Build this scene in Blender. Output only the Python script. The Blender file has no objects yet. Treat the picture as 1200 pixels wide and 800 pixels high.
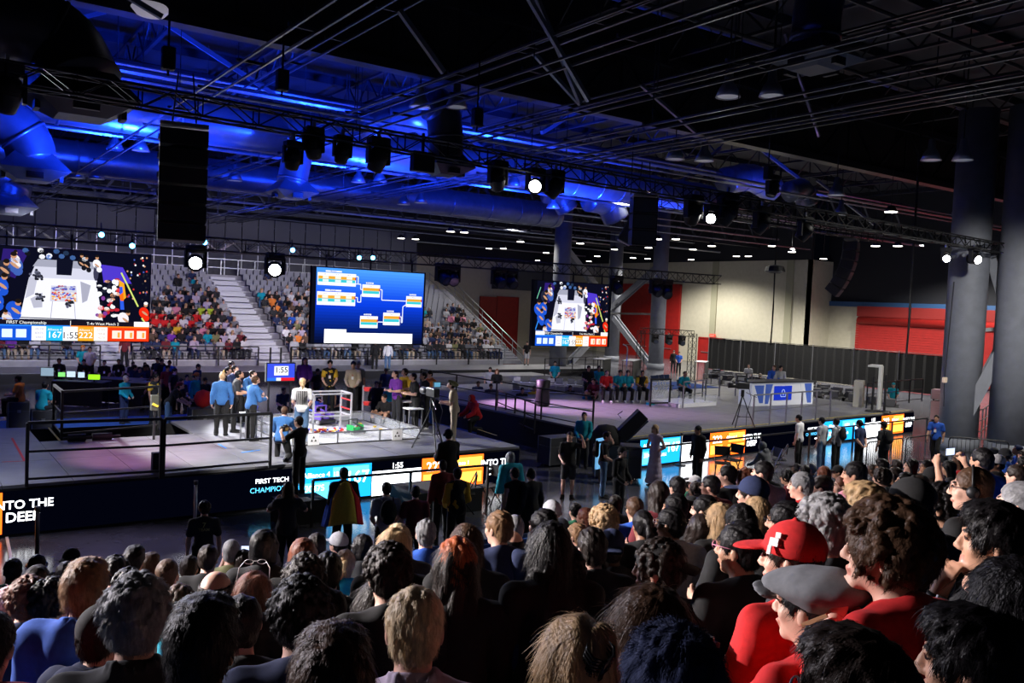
import bpy, bmesh, math, random
import numpy as np
from mathutils import Vector, Matrix, Euler
random.seed(7); RNG = np.random.default_rng(7)
S = bpy.context.scene
C = S.collection
# ---------------------------------------------------------------- camera
YAW, PIT, ROL = math.radians(34.8), math.radians(2.58), math.radians(2.58)
H = 4.9; FPX = 1000.0
Fv = Vector((math.sin(YAW)*math.cos(PIT), math.cos(YAW)*math.cos(PIT), -math.sin(PIT)))
R0 = Vector((math.cos(YAW), -math.sin(YAW), 0)); U0 = R0.cross(Fv)
Rv = R0*math.cos(ROL) + U0*math.sin(ROL); Uv = -R0*math.sin(ROL) + U0*math.cos(ROL)
cam = bpy.data.objects.new('camera', bpy.data.cameras.new('camera')); C.objects.link(cam)
cam.data.lens = 30; cam.data.sensor_width = 36; cam.data.clip_end = 400; cam.data.clip_start = .05
cam.matrix_world = Matrix(((Rv.x, Uv.x, -Fv.x, 0), (Rv.y, Uv.y, -Fv.y, 0), (Rv.z, Uv.z, -Fv.z, H), (0, 0, 0, 1)))
S.camera = cam
# survey helpers: a sight line read off a plan of the hall, cut with a real plane
def ray(x, y): return Fv + Rv*((x-600)/FPX) + Uv*((400-y)/FPX)
def at_z(x, y, z): r = ray(x, y); t = (z-H)/r.z; return Vector((0, 0, H)) + r*t
def at_y(x, y, Y): r = ray(x, y); return Vector((0, 0, H)) + r*(Y/r.y)
def at_x(x, y, X): r = ray(x, y); return Vector((0, 0, H)) + r*(X/r.x)
def at_d(x, y, d): return Vector((0, 0, H)) + ray(x, y)*d
# ---------------------------------------------------------------- world, exposure
W = bpy.data.worlds.new('hall_dark'); S.world = W; W.use_nodes = True
W.node_tree.nodes['Background'].inputs[0].default_value = (.10, .14, .30, 1)
W.node_tree.nodes['Background'].inputs[1].default_value = .006
S.view_settings.view_transform = 'Standard'; S.view_settings.look = 'None'
S.view_settings.gamma = 1; S.view_settings.exposure = 0; S.view_settings.use_curve_mapping = False
# ---------------------------------------------------------------- lights (the rig's fixtures, plus added spots)
def light(kind, loc, tgt, power, col, size=.2, ang=40, blend=.3):
    d = bpy.data.lights.new(kind.lower()+'_lamp', kind); o = bpy.data.objects.new(d.name, d); C.objects.link(o)
    o.location = loc; d.energy = power; d.color = col
    if kind == 'SPOT': d.spot_size = math.radians(ang); d.spot_blend = blend; d.shadow_soft_size = size
    if kind == 'AREA': d.shape = 'SQUARE'; d.size = size; d.spread = math.radians(ang)
    if kind == 'POINT': d.shadow_soft_size = size
    if tgt is not None: o.rotation_euler = (Vector(tgt)-Vector(loc)).to_track_quat('-Z', 'Y').to_euler()
    return o
BLUE = (.008, .05, 1.0)
# blue washes pointing up from the back truss and the stage truss into the roof
for x in (-12, -3, 6, 15, 24): light('SPOT', (x, 30.5, 7.3), (x+.5, 33, 14), 9500, BLUE, .3, 118, .6)
for x in (-4, 4, 12, 20): light('SPOT', (x, 24.5, 7.6), (x+1, 29, 14), 6500, BLUE, .3, 130, .6)
for x in (0, 14, 27): light('SPOT', (x, 44, 7.0), (x, 47, 14), 6500, BLUE, .3, 120, .7)
light('SPOT', (44, 30, 8.6), (50, 36, 14), 300, BLUE, .3, 150, .7)
light('SPOT', (30, 30.5, 7.6), (30.5, 31.5, 14), 4500, BLUE, .3, 95, .6); light('SPOT', (36, 27, 8.6), (36, 28, 14), 2600, BLUE, .3, 95, .6)
# white key lights: field and stage
KEY = (.95, .95, 1.0)
FC = Vector((9.2, 21.9, 1.0))
light('SPOT', (-1.0, 30.6, 6.0), FC+Vector((-2.2, -1.3, 0)), 16000, KEY, .12, 22, .4)
light('SPOT', (6.0, 30.6, 6.0), FC, 15000, KEY, .12, 34, .4)
light('SPOT', (11.5, 16.0, 7.8), FC+Vector((0, .6, 0)), 12000, (1, .96, .9), .12, 36, .4)
light('SPOT', (3.0, 16.0, 7.8), FC+Vector((-1.5, 0, 0)), 7000, (1, .95, .9), .12, 44, .4)
# fixtures that light the spectators from the front left
light('SPOT', (1.5, 15.9, 7.9), (2.6, 3.6, 3.2), 1500, (.86, .84, 1), .10, 52, .5)
light('SPOT', (-1.5, 30.6, 6.2), (3, 6, 2.6), 5000, (.82, .84, 1), .12, 40, .5)
light('SPOT', (-6.5, 13.0, 7.4), (6.0, 2.8, 2.9), 17000, (1, .90, .84), .10, 30, .5)
light('SPOT', (-6.5, 12.6, 7.4), (1.6, 5.0, 2.9), 7500, (.95, .88, .95), .10, 44, .5)
light('SPOT', (2.0, 15.8, 7.9), (13, 6.5, 2.2), 8000, (1, .90, .86), .10, 46, .5)
light('SPOT', (15, 15.8, 7.9), (12.5, 8.5, 2.0), 1500, (1, .93, .95), .12, 60, .5)
light('SPOT', (28, 15.8, 7.6), (25, 20, 0), 1400, (1, .98, 1), .12, 70, .5)
# pink wash on the left apron and on the right stage
light('SPOT', (1.5, 16.4, 8.0), (4.4, 21.2, 1), 4300, (1, .40, .72), .15, 26, .7)
light('SPOT', (15, 31, 6.2), (20.3, 25.8, 1), 17000, (.95, .50, .95), .15, 34, .7)
light('SPOT', (1, 16.4, 8.0), (-1, 21, 1), 1500, (.7, .75, 1), .15, 60, .7)
light('SPOT', (4.2, 16.3, 8.0), (2.9, 15.6, 0), 1500, (.72, .62, 1), .15, 46, .8)  # purple spot added to brighten the floor before the left banner
# grandstand wash
for x, c, p in ((3, (.9, .88, 1), 1), (13, (1, .90, .95), 1.1), (22, (.95, .92, 1), 1), (29, (1, .95, .9), .45)):
    light('SPOT', (x, 32.2, 6.6), (x+1.5, 57, 3.6), 9000*p, c, .4, 46, .7)
light('SPOT', (12, 40, 7.5), (12, 50.5, 1.5), 700, (.75, .45, 1), .3, 90, .7)
light('SPOT', (4.5, 24.6, 6.8), (5, 30.5, 0), 2600, (.8, .85, 1), .2, 34, .6)  # spot added to light the blue carpet behind the main stage
# crew area behind the stage
light('SPOT', (2, 31.2, 6.0), (5, 35, .5), 350, (.9, .75, .8), .2, 100, .7)
light('SPOT', (18, 31.2, 6.2), (23.5, 37, .5), 3200, (.9, .85, .9), .2, 100, .7)
light('SPOT', (22, 7, 10.2), (33, 17.5, 4.2), 6500, (1, .97, .92), .3, 34, .7)  # spot added to brighten the two big right columns
# house lights over the right hand side, several added to brighten walls and columns
for x, y, p in ((34, 26, 500), (27.5, 23, 350), (45, 27, 1100), (53, 40, 10000), (42, 38, 2600), (30, 33, 500), (57, 22, 9500), (59, 33, 7000), (55, 54, 9500), (44, 62, 3600), (37, 12, 3200), (25, 11, 3600), (36, 52, 2200)):
    light('SPOT', (x, y, 10.6), (x, y, 0), p, (1, .96, .88), .3, 140, .5)

# ---------------------------------------------------------------- materials
MATS = {}
def mat(name, col, rough=.6, metal=0, spec=.5, noise=0, nscale=8, bump=0, bscale=40, emit=None, estr=1, stretch=None, sheen=0, alpha=1, trans=0):
    if name in MATS: return MATS[name]
    m = bpy.data.materials.new(name); m.use_nodes = True; nt = m.node_tree; b = nt.nodes['Principled BSDF']
    b.inputs['Base Color'].default_value = (*col, 1); b.inputs['Roughness'].default_value = rough
    b.inputs['Metallic'].default_value = metal; b.inputs['Specular IOR Level'].default_value = spec
    if sheen: b.inputs['Sheen Weight'].default_value = sheen; b.inputs['Sheen Roughness'].default_value = .4
    if alpha < 1: b.inputs['Alpha'].default_value = alpha
    if trans: b.inputs['Transmission Weight'].default_value = trans
    if emit: b.inputs['Emission Color'].default_value = (*emit, 1); b.inputs['Emission Strength'].default_value = estr
    if noise or bump:
        tc = nt.nodes.new('ShaderNodeTexCoord'); mp = nt.nodes.new('ShaderNodeMapping')
        nt.links.new(tc.outputs['Object'], mp.inputs[0])
        if stretch: mp.inputs['Scale'].default_value = stretch
    if noise:
        n = nt.nodes.new('ShaderNodeTexNoise'); n.inputs['Scale'].default_value = nscale; n.inputs['Detail'].default_value = 4
        nt.links.new(mp.outputs[0], n.inputs['Vector'])
        r = nt.nodes.new('ShaderNodeValToRGB'); r.color_ramp.elements[0].position = .3; r.color_ramp.elements[1].position = .7
        r.color_ramp.elements[0].color = (*[c*(1-noise) for c in col], 1); r.color_ramp.elements[1].color = (*[min(1, c*(1+noise)) for c in col], 1)
        nt.links.new(n.outputs[0], r.inputs[0]); nt.links.new(r.outputs[0], b.inputs['Base Color'])
    if bump:
        n2 = nt.nodes.new('ShaderNodeTexNoise'); n2.inputs['Scale'].default_value = bscale; n2.inputs['Detail'].default_value = 3
        nt.links.new(mp.outputs[0], n2.inputs['Vector'])
        bp = nt.nodes.new('ShaderNodeBump'); bp.inputs['Strength'].default_value = bump; bp.inputs['Distance'].default_value = .01
        nt.links.new(n2.outputs[0], bp.inputs['Height']); nt.links.new(bp.outputs[0], b.inputs['Normal'])
    MATS[name] = m; return m
def glow(name, col, s=1.0):
    if name in MATS: return MATS[name]
    m = bpy.data.materials.new(name); m.use_nodes = True; nt = m.node_tree
    for n in list(nt.nodes): nt.nodes.remove(n)
    e = nt.nodes.new('ShaderNodeEmission'); e.inputs[0].default_value = (*col, 1); e.inputs[1].default_value = s
    o = nt.nodes.new('ShaderNodeOutputMaterial'); nt.links.new(e.outputs[0], o.inputs[0]); MATS[name] = m; return m
BLACK = mat('black_metal', (.012, .012, .014), .5, .3)
BLKCLOTH = mat('black_drape', (.003, .003, .0035), .9, noise=.5, nscale=6)
STEEL = mat('grey_steel', (.35, .36, .38), .4, .8)
WHITE = mat('white_plastic', (.75, .75, .77), .4)
ALU = mat('aluminium', (.6, .6, .62), .35, .9)
# ---------------------------------------------------------------- mesh collector
class MB:
    def __init__(s): s.v = []; s.f = []; s.m = []; s.ci = 0
    def add(s, vs, fs):
        n = len(s.v); s.v += [tuple(v) for v in vs]; s.f += [tuple(i+n for i in f) for f in fs]; s.m += [s.ci]*len(fs); return s
    def box(s, c, d, rz=0, M=None):
        x, y, z = d[0]/2, d[1]/2, d[2]/2
        vs = [Vector((sx*x, sy*y, sz*z)) for sz in (-1, 1) for sy in (-1, 1) for sx in (-1, 1)]
        if M is None: M = Matrix.Rotation(rz, 3, 'Z')
        c = Vector(c); return s.add([M@v+c for v in vs], [(0, 2, 3, 1), (4, 5, 7, 6), (0, 1, 5, 4), (2, 6, 7, 3), (0, 4, 6, 2), (1, 3, 7, 5)])
    def span(s, a, b):  # box from corner to corner
        a, b = Vector(a), Vector(b); return s.box((a+b)/2, [abs(q) for q in (b-a)])
    def bar(s, a, b, w, h=None):  # square bar between two points
        a, b = Vector(a), Vector(b); d = b-a; h = h or w
        if d.length < 1e-6: return s
        q = d.to_track_quat('Z', 'Y').to_matrix()
        if abs(d.normalized().z) < .9:
            zx = d.normalized(); yy = Vector((0, 0, 1)).cross(zx).normalized(); xx = zx.cross(yy)
            q = Matrix((yy, xx, zx)).transposed()
        return s.box((a+b)/2, (w, h, d.length), M=q)
    def tube(s, a, b, r, r2=None, n=10, caps=True):
        a, b = Vector(a), Vector(b); r2 = r if r2 is None else r2; q = (b-a).to_track_quat('Z', 'Y').to_matrix()
        vs = [a+q@Vector((math.cos(t)*r, math.sin(t)*r, 0)) for t in [2*math.pi*i/n for i in range(n)]]
        vs += [b+q@Vector((math.cos(t)*r2, math.sin(t)*r2, 0)) for t in [2*math.pi*i/n for i in range(n)]]
        fs = [(i, (i+1) % n, n+(i+1) % n, n+i) for i in range(n)]
        if caps: fs += [tuple(range(n-1, -1, -1)), tuple(range(n, 2*n))]
        return s.add(vs, fs)
    def path(s, pts, r, n=8):
        pts = [Vector(p) for p in pts]; rings = []
        for i, p in enumerate(pts):
            d = (pts[min(i+1, len(pts)-1)]-pts[max(i-1, 0)]); q = d.to_track_quat('Z', 'Y').to_matrix()
            rr = r[i] if isinstance(r, (list, tuple)) else r
            rings.append([p+q@Vector((math.cos(t)*rr, math.sin(t)*rr, 0)) for t in [2*math.pi*k/n for k in range(n)]])
        vs = [v for g in rings for v in g]; fs = []
        for i in range(len(pts)-1):
            for k in range(n): fs.append((i*n+k, i*n+(k+1) % n, (i+1)*n+(k+1) % n, (i+1)*n+k))
        fs += [tuple(range(n-1, -1, -1)), tuple(range((len(pts)-1)*n, len(pts)*n))]
        return s.add(vs, fs)
    def lathe(s, prof, c=(0, 0, 0), n=16, M=None):
        c = Vector(c); M = M or Matrix.Identity(3); vs = []; fs = []
        for r, z in prof:
            for k in range(n): t = 2*math.pi*k/n; vs.append(c+M@Vector((r*math.cos(t), r*math.sin(t), z)))
        for i in range(len(prof)-1):
            for k in range(n): fs.append((i*n+k, i*n+(k+1) % n, (i+1)*n+(k+1) % n, (i+1)*n+k))
        return s.add(vs, fs)
    def prism(s, pts, z0, z1):
        n = len(pts); vs = [(x, y, z0) for x, y in pts]+[(x, y, z1) for x, y in pts]
        return s.add(vs, [tuple(range(n-1, -1, -1)), tuple(range(n, 2*n))]+[(i, (i+1) % n, n+(i+1) % n, n+i) for i in range(n)])
    def mesh(s, name, smooth=False):
        me = bpy.data.meshes.new(name); me.from_pydata(s.v, [], s.f)
        if any(s.m): me.polygons.foreach_set('material_index', s.m)
        if smooth: me.polygons.foreach_set('use_smooth', [True]*len(s.f))
        return me
    def build(s, name, m, parent=None, smooth=False, loc=None, bevel=0):
        me = s.mesh(name, smooth)
        for q in (m if isinstance(m, (list, tuple)) else [m]): me.materials.append(q)
        o = link(name, me, parent)
        if loc is not None: o.location = loc
        if bevel:
            b = o.modifiers.new('bevel', 'BEVEL'); b.width = bevel; b.segments = 2; b.limit_method = 'ANGLE'
        return o
def link(name, me, parent=None):
    o = bpy.data.objects.new(name, me); C.objects.link(o)
    if parent: o.parent = parent
    return o
def tag(o, label=None, cat=None, group=None, kind=None):
    if label: o['label'] = label
    if cat: o['category'] = cat
    if group: o['group'] = group
    if kind: o['kind'] = kind
    return o
def thing(name, label, cat, loc=(0, 0, 0), rz=0, group=None):
    o = bpy.data.objects.new(name, None); C.objects.link(o); o.location = loc; o.rotation_euler = (0, 0, rz); o.empty_display_size = .1
    return tag(o, label, cat, group)
def struct(name, mb, m, parent=None, smooth=False):
    o = mb.build(name, m, parent, smooth)
    if not parent: o['kind'] = 'structure'
    return o
def dup(root, loc=None, rz=None, label=None, group=None, scale=None):
    r = root.copy(); C.objects.link(r)
    if loc is not None: r.location = loc
    if rz is not None: r.rotation_euler = (0, 0, rz)
    if scale: r.scale = (scale,)*3
    if label: r['label'] = label
    if group: r['group'] = group
    for ch in root.children:
        c = ch.copy(); C.objects.link(c); c.parent = r; c.matrix_parent_inverse = ch.matrix_parent_inverse
        for g in ch.children:
            d = g.copy(); C.objects.link(d); d.parent = c
    return r
_TC = {}
def text_mesh(txt, size=1, bold=0, extrude=0, align='CENTER'):
    k = (txt, bold, extrude, align)
    if k not in _TC:
        cu = bpy.data.curves.new('t', 'FONT'); cu.body = txt; cu.align_x = align; cu.align_y = 'CENTER'; cu.offset = bold; cu.extrude = extrude; cu.resolution_u = 3
        o = bpy.data.objects.new('t', cu); C.objects.link(o); bpy.context.view_layer.update()
        me = bpy.data.meshes.new_from_object(o.evaluated_get(bpy.context.evaluated_depsgraph_get()))
        bpy.data.objects.remove(o); bpy.data.curves.remove(cu)
        vs = [v.co.copy() for v in me.vertices]; fs = [tuple(p.vertices) for p in me.polygons]; bpy.data.meshes.remove(me); _TC[k] = (vs, fs)
    return _TC[k]
def text_to(mb, txt, org, ux, uy, size, bold=0, align='CENTER', lift=0):
    vs, fs = text_mesh(txt, 1, bold, 0, align); org, ux, uy = Vector(org), Vector(ux), Vector(uy); n = ux.cross(uy).normalized()
    mb.add([org+ux*(v.x*size)+uy*(v.y*size)+n*lift for v in vs], fs)
# ================================================================ the hall
FLOORM = mat('polished_concrete', (.10, .10, .12), .17, noise=.35, nscale=.9, bump=.08, bscale=5)
WALLM = mat('cream_wall', (.46, .43, .33), .85, noise=.05, nscale=3)
ROOFM = mat('roof_deck', (.020, .024, .034), .75, noise=.3, nscale=1)
STRM = mat('roof_steel', (.026, .03, .042), .55, .3)
REDM = mat('red_door_paint', (.30, .009, .007), .55, noise=.12, nscale=3)
COLM = mat('column_grey', (.16, .17, .20), .65, noise=.1, nscale=3)
RX, BY, LX, FY, TOPZ = 62.0, 78.0, -22.0, -6.0, 15.5
struct('floor', MB().span((LX, FY, -.2), (RX+8, BY, 0)), FLOORM)
struct('ceiling', MB().span((LX, FY, TOPZ), (RX+8, BY, TOPZ+.3)), ROOFM)
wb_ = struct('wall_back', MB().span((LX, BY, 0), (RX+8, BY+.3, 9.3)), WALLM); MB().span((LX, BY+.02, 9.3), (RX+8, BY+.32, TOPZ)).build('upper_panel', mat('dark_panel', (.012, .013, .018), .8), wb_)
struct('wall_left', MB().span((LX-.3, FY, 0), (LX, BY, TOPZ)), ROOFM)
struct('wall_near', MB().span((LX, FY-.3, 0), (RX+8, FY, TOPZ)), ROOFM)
# right wall: cream up to z 9.6 until the recess, then the dark upper part over the red shutter
yc = at_x(948, 350, RX).y; ye = at_x(1006, 390, RX+3).y
w = struct('wall_right', MB().span((RX, yc, 0), (RX+.3, BY, 9.7)), WALLM)
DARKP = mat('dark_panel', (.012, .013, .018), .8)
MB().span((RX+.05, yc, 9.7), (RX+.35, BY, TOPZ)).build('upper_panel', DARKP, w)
for k in range(5):
    y = yc+2+k*8.5; MB().span((RX-.12, y-.35, 0), (RX, y+.35, 9.7)).build('pilaster', mat('pilaster', (.30, .29, .20), .85), w)
RW = RX+3
w2 = struct('wall_recess', MB().span((RW, ye, 0), (RW+.3, yc+.5, 6.2)).span((RX, yc, 0), (RW+.3, yc+.3, 9.7)), WALLM)
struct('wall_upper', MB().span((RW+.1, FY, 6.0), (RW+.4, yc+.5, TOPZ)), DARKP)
MB().span((RW-.15, FY, 5.9), (RW+.1, yc, 6.3)).build('blue_band', mat('blue_band', (.03, .09, .22), .5), w2)
struct('wall_shutter', MB().span((RW+.1, FY, 0), (RW+.3, ye, 6.0)), REDM)
sh = thing('roller_shutter', 'long red roller shutter with a round drum box along the right wall', 'shutter', (RW-.4, 10, 0))
MB().tube((0, ye-10-.2, 4.75), (0, -12, 4.75), .33, n=20).build('drum', REDM, sh, True)
MB().span((-.02, ye-10, 5.1), (.08, -12, 5.95)).build('header', mat('dark_red_mesh', (.22, .012, .01), .8), sh)
for k in range(22): MB().span((-.03, ye-10, .2+k*.2), (.1, -12, .385+k*.2)).build('slat', REDM, sh)
def door_panel(name, label, X, ya, yb, z0, z1, m=REDM, frame=True):
    d = thing(name, label, 'door', (X, (ya+yb)/2, z0)); h = abs(yb-ya)/2; z = z1-z0
    MB().span((-.06, -h, 0), (.06, -.03, z)).build('leaf', m, d); MB().span((-.06, .03, 0), (.06, h, z)).build('leaf', m, d)
    fr = MB(); fr.span((-.12, -h-.12, 0), (.1, -h, z+.12)).span((-.12, h, 0), (.1, h+.12, z+.12)).span((-.12, -h-.12, z), (.1, h+.12, z+.12)); fr.build('frame', m, d)
    MB().bar((-.1, -h*.8, 1.05), (-.1, -.2, 1.05), .06).build('push_bar', ALU, d); MB().bar((-.1, h*.8, 1.05), (-.1, .2, 1.05), .06).build('push_bar', ALU, d)
    return d
a, b = at_x(821, 400, RX-.1).y, at_x(849, 400, RX-.1).y; door_panel('fire_door', 'small red double fire door left of the black curtain line', RX-.2, b, a, 0, at_x(835, 397, RX).z)
a, b = at_x(730, 380, RX-.1).y, at_x(796, 380, RX-.1).y; d = door_panel('loading_door', 'tall red loading door behind the two grey columns', RX-.2, b, a, 0, at_x(760, 334, RX).z)
es = thing('exit_sign', 'small red exit sign above the red double fire door', 'sign', at_x(835, 393, RX-.2)); MB().box((0, 0, 0), (.08, .7, .3)).build('housing', mat('red_sign', (.6, .03, .02), .5, emit=(1, .1, .05), estr=.5), es)
m = MB(); text_to(m, 'EXIT', (-.05, 0, -.02), (0, -1, 0), (0, 0, 1), .26, .01); m.build('lettering', glow('exit_letters', (1, .5, .4), 1.2), es)
# back wall red doors beyond the grandstand
for x0, x1, y0, y1, nm, lb in ((562, 581, 348, 385, 'back_door', 'red door leaf beside the grandstand rail'), (582, 606, 348, 385, 'back_door', 'wider red door leaf on the far back wall')):
    A, B = at_y(x0, y0, BY-.1), at_y(x1, y1, BY-.1); d = thing(nm, lb, 'door', ((A.x+B.x)/2, BY-.1, 0)); h = (B.x-A.x)/2-.06
    MB().span((-h, -.1, 0), (h, 0, A.z)).build('leaf', REDM, d); MB().span((-h, -.13, A.z*.55), (h, -.1, A.z*.6)).build('rail', REDM, d)
    fr = MB(); [fr.span((s*h-.05, -.16, 0), (s*h+.05, .02, A.z+.1)) for s in (-1, 1)]; fr.span((-h, -.16, A.z), (h, .02, A.z+.1)); fr.build('frame', mat('dark_red', (.28, .012, .01), .5), d)
A = at_y(600, 335, BY-1); m = MB().span((A.x-2, BY-1.2, A.z-.4), (A.x+6, BY, A.z+1.8)); o = m.build('vent_grille', mat('vent_dark', (.03, .035, .05), .6), None); tag(o, 'dark boxed ventilation unit above the red back doors', 'vent')
# columns with their braces
def column(px, base_y, d, r, label):
    P = at_d(px, base_y, d); o = thing('column', label, 'column', (P.x, P.y, 0))
    MB().tube((0, 0, 0), (0, 0, 13), r, n=28).build('shaft', COLM, o, True)
    MB().tube((0, 0, 0), (0, 0, .5), r+.08, n=28).build('base_collar', COLM, o, True); return o
cA = column(653, 430, 62, .62, 'grey round column standing left of the small side screen')
cB = column(716, 425, 78, .62, 'grey round column at the right edge of the side screen')
cC = column(768, 430, 70, .62, 'pale grey round column in front of the tall red loading door')
cD = column(1124, 480, 33, .70, 'big grey round column with an electrical box, right of the desk stage')
cE = column(1186, 480, 32, .77, 'big grey round column at the right edge of the picture')
def brace(a, b, label, w=.5, m=None):
    o = thing('diagonal_brace', label, 'brace', tuple(a)); a, b = Vector(a), Vector(b); d = b-a; n = Vector((0, 0, 1)).cross(d).normalized()*w*.36
    MB().bar((0, 0, 0), d, .06, w*.6).build('web', COLM, o); MB().bar(n, d+n, .05, w).build('flange', COLM, o); MB().bar(-n, d-n, .05, w).build('flange', COLM, o); return o
def cp(c, z, dz=0): return Vector((c.location.x, c.location.y, z))
brace(at_d(716, 362, 77), at_d(778, 306, 70.5), 'steel diagonal brace rising from the screen column to the pale column')
brace(at_d(720, 372, 77), at_d(764, 430, 70.5), 'dark steel diagonal brace falling to the foot of the pale column')
brace(at_d(666, 296, 62.5), at_d(712, 352, 76), 'steel diagonal brace falling right from the column above the side screen')
brace(at_d(668, 424, 62), at_d(712, 378, 76), 'steel diagonal brace rising below the side screen')
brace(at_d(1186, 386, 32), at_d(1131, 487, 32.6), 'pale steel diagonal brace leaning between the two big right columns', .45)
brace(at_d(1162, 300, 32.5), at_d(1186, 384, 32), 'steel diagonal brace high beside the right edge column', .35)
o = thing('tie_beam', 'thin horizontal tie between the screen column and the pale column', 'beam', at_d(716, 367, 77)); MB().bar((0, 0, 0), at_d(766, 368, 70.5)-at_d(716, 367, 77), .15).build('bar', STEEL, o)
o = thing('tie_beam', 'horizontal steel tie between the two big right columns', 'beam', at_d(1138, 387, 33)); MB().bar((0, 0, 0), at_d(1200, 384, 32)-at_d(1138, 387, 33), .14).build('bar', STEEL, o)
o = thing('junction_box', 'pale electrical box fixed on the big right column', 'box', at_d(1107, 445, 32.1)); MB().box((0, 0, 0), (.14, .14, .2)).build('case', mat('cream_box', (.7, .55, .42), .5), o, bevel=.01)
MB().tube((0, 0, .1), at_d(1118, 330, 32.2)-at_d(1107, 445, 32.1), .02).build('conduit', BLACK, o); MB().tube((0, 0, -.1), at_d(1106, 476, 32.1)-at_d(1107, 445, 32.1), .015).build('conduit', BLACK, o)
# ---------------------------------------------------------------- roof steel
def lattice_girder(name, label, a, b, depth, w, chord, bay, m=STRM, stuff=True):
    """planar pair of chords with diagonals; axis a->b along the bottom chord"""
    a, b = Vector(a), Vector(b); o = thing(name, label, 'girder', tuple(a)); d = b-a; L = d.length; u = d/L; up = Vector((0, 0, depth))
    MB().bar((0, 0, 0), d, w, chord).build('bottom_chord', m, o); MB().bar(up, d+up, w, chord).build('top_chord', m, o)
    n = int(L/bay); s = MB()
    for i in range(n):
        p = u*(i*L/n); q = u*((i+.5)*L/n); r = u*((i+1)*L/n); s.bar(p, q+up, chord*.55); s.bar(q+up, r, chord*.55); s.bar(q, q+up, chord*.4)
    q = s.build('lattice', m, o); q['kind'] = 'stuff'; return o
mg = lattice_girder('main_girder', 'deep black roof girder crossing the picture above the stage', (LX, 22.8, 11.6), (RX, 22.8, 11.6), 2.2, .5, .28, 4.4, mat('girder_black', (.02, .022, .03), .4, .4)); MB().span((0, -.03, -.05), (RX-LX, .03, 3.8)).build('web_blackout_plate', mat('web_blackout', (.008, .008, .01), .7), mg)  # web plate added up to the roof, blacking out everything behind it
lattice_girder('roof_girder', 'roof girder lit blue behind the main girder', (LX, 37, 11.2), (RX, 37, 11.2), 2.4, .4, .3, 4)
lattice_girder('roof_girder', 'far roof girder above the grandstand front', (LX, 51, 11.0), (RX, 51, 11.0), 2.6, .4, .3, 4)
lattice_girder('roof_girder', 'near roof girder high over the spectators', (LX, 9.5, 12.4), (RX, 9.5, 12.4), 2.0, .4, .25, 4)
lattice_girder('roof_girder', 'farthest roof girder over the back rows', (LX, 65, 11.0), (RX, 65, 11.0), 2.6, .4, .3, 4)
for k, x in enumerate(range(-18, 62, 5)):
    lattice_girder('roof_joist', 'steel roof joist running away from the camera, one of the evenly spaced ones', (x, FY, 13.9), (x, BY, 13.9), 1.1, .14, .1, 2.2).__setitem__('group', 'roof joists under the roof deck')
for k, y in enumerate(range(-4, 76, 4)):
    o = MB().span((LX, y-.06, 15.15), (RX, y+.06, 15.495)).build('purlin', STRM); tag(o, 'roof purlin beam across the hall above the joists', 'beam', 'roof purlins')
# paired strut channels / pipes running along Y: pale lit lines
k = 0
for (x0, y0, x1, y1, z) in ((560, 82, 700, 28, 11.2), (386, 52, 480, 0, 11.4), (630, 135, 790, 78, 11.2), (100, 200, 195, 128, 9.6), (0+250, 210, 345, 150, 9.8), (400, 140, 490, 105, 10.3), (860, 152, 1195, 92, 9.6), (1012, 50, 1195, 5, 10), (690, 190, 860, 170, 9.8), (440, 215, 560, 185, 9.2)):
    A = at_z(x0, y0, z); o = thing('service_channel', 'pair of thin service rails under the roof, %s' % (
        'above the main girder in the middle', 'upper left of the middle', 'just below the first pair in the middle', 'crossing the blue duct at the left', 'left of the hanging moving lights', 'beside the curved blue duct', 'long pair in the dark upper right', 'highest pair in the upper right corner', 'right of the centre spotlight', 'low pair under the moving lights')[k].replace('%s', ''), 'rail', (A.x, 0, z)); k += 1
    for dx in (-.22, .22): MB().bar((dx, 4, 0), (dx, 74, 0), .045, .05).build('rail', mat('dull_rail', (.12, .125, .15), .35, .7), o)
    m = MB(); [m.bar((-.3, y, .05), (.3, y, .05), .06) for y in range(3, 74, 3)]; [m.bar((0, y, .05), (0, y, 13.9-z), .02) for y in range(6, 74, 9)]; m.build('hanger', STRM, o)['kind'] = 'stuff'
# high-bay lamps
def bell(mb, c, s=1.0):
    mb.lathe([(.0, .62*s), (.09*s, .6*s), (.11*s, .35*s), (.2*s, .22*s), (.29*s, 0), (.27*s, 0), (.18*s, .18*s), (0, .2*s)], c, 14)
LAMPM = mat('lamp_shade', (.30, .32, .38), .35, .7)
def bay_lamp(p, label, on, group=None):
    o = thing('high_bay_lamp', label, 'lamp', p, 0, group)
    m = MB(); bell(m, (0, 0, 0), 1.15); m.build('shade', LAMPM, o, True)
    MB().tube((0, 0, .68), (0, 0, .68+max(.3, 14.8-p[2])), .02, n=5).build('stem', BLACK, o)
    MB().lathe([(0, .02), (.28, .02)], (0, 0, 0), 14).build('lens', glow('bay_on', (1, .96, .88), 6) if on else mat('bay_faint_glow', (.6, .62, .66), .3, .2, emit=(.7, .75, .9), estr=.10), o); return o  # lenses not switched on still carry a faint glow in their material
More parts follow.
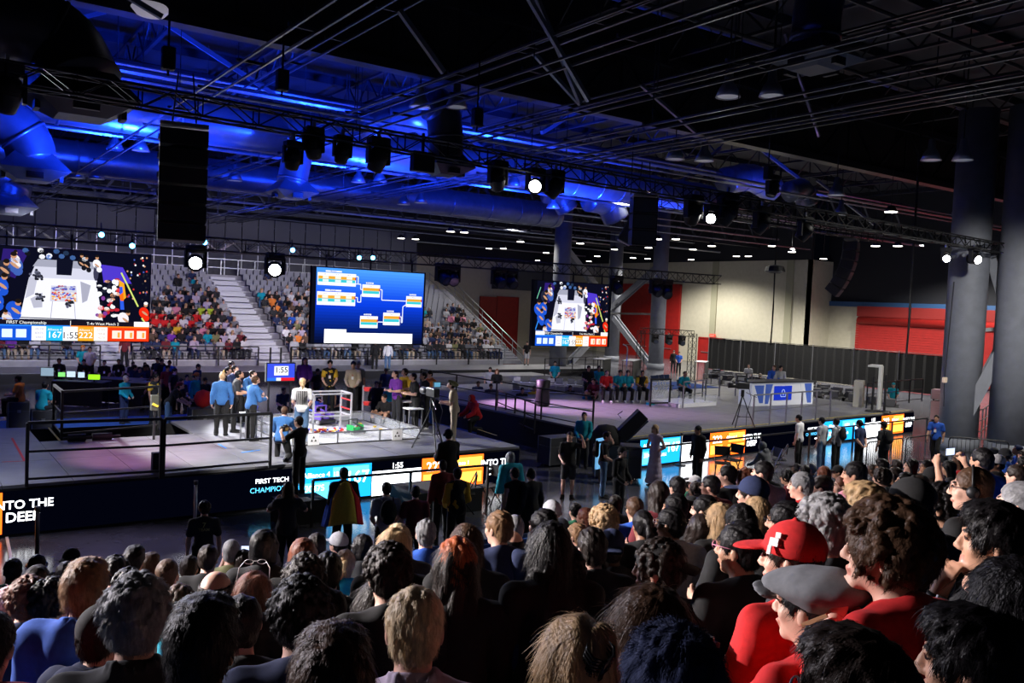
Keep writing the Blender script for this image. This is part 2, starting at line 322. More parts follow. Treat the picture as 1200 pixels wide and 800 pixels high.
for (x, y, z, on, lb) in ((492, 126, 10.6, 0, 'high bay lamp left of the black hanging duct'), (535, 126, 10.6, 0, 'high bay lamp right beside its twin near the black duct'), (853, 114, 10.6, 0, 'left lamp of the dark pair right of the middle'), (904, 113, 10.6, 0, 'right lamp of the dark pair right of the middle'),
        (1091, 188, 10.2, 0, 'left lamp of the pair over the right seats'), (1128, 188, 10.2, 0, 'right lamp of the pair over the right seats'), (791, 187, 10, 0, 'left lamp of the pair above the centre right truss'), (825, 189, 10, 0, 'right lamp of the pair above the centre right truss'),
        (135, 176, 10, 0, 'blue lit bell lamp under the left rails'), (165, 177, 10, 0, 'blue lit bell lamp right of its twin under the left rails'), (90, 209, 9.4, 0, 'lower bell lamp at the far left'), (113, 210, 9.4, 0, 'lower bell lamp beside the one at far left'),
        (420, 214, 10, 0, 'bell lamp under the moving lights'), (445, 214, 10, 0, 'bell lamp right of its twin under the moving lights'), (473, 240, 9.6, 0, 'small bell lamp below the pair in the centre'), (493, 238, 9.6, 0, 'small bell lamp right of the small one in the centre'),
        (602, 219, 9.6, 0, 'bell lamp left of the bright spotlight'), (648, 244, 9.6, 0, 'bell lamp below right of the bright spotlight'), (275, 212, 9.6, 0, 'bell lamp right of the hanging loudspeakers'), (985, 252, 9.6, 0, 'bell lamp near the right curved duct'), (980, 229, 9.6, 0, 'upper bell lamp near the right curved duct')):
    bay_lamp(at_z(x, y, z), lb, on)
DLM = glow('downlight_on', (1, .95, .86), 9)
for i, (x, y) in enumerate(((680, 285), (771, 280), (772, 298), (792, 280), (863, 300), (877, 300), (759, 303), (573, 291), (590, 291), (1026, 288), (1052, 288), (965, 303), (992, 296), (1194, 256), (630, 305), (655, 306), (690, 306), (694, 310), (760, 290), (928, 295), (945, 272), (1044, 248), (528, 271), (544, 272), (470, 279), (487, 280), (440, 305), (610, 283), (640, 296), (834, 288), (905, 288), (720, 292), (660, 290), (700, 300), (742, 302), (810, 304), (812, 292))):
    z = 9.6 if y > 265 else 9.8; P = at_z(x, y, z) if (ray(x, y).z > .012) else at_d(x, y, 70)
    if P.length > 110: P = at_d(x, y, 72)
    P.z = max(P.z, 7.5)
    if P.x > RX-1: continue
    o = thing('down_light', 'small round downlight in the far roof, one of the scattered lit ones', 'lamp', P, 0, 'lit downlights in the far roof')
    MB().tube((0, 0, 0), (0, 0, .25), .3, .15, 12).tube((0, 0, .2), (0, 0, 15.5-P.z), .015, n=4).build('can', BLACK, o, True); MB().tube((0, 0, -.03), (0, 0, 0), .27, n=12).build('lens', DLM, o)
o = thing('dome_lamp', 'pale round dome lamp at the top left', 'lamp', at_z(176, 22, 11)); MB().lathe([(.0, 0), (.30, .08), (.42, .22), (.36, .3), (0, .32)], (0, 0, 0), 20).build('dome', mat('dome_pale', (.7, .68, .72), .5, emit=(.8, .75, .9), estr=.25), o, True); MB().tube((0, 0, .3), (0, 0, 3), .03).build('stem', BLACK, o)
# ---------------------------------------------------------------- ducts
DUCT = mat('duct_metal', (.22, .24, .30), .33, .75, noise=.15, nscale=2)
DUCTD = mat('duct_dark', (.02, .022, .03), .45, .4)
def duct(label, pts, r, m, n=20, mouth=None, name='air_duct'):
    pts = [Vector(p) for p in pts]; o = thing(name, label, 'duct', tuple(pts[0])); base = pts[0]
    P = []; K = 6
    for i in range(len(pts)-1):
        p0, p1, p2, p3 = pts[max(i-1, 0)], pts[i], pts[i+1], pts[min(i+2, len(pts)-1)]
        for k in range(K):
            t = k/K; P.append(.5*((2*p1)+(p2-p0)*t+(2*p0-5*p1+4*p2-p3)*t*t+(3*p1-p0-3*p2+p3)*t**3)-base)
    P.append(pts[-1]-base); MB().path(P, r, n).build('tube', m, o, True)
    acc = 0; L = 0
    for i in range(1, len(P)):
        L += (P[i]-P[i-1]).length
        if L > acc+1.2:
            acc = L; d = (P[i]-P[i-1]).normalized(); MB().tube(P[i]-d*.04, P[i]+d*.04, r+.03, n=n).build('seam_ring', m, o, True)
    if mouth:
        e = P[-1]; s = r*mouth; mb = MB()
        mb.add([e+Vector((x*r*.7, y*r*.7, .15)) for x, y in ((-1, -1), (1, -1), (1, 1), (-1, 1))]+[e+Vector((x*s, y*s, -.55*r)) for x, y in ((-1, -1), (1, -1), (1, 1), (-1, 1))]+[e+Vector((x*s*.45, y*s*.45, -1.0*r)) for x, y in ((-1, -1), (1, -1), (1, 1), (-1, 1))],
               [(0, 1, 5, 4), (1, 2, 6, 5), (2, 3, 7, 6), (3, 0, 4, 7), (4, 5, 9, 8), (5, 6, 10, 9), (6, 7, 11, 10), (7, 4, 8, 11), (8, 9, 10, 11)]); mb.build('diffuser', m, o)
        for ax in range(4):
            c = e+Vector((math.cos(ax*math.pi/2)*s*.8, math.sin(ax*math.pi/2)*s*.8, -.8*r)); MB().box(c, (.1+.5*r*(ax % 2), .1+.5*r*((ax+1) % 2), .18)).build('vent_slot', DUCTD, o)
    return o
def dp(x, y, Y): return at_y(x, y, Y)
duct('large black duct bending down at the upper left with a pale diffuser', [dp(-20, 25, 21), dp(28, 28, 21), dp(72, 52, 21), dp(95, 95, 20.6)], .8, DUCTD, mouth=1.3)
duct('blue lit drop duct at the left edge ending in a square diffuser', [dp(-25, 128, 27), dp(8, 140, 27), dp(30, 162, 27), dp(38, 186, 27)], .62, DUCT, mouth=1.4)
duct('long straight main duct washed blue across the hall', [(-20, 30.5, 10.6), (0, 30.5, 10.6), (20, 30.5, 10.6), (29, 30.5, 10.6), (33, 30.5, 10.6)], .75, DUCT)
duct('lower long duct washed deep blue above the screens', [(-20, 40.5, 10.2), (10, 40.5, 10.2), (28, 40.5, 10.2), (31, 40.5, 10.2)], .7, DUCT)
duct('curved shiny duct lit bright blue in the upper middle', [dp(430, 152, 27), dp(462, 140, 27), dp(490, 136, 26), dp(515, 150, 26)], .55, DUCT)
duct('black duct dropping behind the pair of bay lamps', [dp(505, 120, 23.5), dp(518, 130, 23.5), dp(522, 160, 23.5), dp(522, 185, 23.5)], .55, DUCTD, mouth=1.3)
duct('short blue drop duct with a diffuser under the moving lights', [dp(352, 170, 28.5), dp(346, 195, 28.5), dp(342, 216, 28.5)], .5, DUCT, mouth=1.45)
duct('dark drop duct with a pale diffuser in the upper right', [dp(966, -20, 11.6), dp(958, 15, 11.6), dp(955, 55, 11.6)], .5, mat('duct_mid', (.05, .055, .08), .4, .5), mouth=1.5)
duct('blue lit curved duct end above the right lighting truss', [dp(850, 212, 30), dp(880, 208, 30), dp(905, 222, 30)], .7, DUCT)
duct('small blue duct elbow right of the centre spotlight', [dp(690, 232, 34), dp(712, 238, 34), dp(722, 256, 34)], .7, DUCT)
duct('blue duct elbow under the right truss', [dp(925, 225, 26), dp(940, 222, 26), dp(946, 240, 26)], .5, DUCT)
duct('far blue drop duct at the left rear', [dp(-10, 205, 36), dp(15, 210, 36), dp(12, 232, 36)], .6, DUCT, mouth=1.4)
duct('dark duct between the girder and the spotlight', [dp(640, 225, 36), dp(655, 228, 36), dp(665, 245, 36)], .6, DUCT)
# extra rods: cables and sprinkler pipes in the roof
for i in range(16):
    y = 24+i*3.1; z = 10.2+(i % 3)*.9; x0 = -20+random.random()*5
    o = MB().tube((x0, y, z), (58, y, z), .05+.03*(i % 2), n=6).build('roof_pipe', DUCT); tag(o, 'thin straight service pipe crossing under the roof, lit blue', 'pipe', 'thin roof pipes')
for i in range(4):
    y = 4+i*4.4; o = MB().tube((-20, y, 12.6+.4*(i % 2)), (60, y, 12.6+.4*(i % 2)), .06, n=6).build('roof_pipe', mat('pipe_black', (.012, .012, .015), .6)); tag(o, 'dark service pipe over the spectators', 'pipe', 'dark roof pipes')
for i in range(22):
    x = -12+i*3.1; Y = 25+(i*7 % 23); a = (x, Y, 11.3); b = (x+(-1)**i*4.5, Y+1.5, 13.9); o = MB().bar(a, b, .14).build('sway_brace', mat('sway_steel', (.14, .15, .2), .4, .5)); tag(o, 'slanted steel brace between roof joists', 'brace', 'slanted roof braces')
for (x0, y0, x1, y1, Y) in ((468, 12, 520, 85, 14), (618, -5, 690, 118, 14), (628, -5, 680, 120, 14.4), (752, 100, 815, 155, 18), (625, 62, 680, 122, 16), (150, -4, 190, 20, 16), (920, 40, 960, 160, 20)):
    A, B = at_y(x0, y0, Y), at_y(x1, y1, Y); o = MB().bar(A, B, .09).build('roof_strut', mat('strut_blue', (.22, .24, .3), .35, .7)); tag(o, 'thin slanted roof strut before the black girder', 'brace', 'roof struts before the girder')
# ================================================================ stages
DECK = mat('stage_deck', (.17, .17, .185), .42, noise=.14, nscale=2.2, bump=.05, bscale=30)
DECKB = mat('stage_deck_dark', (.10, .10, .11), .45, noise=.15, nscale=2.2)
SKIRT = mat('stage_skirt', (.008, .008, .01), .85)
ZS = 1.0
def deck_mesh(w, d): return MB().span((.006, .006, -.06), (w-.006, d-.006, 0)).mesh('deck_panel')
DM = deck_mesh(1.22, 2.44); DM.materials.append(DECK)
def stage(name, label, org, rz, nx, ny, skip=None, m=DECK):
    o = thing(name, label, 'stage', (org[0], org[1], ZS), rz)
    for i in range(nx):
        for j in range(ny):
            if skip and skip(i*1.22+.6, j*2.44+1.2): continue
            p = link('deck_panel', DM, o); p.location = (i*1.22, j*2.44, 0)
    return o
st = stage('main_stage', 'wide black decked main stage under the game field', (-6.0, 18.45), math.radians(1.2), 16, 3, lambda x, y: y > 4.9 and (8.7 < x < 12))
MB().span((0, -.02, -1), (19.52, .03, -.06)).span((19.5, 0, -1), (19.54, 7.3, -.06)).span((0, 7.3, -1), (19.5, 7.33, -.06)).build('skirt', SKIRT, st)
rs = stage('side_stage', 'wide dark side stage with yellow edge tape carrying the presenter desk', (17.66, 19.0), math.radians(4.8), 15, 6)
MB().span((0, -.02, -1), (18.3, .03, -.06)).span((-.02, 0, -1), (0, 14.6, -.06)).span((18.28, 0, -1), (18.32, 14.6, -.06)).build('skirt', SKIRT, rs)
m = MB()
for i in range(90): m.span((i*.2, 0, .002), (i*.2+.14, .06, .008))
m.build('edge_tape', mat('yellow_tape', (.7, .55, .06), .5), rs)
def P_rs(u, v, z=ZS): a = math.radians(4.8); return Vector((17.66+u*math.cos(a)-v*math.sin(a), 19.0+u*math.sin(a)+v*math.cos(a), z))
BLUEC = mat('blue_carpet', (.012, .07, .30), .95, noise=.2, nscale=20)
o = MB().span((1.5, 26.2, 0), (9.5, 34.0, .05)).build('blue_carpet', BLUEC); tag(o, 'blue carpet behind the left half of the main stage', 'carpet')
o = MB().span((13.5, 26.5, 0), (19, 31, .05)).build('blue_carpet', BLUEC); tag(o, 'blue carpet behind the gap between the stages', 'carpet')
A = at_z(752, 462, ZS); o = MB().span((A.x+1, A.y+1.5, ZS), (A.x+7, A.y+4.5, ZS+.02)).build('blue_carpet', BLUEC); tag(o, 'blue carpet under the blue chairs on the side stage', 'carpet')
# tape marks
def tape(a, b, m, label, z=ZS+.004, w=.05):
    a, b = at_z(*a, z), at_z(*b, z); o = MB().bar(a, b, w, .004).build('floor_tape', m); tag(o, label, 'tape')
RT = mat('red_tape', (.7, .03, .03), .6); YT = mat('yellow_tape', (.7, .55, .06), .5); BT = mat('blue_tape', (.03, .25, .8), .6)
tape((14, 513), (29, 540), RT, 'red tape line on the left end of the main stage'); tape((29, 540), (2, 541), RT, 'thin red tape running left from the red line', w=.02)
tape((57, 501), (70, 516), YT, 'yellow tape beside the teal shirt sitter'); tape((256, 520), (265, 525), BT, 'short blue tape behind the blue jackets'); tape((283, 530), (305, 527), BT, 'blue tape line in the shadow on the stage')
tape((560, 503), (582, 510), YT, 'yellow tape at the right rim of the main stage')
# ---------------------------------------------------------------- LED fascia
def quads(mb, items):  # coloured rectangles (u0,v0,u1,v1,mat index,layer)
    for (o, ux, uz, n, u0, v0, u1, v1, mi, ly) in items:
        p = lambda u, v: o+ux*u+uz*v+n*(.003*ly); mb.ci = mi; mb.add([p(u0, v0), p(u1, v0), p(u1, v1), p(u0, v1)], [(0, 1, 2, 3)])
SC = [glow('led_black', (.0006, .0009, .004), 1), glow('led_white', (.95, .97, 1), 4.2), glow('led_cyan', (.01, .34, .85), 2.2), glow('led_cyan_light', (.10, .58, .98), 2.6),
      glow('led_orange', (1, .13, .01), 3.0), glow('led_amber', (1, .40, .05), 3.6), glow('led_navy', (.0, .03, .30), 1.0), glow('led_ink', (.02, .02, .03), 1)]
class Panel:
    """flat lit picture: rectangles and lettering in metres on one plane"""
    def __init__(s, org, ux, uz): s.o, s.ux, s.uz = Vector(org), Vector(ux).normalized(), Vector(uz); s.n = s.ux.cross(s.uz); s.mb = MB()
    def r(s, u0, v0, u1, v1, mi, ly=1): quads(s.mb, [(s.o, s.ux, s.uz, s.n, u0, v0, u1, v1, mi, ly)]); return s
    def t(s, txt, u, v, size, mi, ly=3, bold=.0, align='CENTER', sx=1): s.mb.ci = mi; text_to(s.mb, txt, s.o+s.ux*u+s.uz*v, s.ux*sx, s.uz, size, bold, align, .003*ly); return s
    def l(s, a, b, w, mi, ly=2):
        a, b = Vector(a), Vector(b); d = (b-a).normalized(); q = Vector((-d.y, d.x))*w/2; p = lambda c: s.o+s.ux*c.x+s.uz*c.y+s.n*(.003*ly)
        s.mb.ci = mi; s.mb.add([p(a-q), p(b-q), p(b+q), p(a+q)], [(0, 1, 2, 3)]); return s
    def e(s, c, rx, ry, mi, ly=2, n=12, rot=0):
        s.mb.ci = mi; pts = []
        for k in range(n):
            t = 2*math.pi*k/n; x, y = rx*math.cos(t), ry*math.sin(t); pts.append(s.o+s.ux*(c[0]+x*math.cos(rot)-y*math.sin(rot))+s.uz*(c[1]+x*math.sin(rot)+y*math.cos(rot))+s.n*(.003*ly))
        s.mb.add(pts, [tuple(range(n))]); return s
    def poly(s, pts, mi, ly=1): s.mb.ci = mi; s.mb.add([s.o+s.ux*x+s.uz*y+s.n*(.003*ly) for x, y in pts], [tuple(range(len(pts)))]); return s
def fascia(label, org, ux, segs, Ltot):
    o = thing('led_banner', label, 'screen', org, 0); MBX = MB(); ux = Vector(ux).normalized(); n = ux.cross(Vector((0, 0, 1)))
    MBX.bar(ux*0+n*-.06+Vector((0, 0, .42)), ux*Ltot+n*-.06+Vector((0, 0, .42)), .1, .86); MBX.build('cabinet', SKIRT, o)
    P = Panel((0, 0, 0), ux, (0, 0, 1)); P.r(0, 0, Ltot, .84, 0, 0)
    for kind, a, b in segs:
        w = b-a
        if kind == 'champ': P.t('FIRST TECH', a+w*.42, .60, .15, 1); P.t('CHAMPIONSHIP', a+w*.5, .40, .24*min(1, w/1.5), 3); P.r(a+w*.55, .2, a+w*.95, .24, 1)
        if kind == 'cyan':
            P.r(a, .02, b, .82, 2); P.r(a+w*.46, .5, a+w*.96, .78, 3, 2); P.r(a+.03, .05, a+w*.42, .45, 3, 2); P.t('167', a+w*.8, .5, .42*min(1, w/1.9), 1, 4, .008)
            P.t('Alliance 4', a+w*.24, .63, .17, 1, 4, 0); P.t('18274', a+w*.56, .62, .15, 1, 4, 0); P.t('30475', a+w*.22, .32, .2, 1, 4, 0); P.t('16461', a+w*.55, .3, .15, 1, 4, 0)
        if kind == 'white': P.r(a, .0, b, .60, 1); P.t('1:55', (a+b)/2, .70, .19, 1, 3, .006)
        if kind == 'orange':
            P.r(a, .02, b, .82, 4); P.r(a+w*.52, .46, b-.05, .76, 5, 2); P.r(a+.05, .1, a+w*.35, .4, 5, 2); P.r(a+w*.5, .1, b-.05, .38, 5, 2); P.t('222', a+w*.2, .58, .34*min(1, w/1.7), 1, 4, .008); P.t('Alliance 1', a+w*.6, .62, .15, 1, 4, 0)
        if kind == 'deep': P.t('INTO THE', (a+b)/2, .56, .23, 1, 3, .012); P.t('DEEP', (a+b)/2, .32, .26, 1, 3, .012)
    P.mb.build('lit_picture', SC, o); return o
a1 = math.radians(1.2)
def fx(px, py=565): return at_y(px, py, 18.5).x+6.0
fascia('lit banner along the front of the main stage showing two scores', (-6.0, 18.42, .06), (math.cos(a1), math.sin(a1), 0),
       [('orange', 5.2, fx(3, 600)), ('deep', fx(2, 600), fx(52, 600)), ('champ', fx(300), fx(352)), ('cyan', fx(353), fx(440)), ('white', fx(441), fx(499)), ('orange', fx(500), fx(573)), ('deep', fx(574), fx(604))], 19.5)
a2 = math.radians(4.8); uxr = Vector((math.cos(a2), math.sin(a2), 0))
def ru(px, py):
    r = ray(px, py); n = Vector((-uxr.y, uxr.x, 0)); t = ((Vector((17.66, 18.97, 0))-Vector((0, 0, H))).dot(n))/r.dot(n); return ((Vector((0, 0, H))+r*t)-Vector((17.66, 18.97, 0))).dot(uxr)
fascia('lit banner along the front of the side stage repeating the two scores', (17.66, 18.97, .06), uxr,
       [('champ', ru(727, 525), ru(749, 525)), ('cyan', ru(750, 525), ru(798, 520)), ('white', ru(799, 520), ru(831, 515)), ('orange', ru(832, 515), ru(873, 515)), ('deep', ru(874, 510), ru(888, 510)),
        ('champ', ru(946, 500), ru(963, 500)), ('cyan', ru(964, 500), ru(1013, 495)), ('white', ru(1014, 495), ru(1032, 495)), ('orange', ru(1033, 495), ru(1059, 492)), ('deep', ru(1060, 490), ru(1070, 490))], 18.3)
# ---------------------------------------------------------------- rails
def rail(label, pts, h=1.07, m=BLACK, mids=(.55, .12), name='guard_rail', w=.045, step=1.22, z=None):
    pts = [Vector(p) for p in pts]; o = thing(name, label, 'railing', tuple(pts[0])); b = pts[0]; up = Vector((0, 0, h))
    for i in range(len(pts)-1):
        p, q = pts[i]-b, pts[i+1]-b; MB().bar(p+up, q+up, w).build('top_rail', m, o)
        for k in mids: MB().bar(p+up*k, q+up*k, w*.7).build('mid_rail', m, o)
        n = max(1, round((q-p).length/step))
        for k in range(n+1 if i == len(pts)-2 else n):
            c = p.lerp(q, k/n); MB().bar(c, c+up, w).build('post', m, o)
    return o
z = ZS
rail('black guard rail at the front left of the main stage', [at_z(31, 570, z), at_z(188, 560, z)], 1.22, step=2.0, w=.06)
rail('black guard rail at the front of the stage before the blue jackets', [at_z(191, 560, z), at_z(316, 548, z)], 1.22, step=2.0, w=.06)
rail('black rail behind the left apron around the stage steps', [at_z(72, 515, z)+Vector((0, 1.6, 0)), at_z(72, 515, z), at_z(186, 504, z)], 1.2, step=2.6, w=.06)
rail('black rail around the gap at the left edge of the side stage', [P_rs(.05, 11.5), P_rs(.05, 1.6)], 1.05, step=2.4)
rail('short black rail section before the side stage gap', [at_z(582, 488, .6), at_z(626, 508, .6)], 1.0, step=.9)
rail('steel rail in front of the presenter desk', [at_z(882, 500, z), at_z(972, 490, z)], 1.1, STEEL, step=1.0, mids=(.5,))
rail('grey rail sections behind the tent table on the side stage', [at_z(823, 465, z), at_z(880, 463, z)], 1.05, STEEL, step=1.2, mids=(.5,))
rail('dark rail line beside the practice screen', [at_z(800, 478, z), at_z(826, 474, z)], 1.05, STEEL, step=1.2, mids=(.5,))
rail('black rail on the platform edge under the side screen', [at_z(638, 440, .3), at_z(700, 436, .3)], 1.1, BLACK, step=1.6)
rail('black rail at the right end of the side stage', [at_z(1015, 478, z), at_z(1080, 470, z)], 1.1, BLACK, step=1.5)
rail('grey rail on the floor before the big right column', [at_z(1120, 516, 0), at_z(1150, 508, 0), at_z(1168, 492, 0)], 1.1, STEEL, step=1.4)
rail('black barrier rail between the right column and the picture edge', [at_z(1160, 520, 0), at_z(1235, 505, 0)], 1.1, BLACK, step=1.4)
# ---------------------------------------------------------------- lighting trusses
TRM = mat('truss_black', (.005, .005, .006), .5, .2)
def truss(name, label, a, b, s=.32, bay=.5, m=TRM):
    a, b = Vector(a), Vector(b); o = thing(name, label, 'truss', tuple(a)); d = b-a; L = d.length; u = d/L
    sd = Vector((0, 0, 1)).cross(u).normalized()*s/2; up = Vector((0, 0, s/2))
    if abs(u.z) > .9: sd = Vector((s/2, 0, 0)); up = Vector((0, s/2, 0))
    for i in (-1, 1):
        for j in (-1, 1): MB().tube(sd*i+up*j, d+sd*i+up*j, .025, n=6).build('chord', m, o)
    n = max(2, int(L/bay)); q = MB()
    for k in range(n):
        p0, p1 = u*(k*L/n), u*((k+1)*L/n)
        if k % 2: p0, p1 = p1, p0
        for i in (-1, 1): q.bar(p0+sd*i-up, p1+sd*i+up, .022); q.bar(p0-sd+up*i, p1+sd+up*i, .022); q.bar(p0+sd*i-up, p0+sd*i+up, .022)
    q = q.build('lattice', m, o); q['kind'] = 'stuff'; return o
T1 = truss('lighting_truss', 'long black lighting truss over the stage front carrying the moving lights', (-8, 16, 8.3), (33.3, 16, 7.75), .34, .5)
T2 = truss('lighting_truss', 'black screen truss carrying the three big screens', (-6, 31, 6.45), (34.6, 31, 6.6), .45, .55)
truss('lighting_truss', 'rear black truss above the grandstand front', (-8, 43, 7.0), (22, 43, 7.0), .5, .7)
truss('lighting_truss', 'short black truss over the right hand end in the dark', (22, 24, 9.0), (38, 24, 8.8), .35, .6)
for px in (196, 330, 560, 905): # hoist points
    A = at_y(px, 120, 16); o = thing('chain_hoist', 'chain hoist holding the front truss, %s' % {196: 'above the loudspeaker stack', 330: 'above the left moving lights', 560: 'left of the centre spotlight', 905: 'toward the right end'}[px], 'hoist', (A.x, 16, 8.6))
    MB().tube((0, 0, 0), (0, 0, 5.3), .02, n=5).build('chain', BLACK, o); MB().box((0, 0, .3), (.22, .2, .4)).build('motor', BLACK, o, bevel=.03)
# moving head fixtures
def moving_head(P, label, aim, lit=None, s=1.0):
    o = thing('moving_head_light', label, 'light', P); m = BLACK
    MB().box((0, 0, -.06*s), (.36*s, .26*s, .14*s)).build('base', m, o, bevel=.02*s)
    MB().box((0, .0, .06*s), (.06, .06, .16)).build('clamp', STEEL, o)
    y = MB(); y.box((-.19*s, 0, -.28*s), (.05*s, .14*s, .36*s)); y.box((.19*s, 0, -.28*s), (.05*s, .14*s, .36*s)); y.box((0, 0, -.13*s), (.42*s, .14*s, .05*s)); y.build('yoke', m, o, bevel=.01)
    d = (Vector(aim)-Vector(P)).normalized(); M = d.to_track_quat('Z', 'Y').to_matrix(); c = Vector((0, 0, -.36*s))
    hd = MB(); hd.lathe([(0, -.22*s), (.13*s, -.2*s), (.17*s, -.08*s), (.16*s, .1*s), (.14*s, .2*s), (.13*s, .22*s), (.12*s, .19*s)], c, 18, M); hd.build('head', m, o, True)
    for k in range(4): MB().lathe([(.165*s, -.12*s+k*.03), (.182*s, -.115*s+k*.03), (.165*s, -.11*s+k*.03)], c, 18, M).build('cooling_fin', m, o)
    MB().lathe([(0, .205*s), (.125*s, .2*s)], c, 18, M).build('lens', lit or mat('lens_dark', (.05, .06, .08), .1, .2), o)
    return o
LW = glow('beam_white', (1, .98, .94), 40); LB = glow('beam_blue', (.1, .45, 1), 14)
camp = (0, 0, H)
for (px, py, Y, lit, lb, s) in ((343, 186, 16, None, 'first dark moving light from the left under the front truss', .9), (367, 172, 16, None, 'second dark moving light from the left under the front truss', 1.0), (401, 179, 16, None, 'third dark moving light from the left, tilted down', .9),
        (443, 186, 16, None, 'large round moving light left of the flat flood light', 1.15), (583, 210, 16, None, 'dark moving light just left of the bright centre spotlight', 1.1), (627, 218, 16, LW, 'bright white spotlight glaring in the upper middle', 1.1), (650, 220, 16, None, 'dark moving light just right of the bright centre spotlight', 1.1),
        (812, 250, 16, None, 'dark moving light left of the small bright spotlight', 1.3), (833, 256, 16, LW, 'small bright spotlight right of the middle', 1.0), (852, 250, 16, None, 'dark moving light right of the small bright spotlight', 1.5), (892, 262, 16, None, 'dark round moving light behind the black speaker at right', 1.3), (943, 272, 16, None, 'dark moving light at the right half of the front truss', 1.2),
        (1108, 302, 16, LW, 'left one of the two lit spotlights at the right truss end', .95), (1141, 303, 16, LW, 'right one of the two lit spotlights at the right truss end', 1.15),
        (229, 308, 31, LW, 'bright spotlight at the left screen over the far seats', 1.7), (322, 316, 31, LW, 'bright spotlight left of the blue bracket screen', 1.7), (8, 110, 16, None, 'big dark moving light at the left picture edge', 1.3),
        (519, 325, 31, None, 'left dark moving light of the pair right of the bracket screen', 1.6), (530, 326, 31, None, 'right dark moving light of the pair right of the bracket screen', 1.6), (584, 329, 31, None, 'left dark light of the pair before the red back doors', 1.6), (598, 330, 31, None, 'right dark light of the pair before the red back doors', 1.6),
        (722, 337, 31, None, 'dark light above the screen column', 1.6), (768, 340, 31, None, 'left dark light over the pale column', 1.6), (780, 342, 31, None, 'right dark light over the pale column', 1.7), (905, 221, 20, None, 'bulky dark fixture under the curved blue duct', 1.3)):
    P = at_y(px, py, Y); P.z += .36*s
    aim = camp if lit else (P.x+random.uniform(-3, 3), 20 if Y < 25 else 22, 1)
    if lit is LW and px > 1000: aim = (P.x-12, 6, 4) if px < 1120 else (P.x-6, 2, 4)
    moving_head(P, lb, aim, lit, s)
    if Y == 16 and P.z < 7.6 and px < 1000: pass
o = thing('flood_light', 'flat square flood light hanging right of the large moving light', 'light', at_y(495, 190, 16)); MB().box((0, 0, 0), (.5, .2, .42)).build('housing', BLACK, o, bevel=.02); MB().box((0, .11, -.02), (.44, .02, .34)).build('lens', mat('lens_dark', (.05, .06, .08), .1, .2), o); MB().bar((0, 0, .2), (0, 0, .6), .05).build('bracket', BLACK, o)
for (px, py, lb) in ((119, 275, 'small blue glowing light above the left screen'), (240, 284, 'small blue glowing light above the far seats'), (155, 288, 'small blue light between the left truss bars'), (421, 302, 'small white blue light left above the bracket screen'), (437, 302, 'small blue light right above the bracket screen'), (343, 293, 'small blue light left of the bracket screen')):
    P = at_y(px, py, 30.6); o = thing('wash_light', lb, 'light', P); M = (Vector(camp)-P).normalized().to_track_quat('Z', 'Y').to_matrix()
    MB().lathe([(0, -.2), (.1, -.18), (.12, 0), (.1, .02)], (0, 0, 0), 14, M).build('body', BLACK, o, True); MB().lathe([(0, .01), (.085, .01)], (0, 0, 0), 14, M).build('lens', LB, o); MB().bar((0, .1, 0), (0, .1, .4), .04).build('bracket', BLACK, o)
# line array loudspeakers
def line_array(label, P, n, w, h, dep, rz, curve=0, m=BLACK):
    o = thing('loudspeaker_array', label, 'loudspeaker', P, rz); p = Vector((0, 0, 0)); a = 0
    for k in range(n):
        M = Matrix.Rotation(-a, 3, 'X'); c = p+M@Vector((0, 0, -h/2)); b = MB(); b.add([c+M@Vector(v) for v in ((-w/2, -dep/2, -h*.42), (w/2, -dep/2, -h*.42), (w/2, dep/2, -h*.49), (-w/2, dep/2, -h*.49), (-w/2, -dep/2, h*.42), (w/2, -dep/2, h*.42), (w/2, dep/2, h*.49), (-w/2, dep/2, h*.49))], [(0, 3, 2, 1), (4, 5, 6, 7), (0, 1, 5, 4), (1, 2, 6, 5), (2, 3, 7, 6), (3, 0, 4, 7)])
        e = b.build('cabinet', m, o, bevel=.012); g = MB(); g.box(c+M@Vector((0, dep/2+.008, 0)), (w*.9, .015, h*.8), M=M); g.build('grille', mat('speaker_grille', (.05, .05, .06), .6), e)
        hb = MB(); hb.box(c+M@Vector((-w/2-.015, 0, 0)), (.03, .16, .09), M=M); hb.build('handle', mat('speaker_handle', (.14, .14, .16), .5), e)
        p = p+M@Vector((0, 0, -h)); a += curve
    MB().box((0, 0, .06), (w, dep*.9, .06)).build('fly_frame', STEEL, o)
    for s in (-.25, .25): MB().tube((s*w, 0, .08), (s*w*.6, 0, 1.0), .015, n=5).build('sling', BLACK, o)
    return o
P = at_y(216, 152, 15.9); line_array('tall black hanging loudspeaker stack at the left over the stage', (P.x, 15.9, P.z), 6, .8, .33, .5, math.radians(-12))
P = at_d(998, 283, 33); line_array('curved grey loudspeaker array hanging in the dark at the right', P, 6, .8, .36, .5, math.radians(205), math.radians(7), mat('speaker_dim', (.02, .02, .024), .6))
P = at_d(755, 232, 24); line_array('black loudspeaker stack hanging right of the centre', P, 3, .7, .45, .5, math.radians(150), 0)
o = thing('loudspeaker', 'tilted dark loudspeaker hanging above the side screen column', 'loudspeaker', at_d(737, 272, 26), math.radians(-40)); M = Matrix.Rotation(.45, 3, 'Y'); MB().box((0, 0, 0), (.42, .5, .72), M=M).build('cabinet', mat('speaker_grey', (.10, .10, .12), .5), o, bevel=.02); MB().box(M@Vector((0, -.26, 0)), (.36, .02, .64), M=M).build('grille', mat('speaker_grille', (.05, .05, .06), .6), o); MB().tube((0, 0, .3), (0, 0, 3.2), .015, n=5).build('cable', BLACK, o)
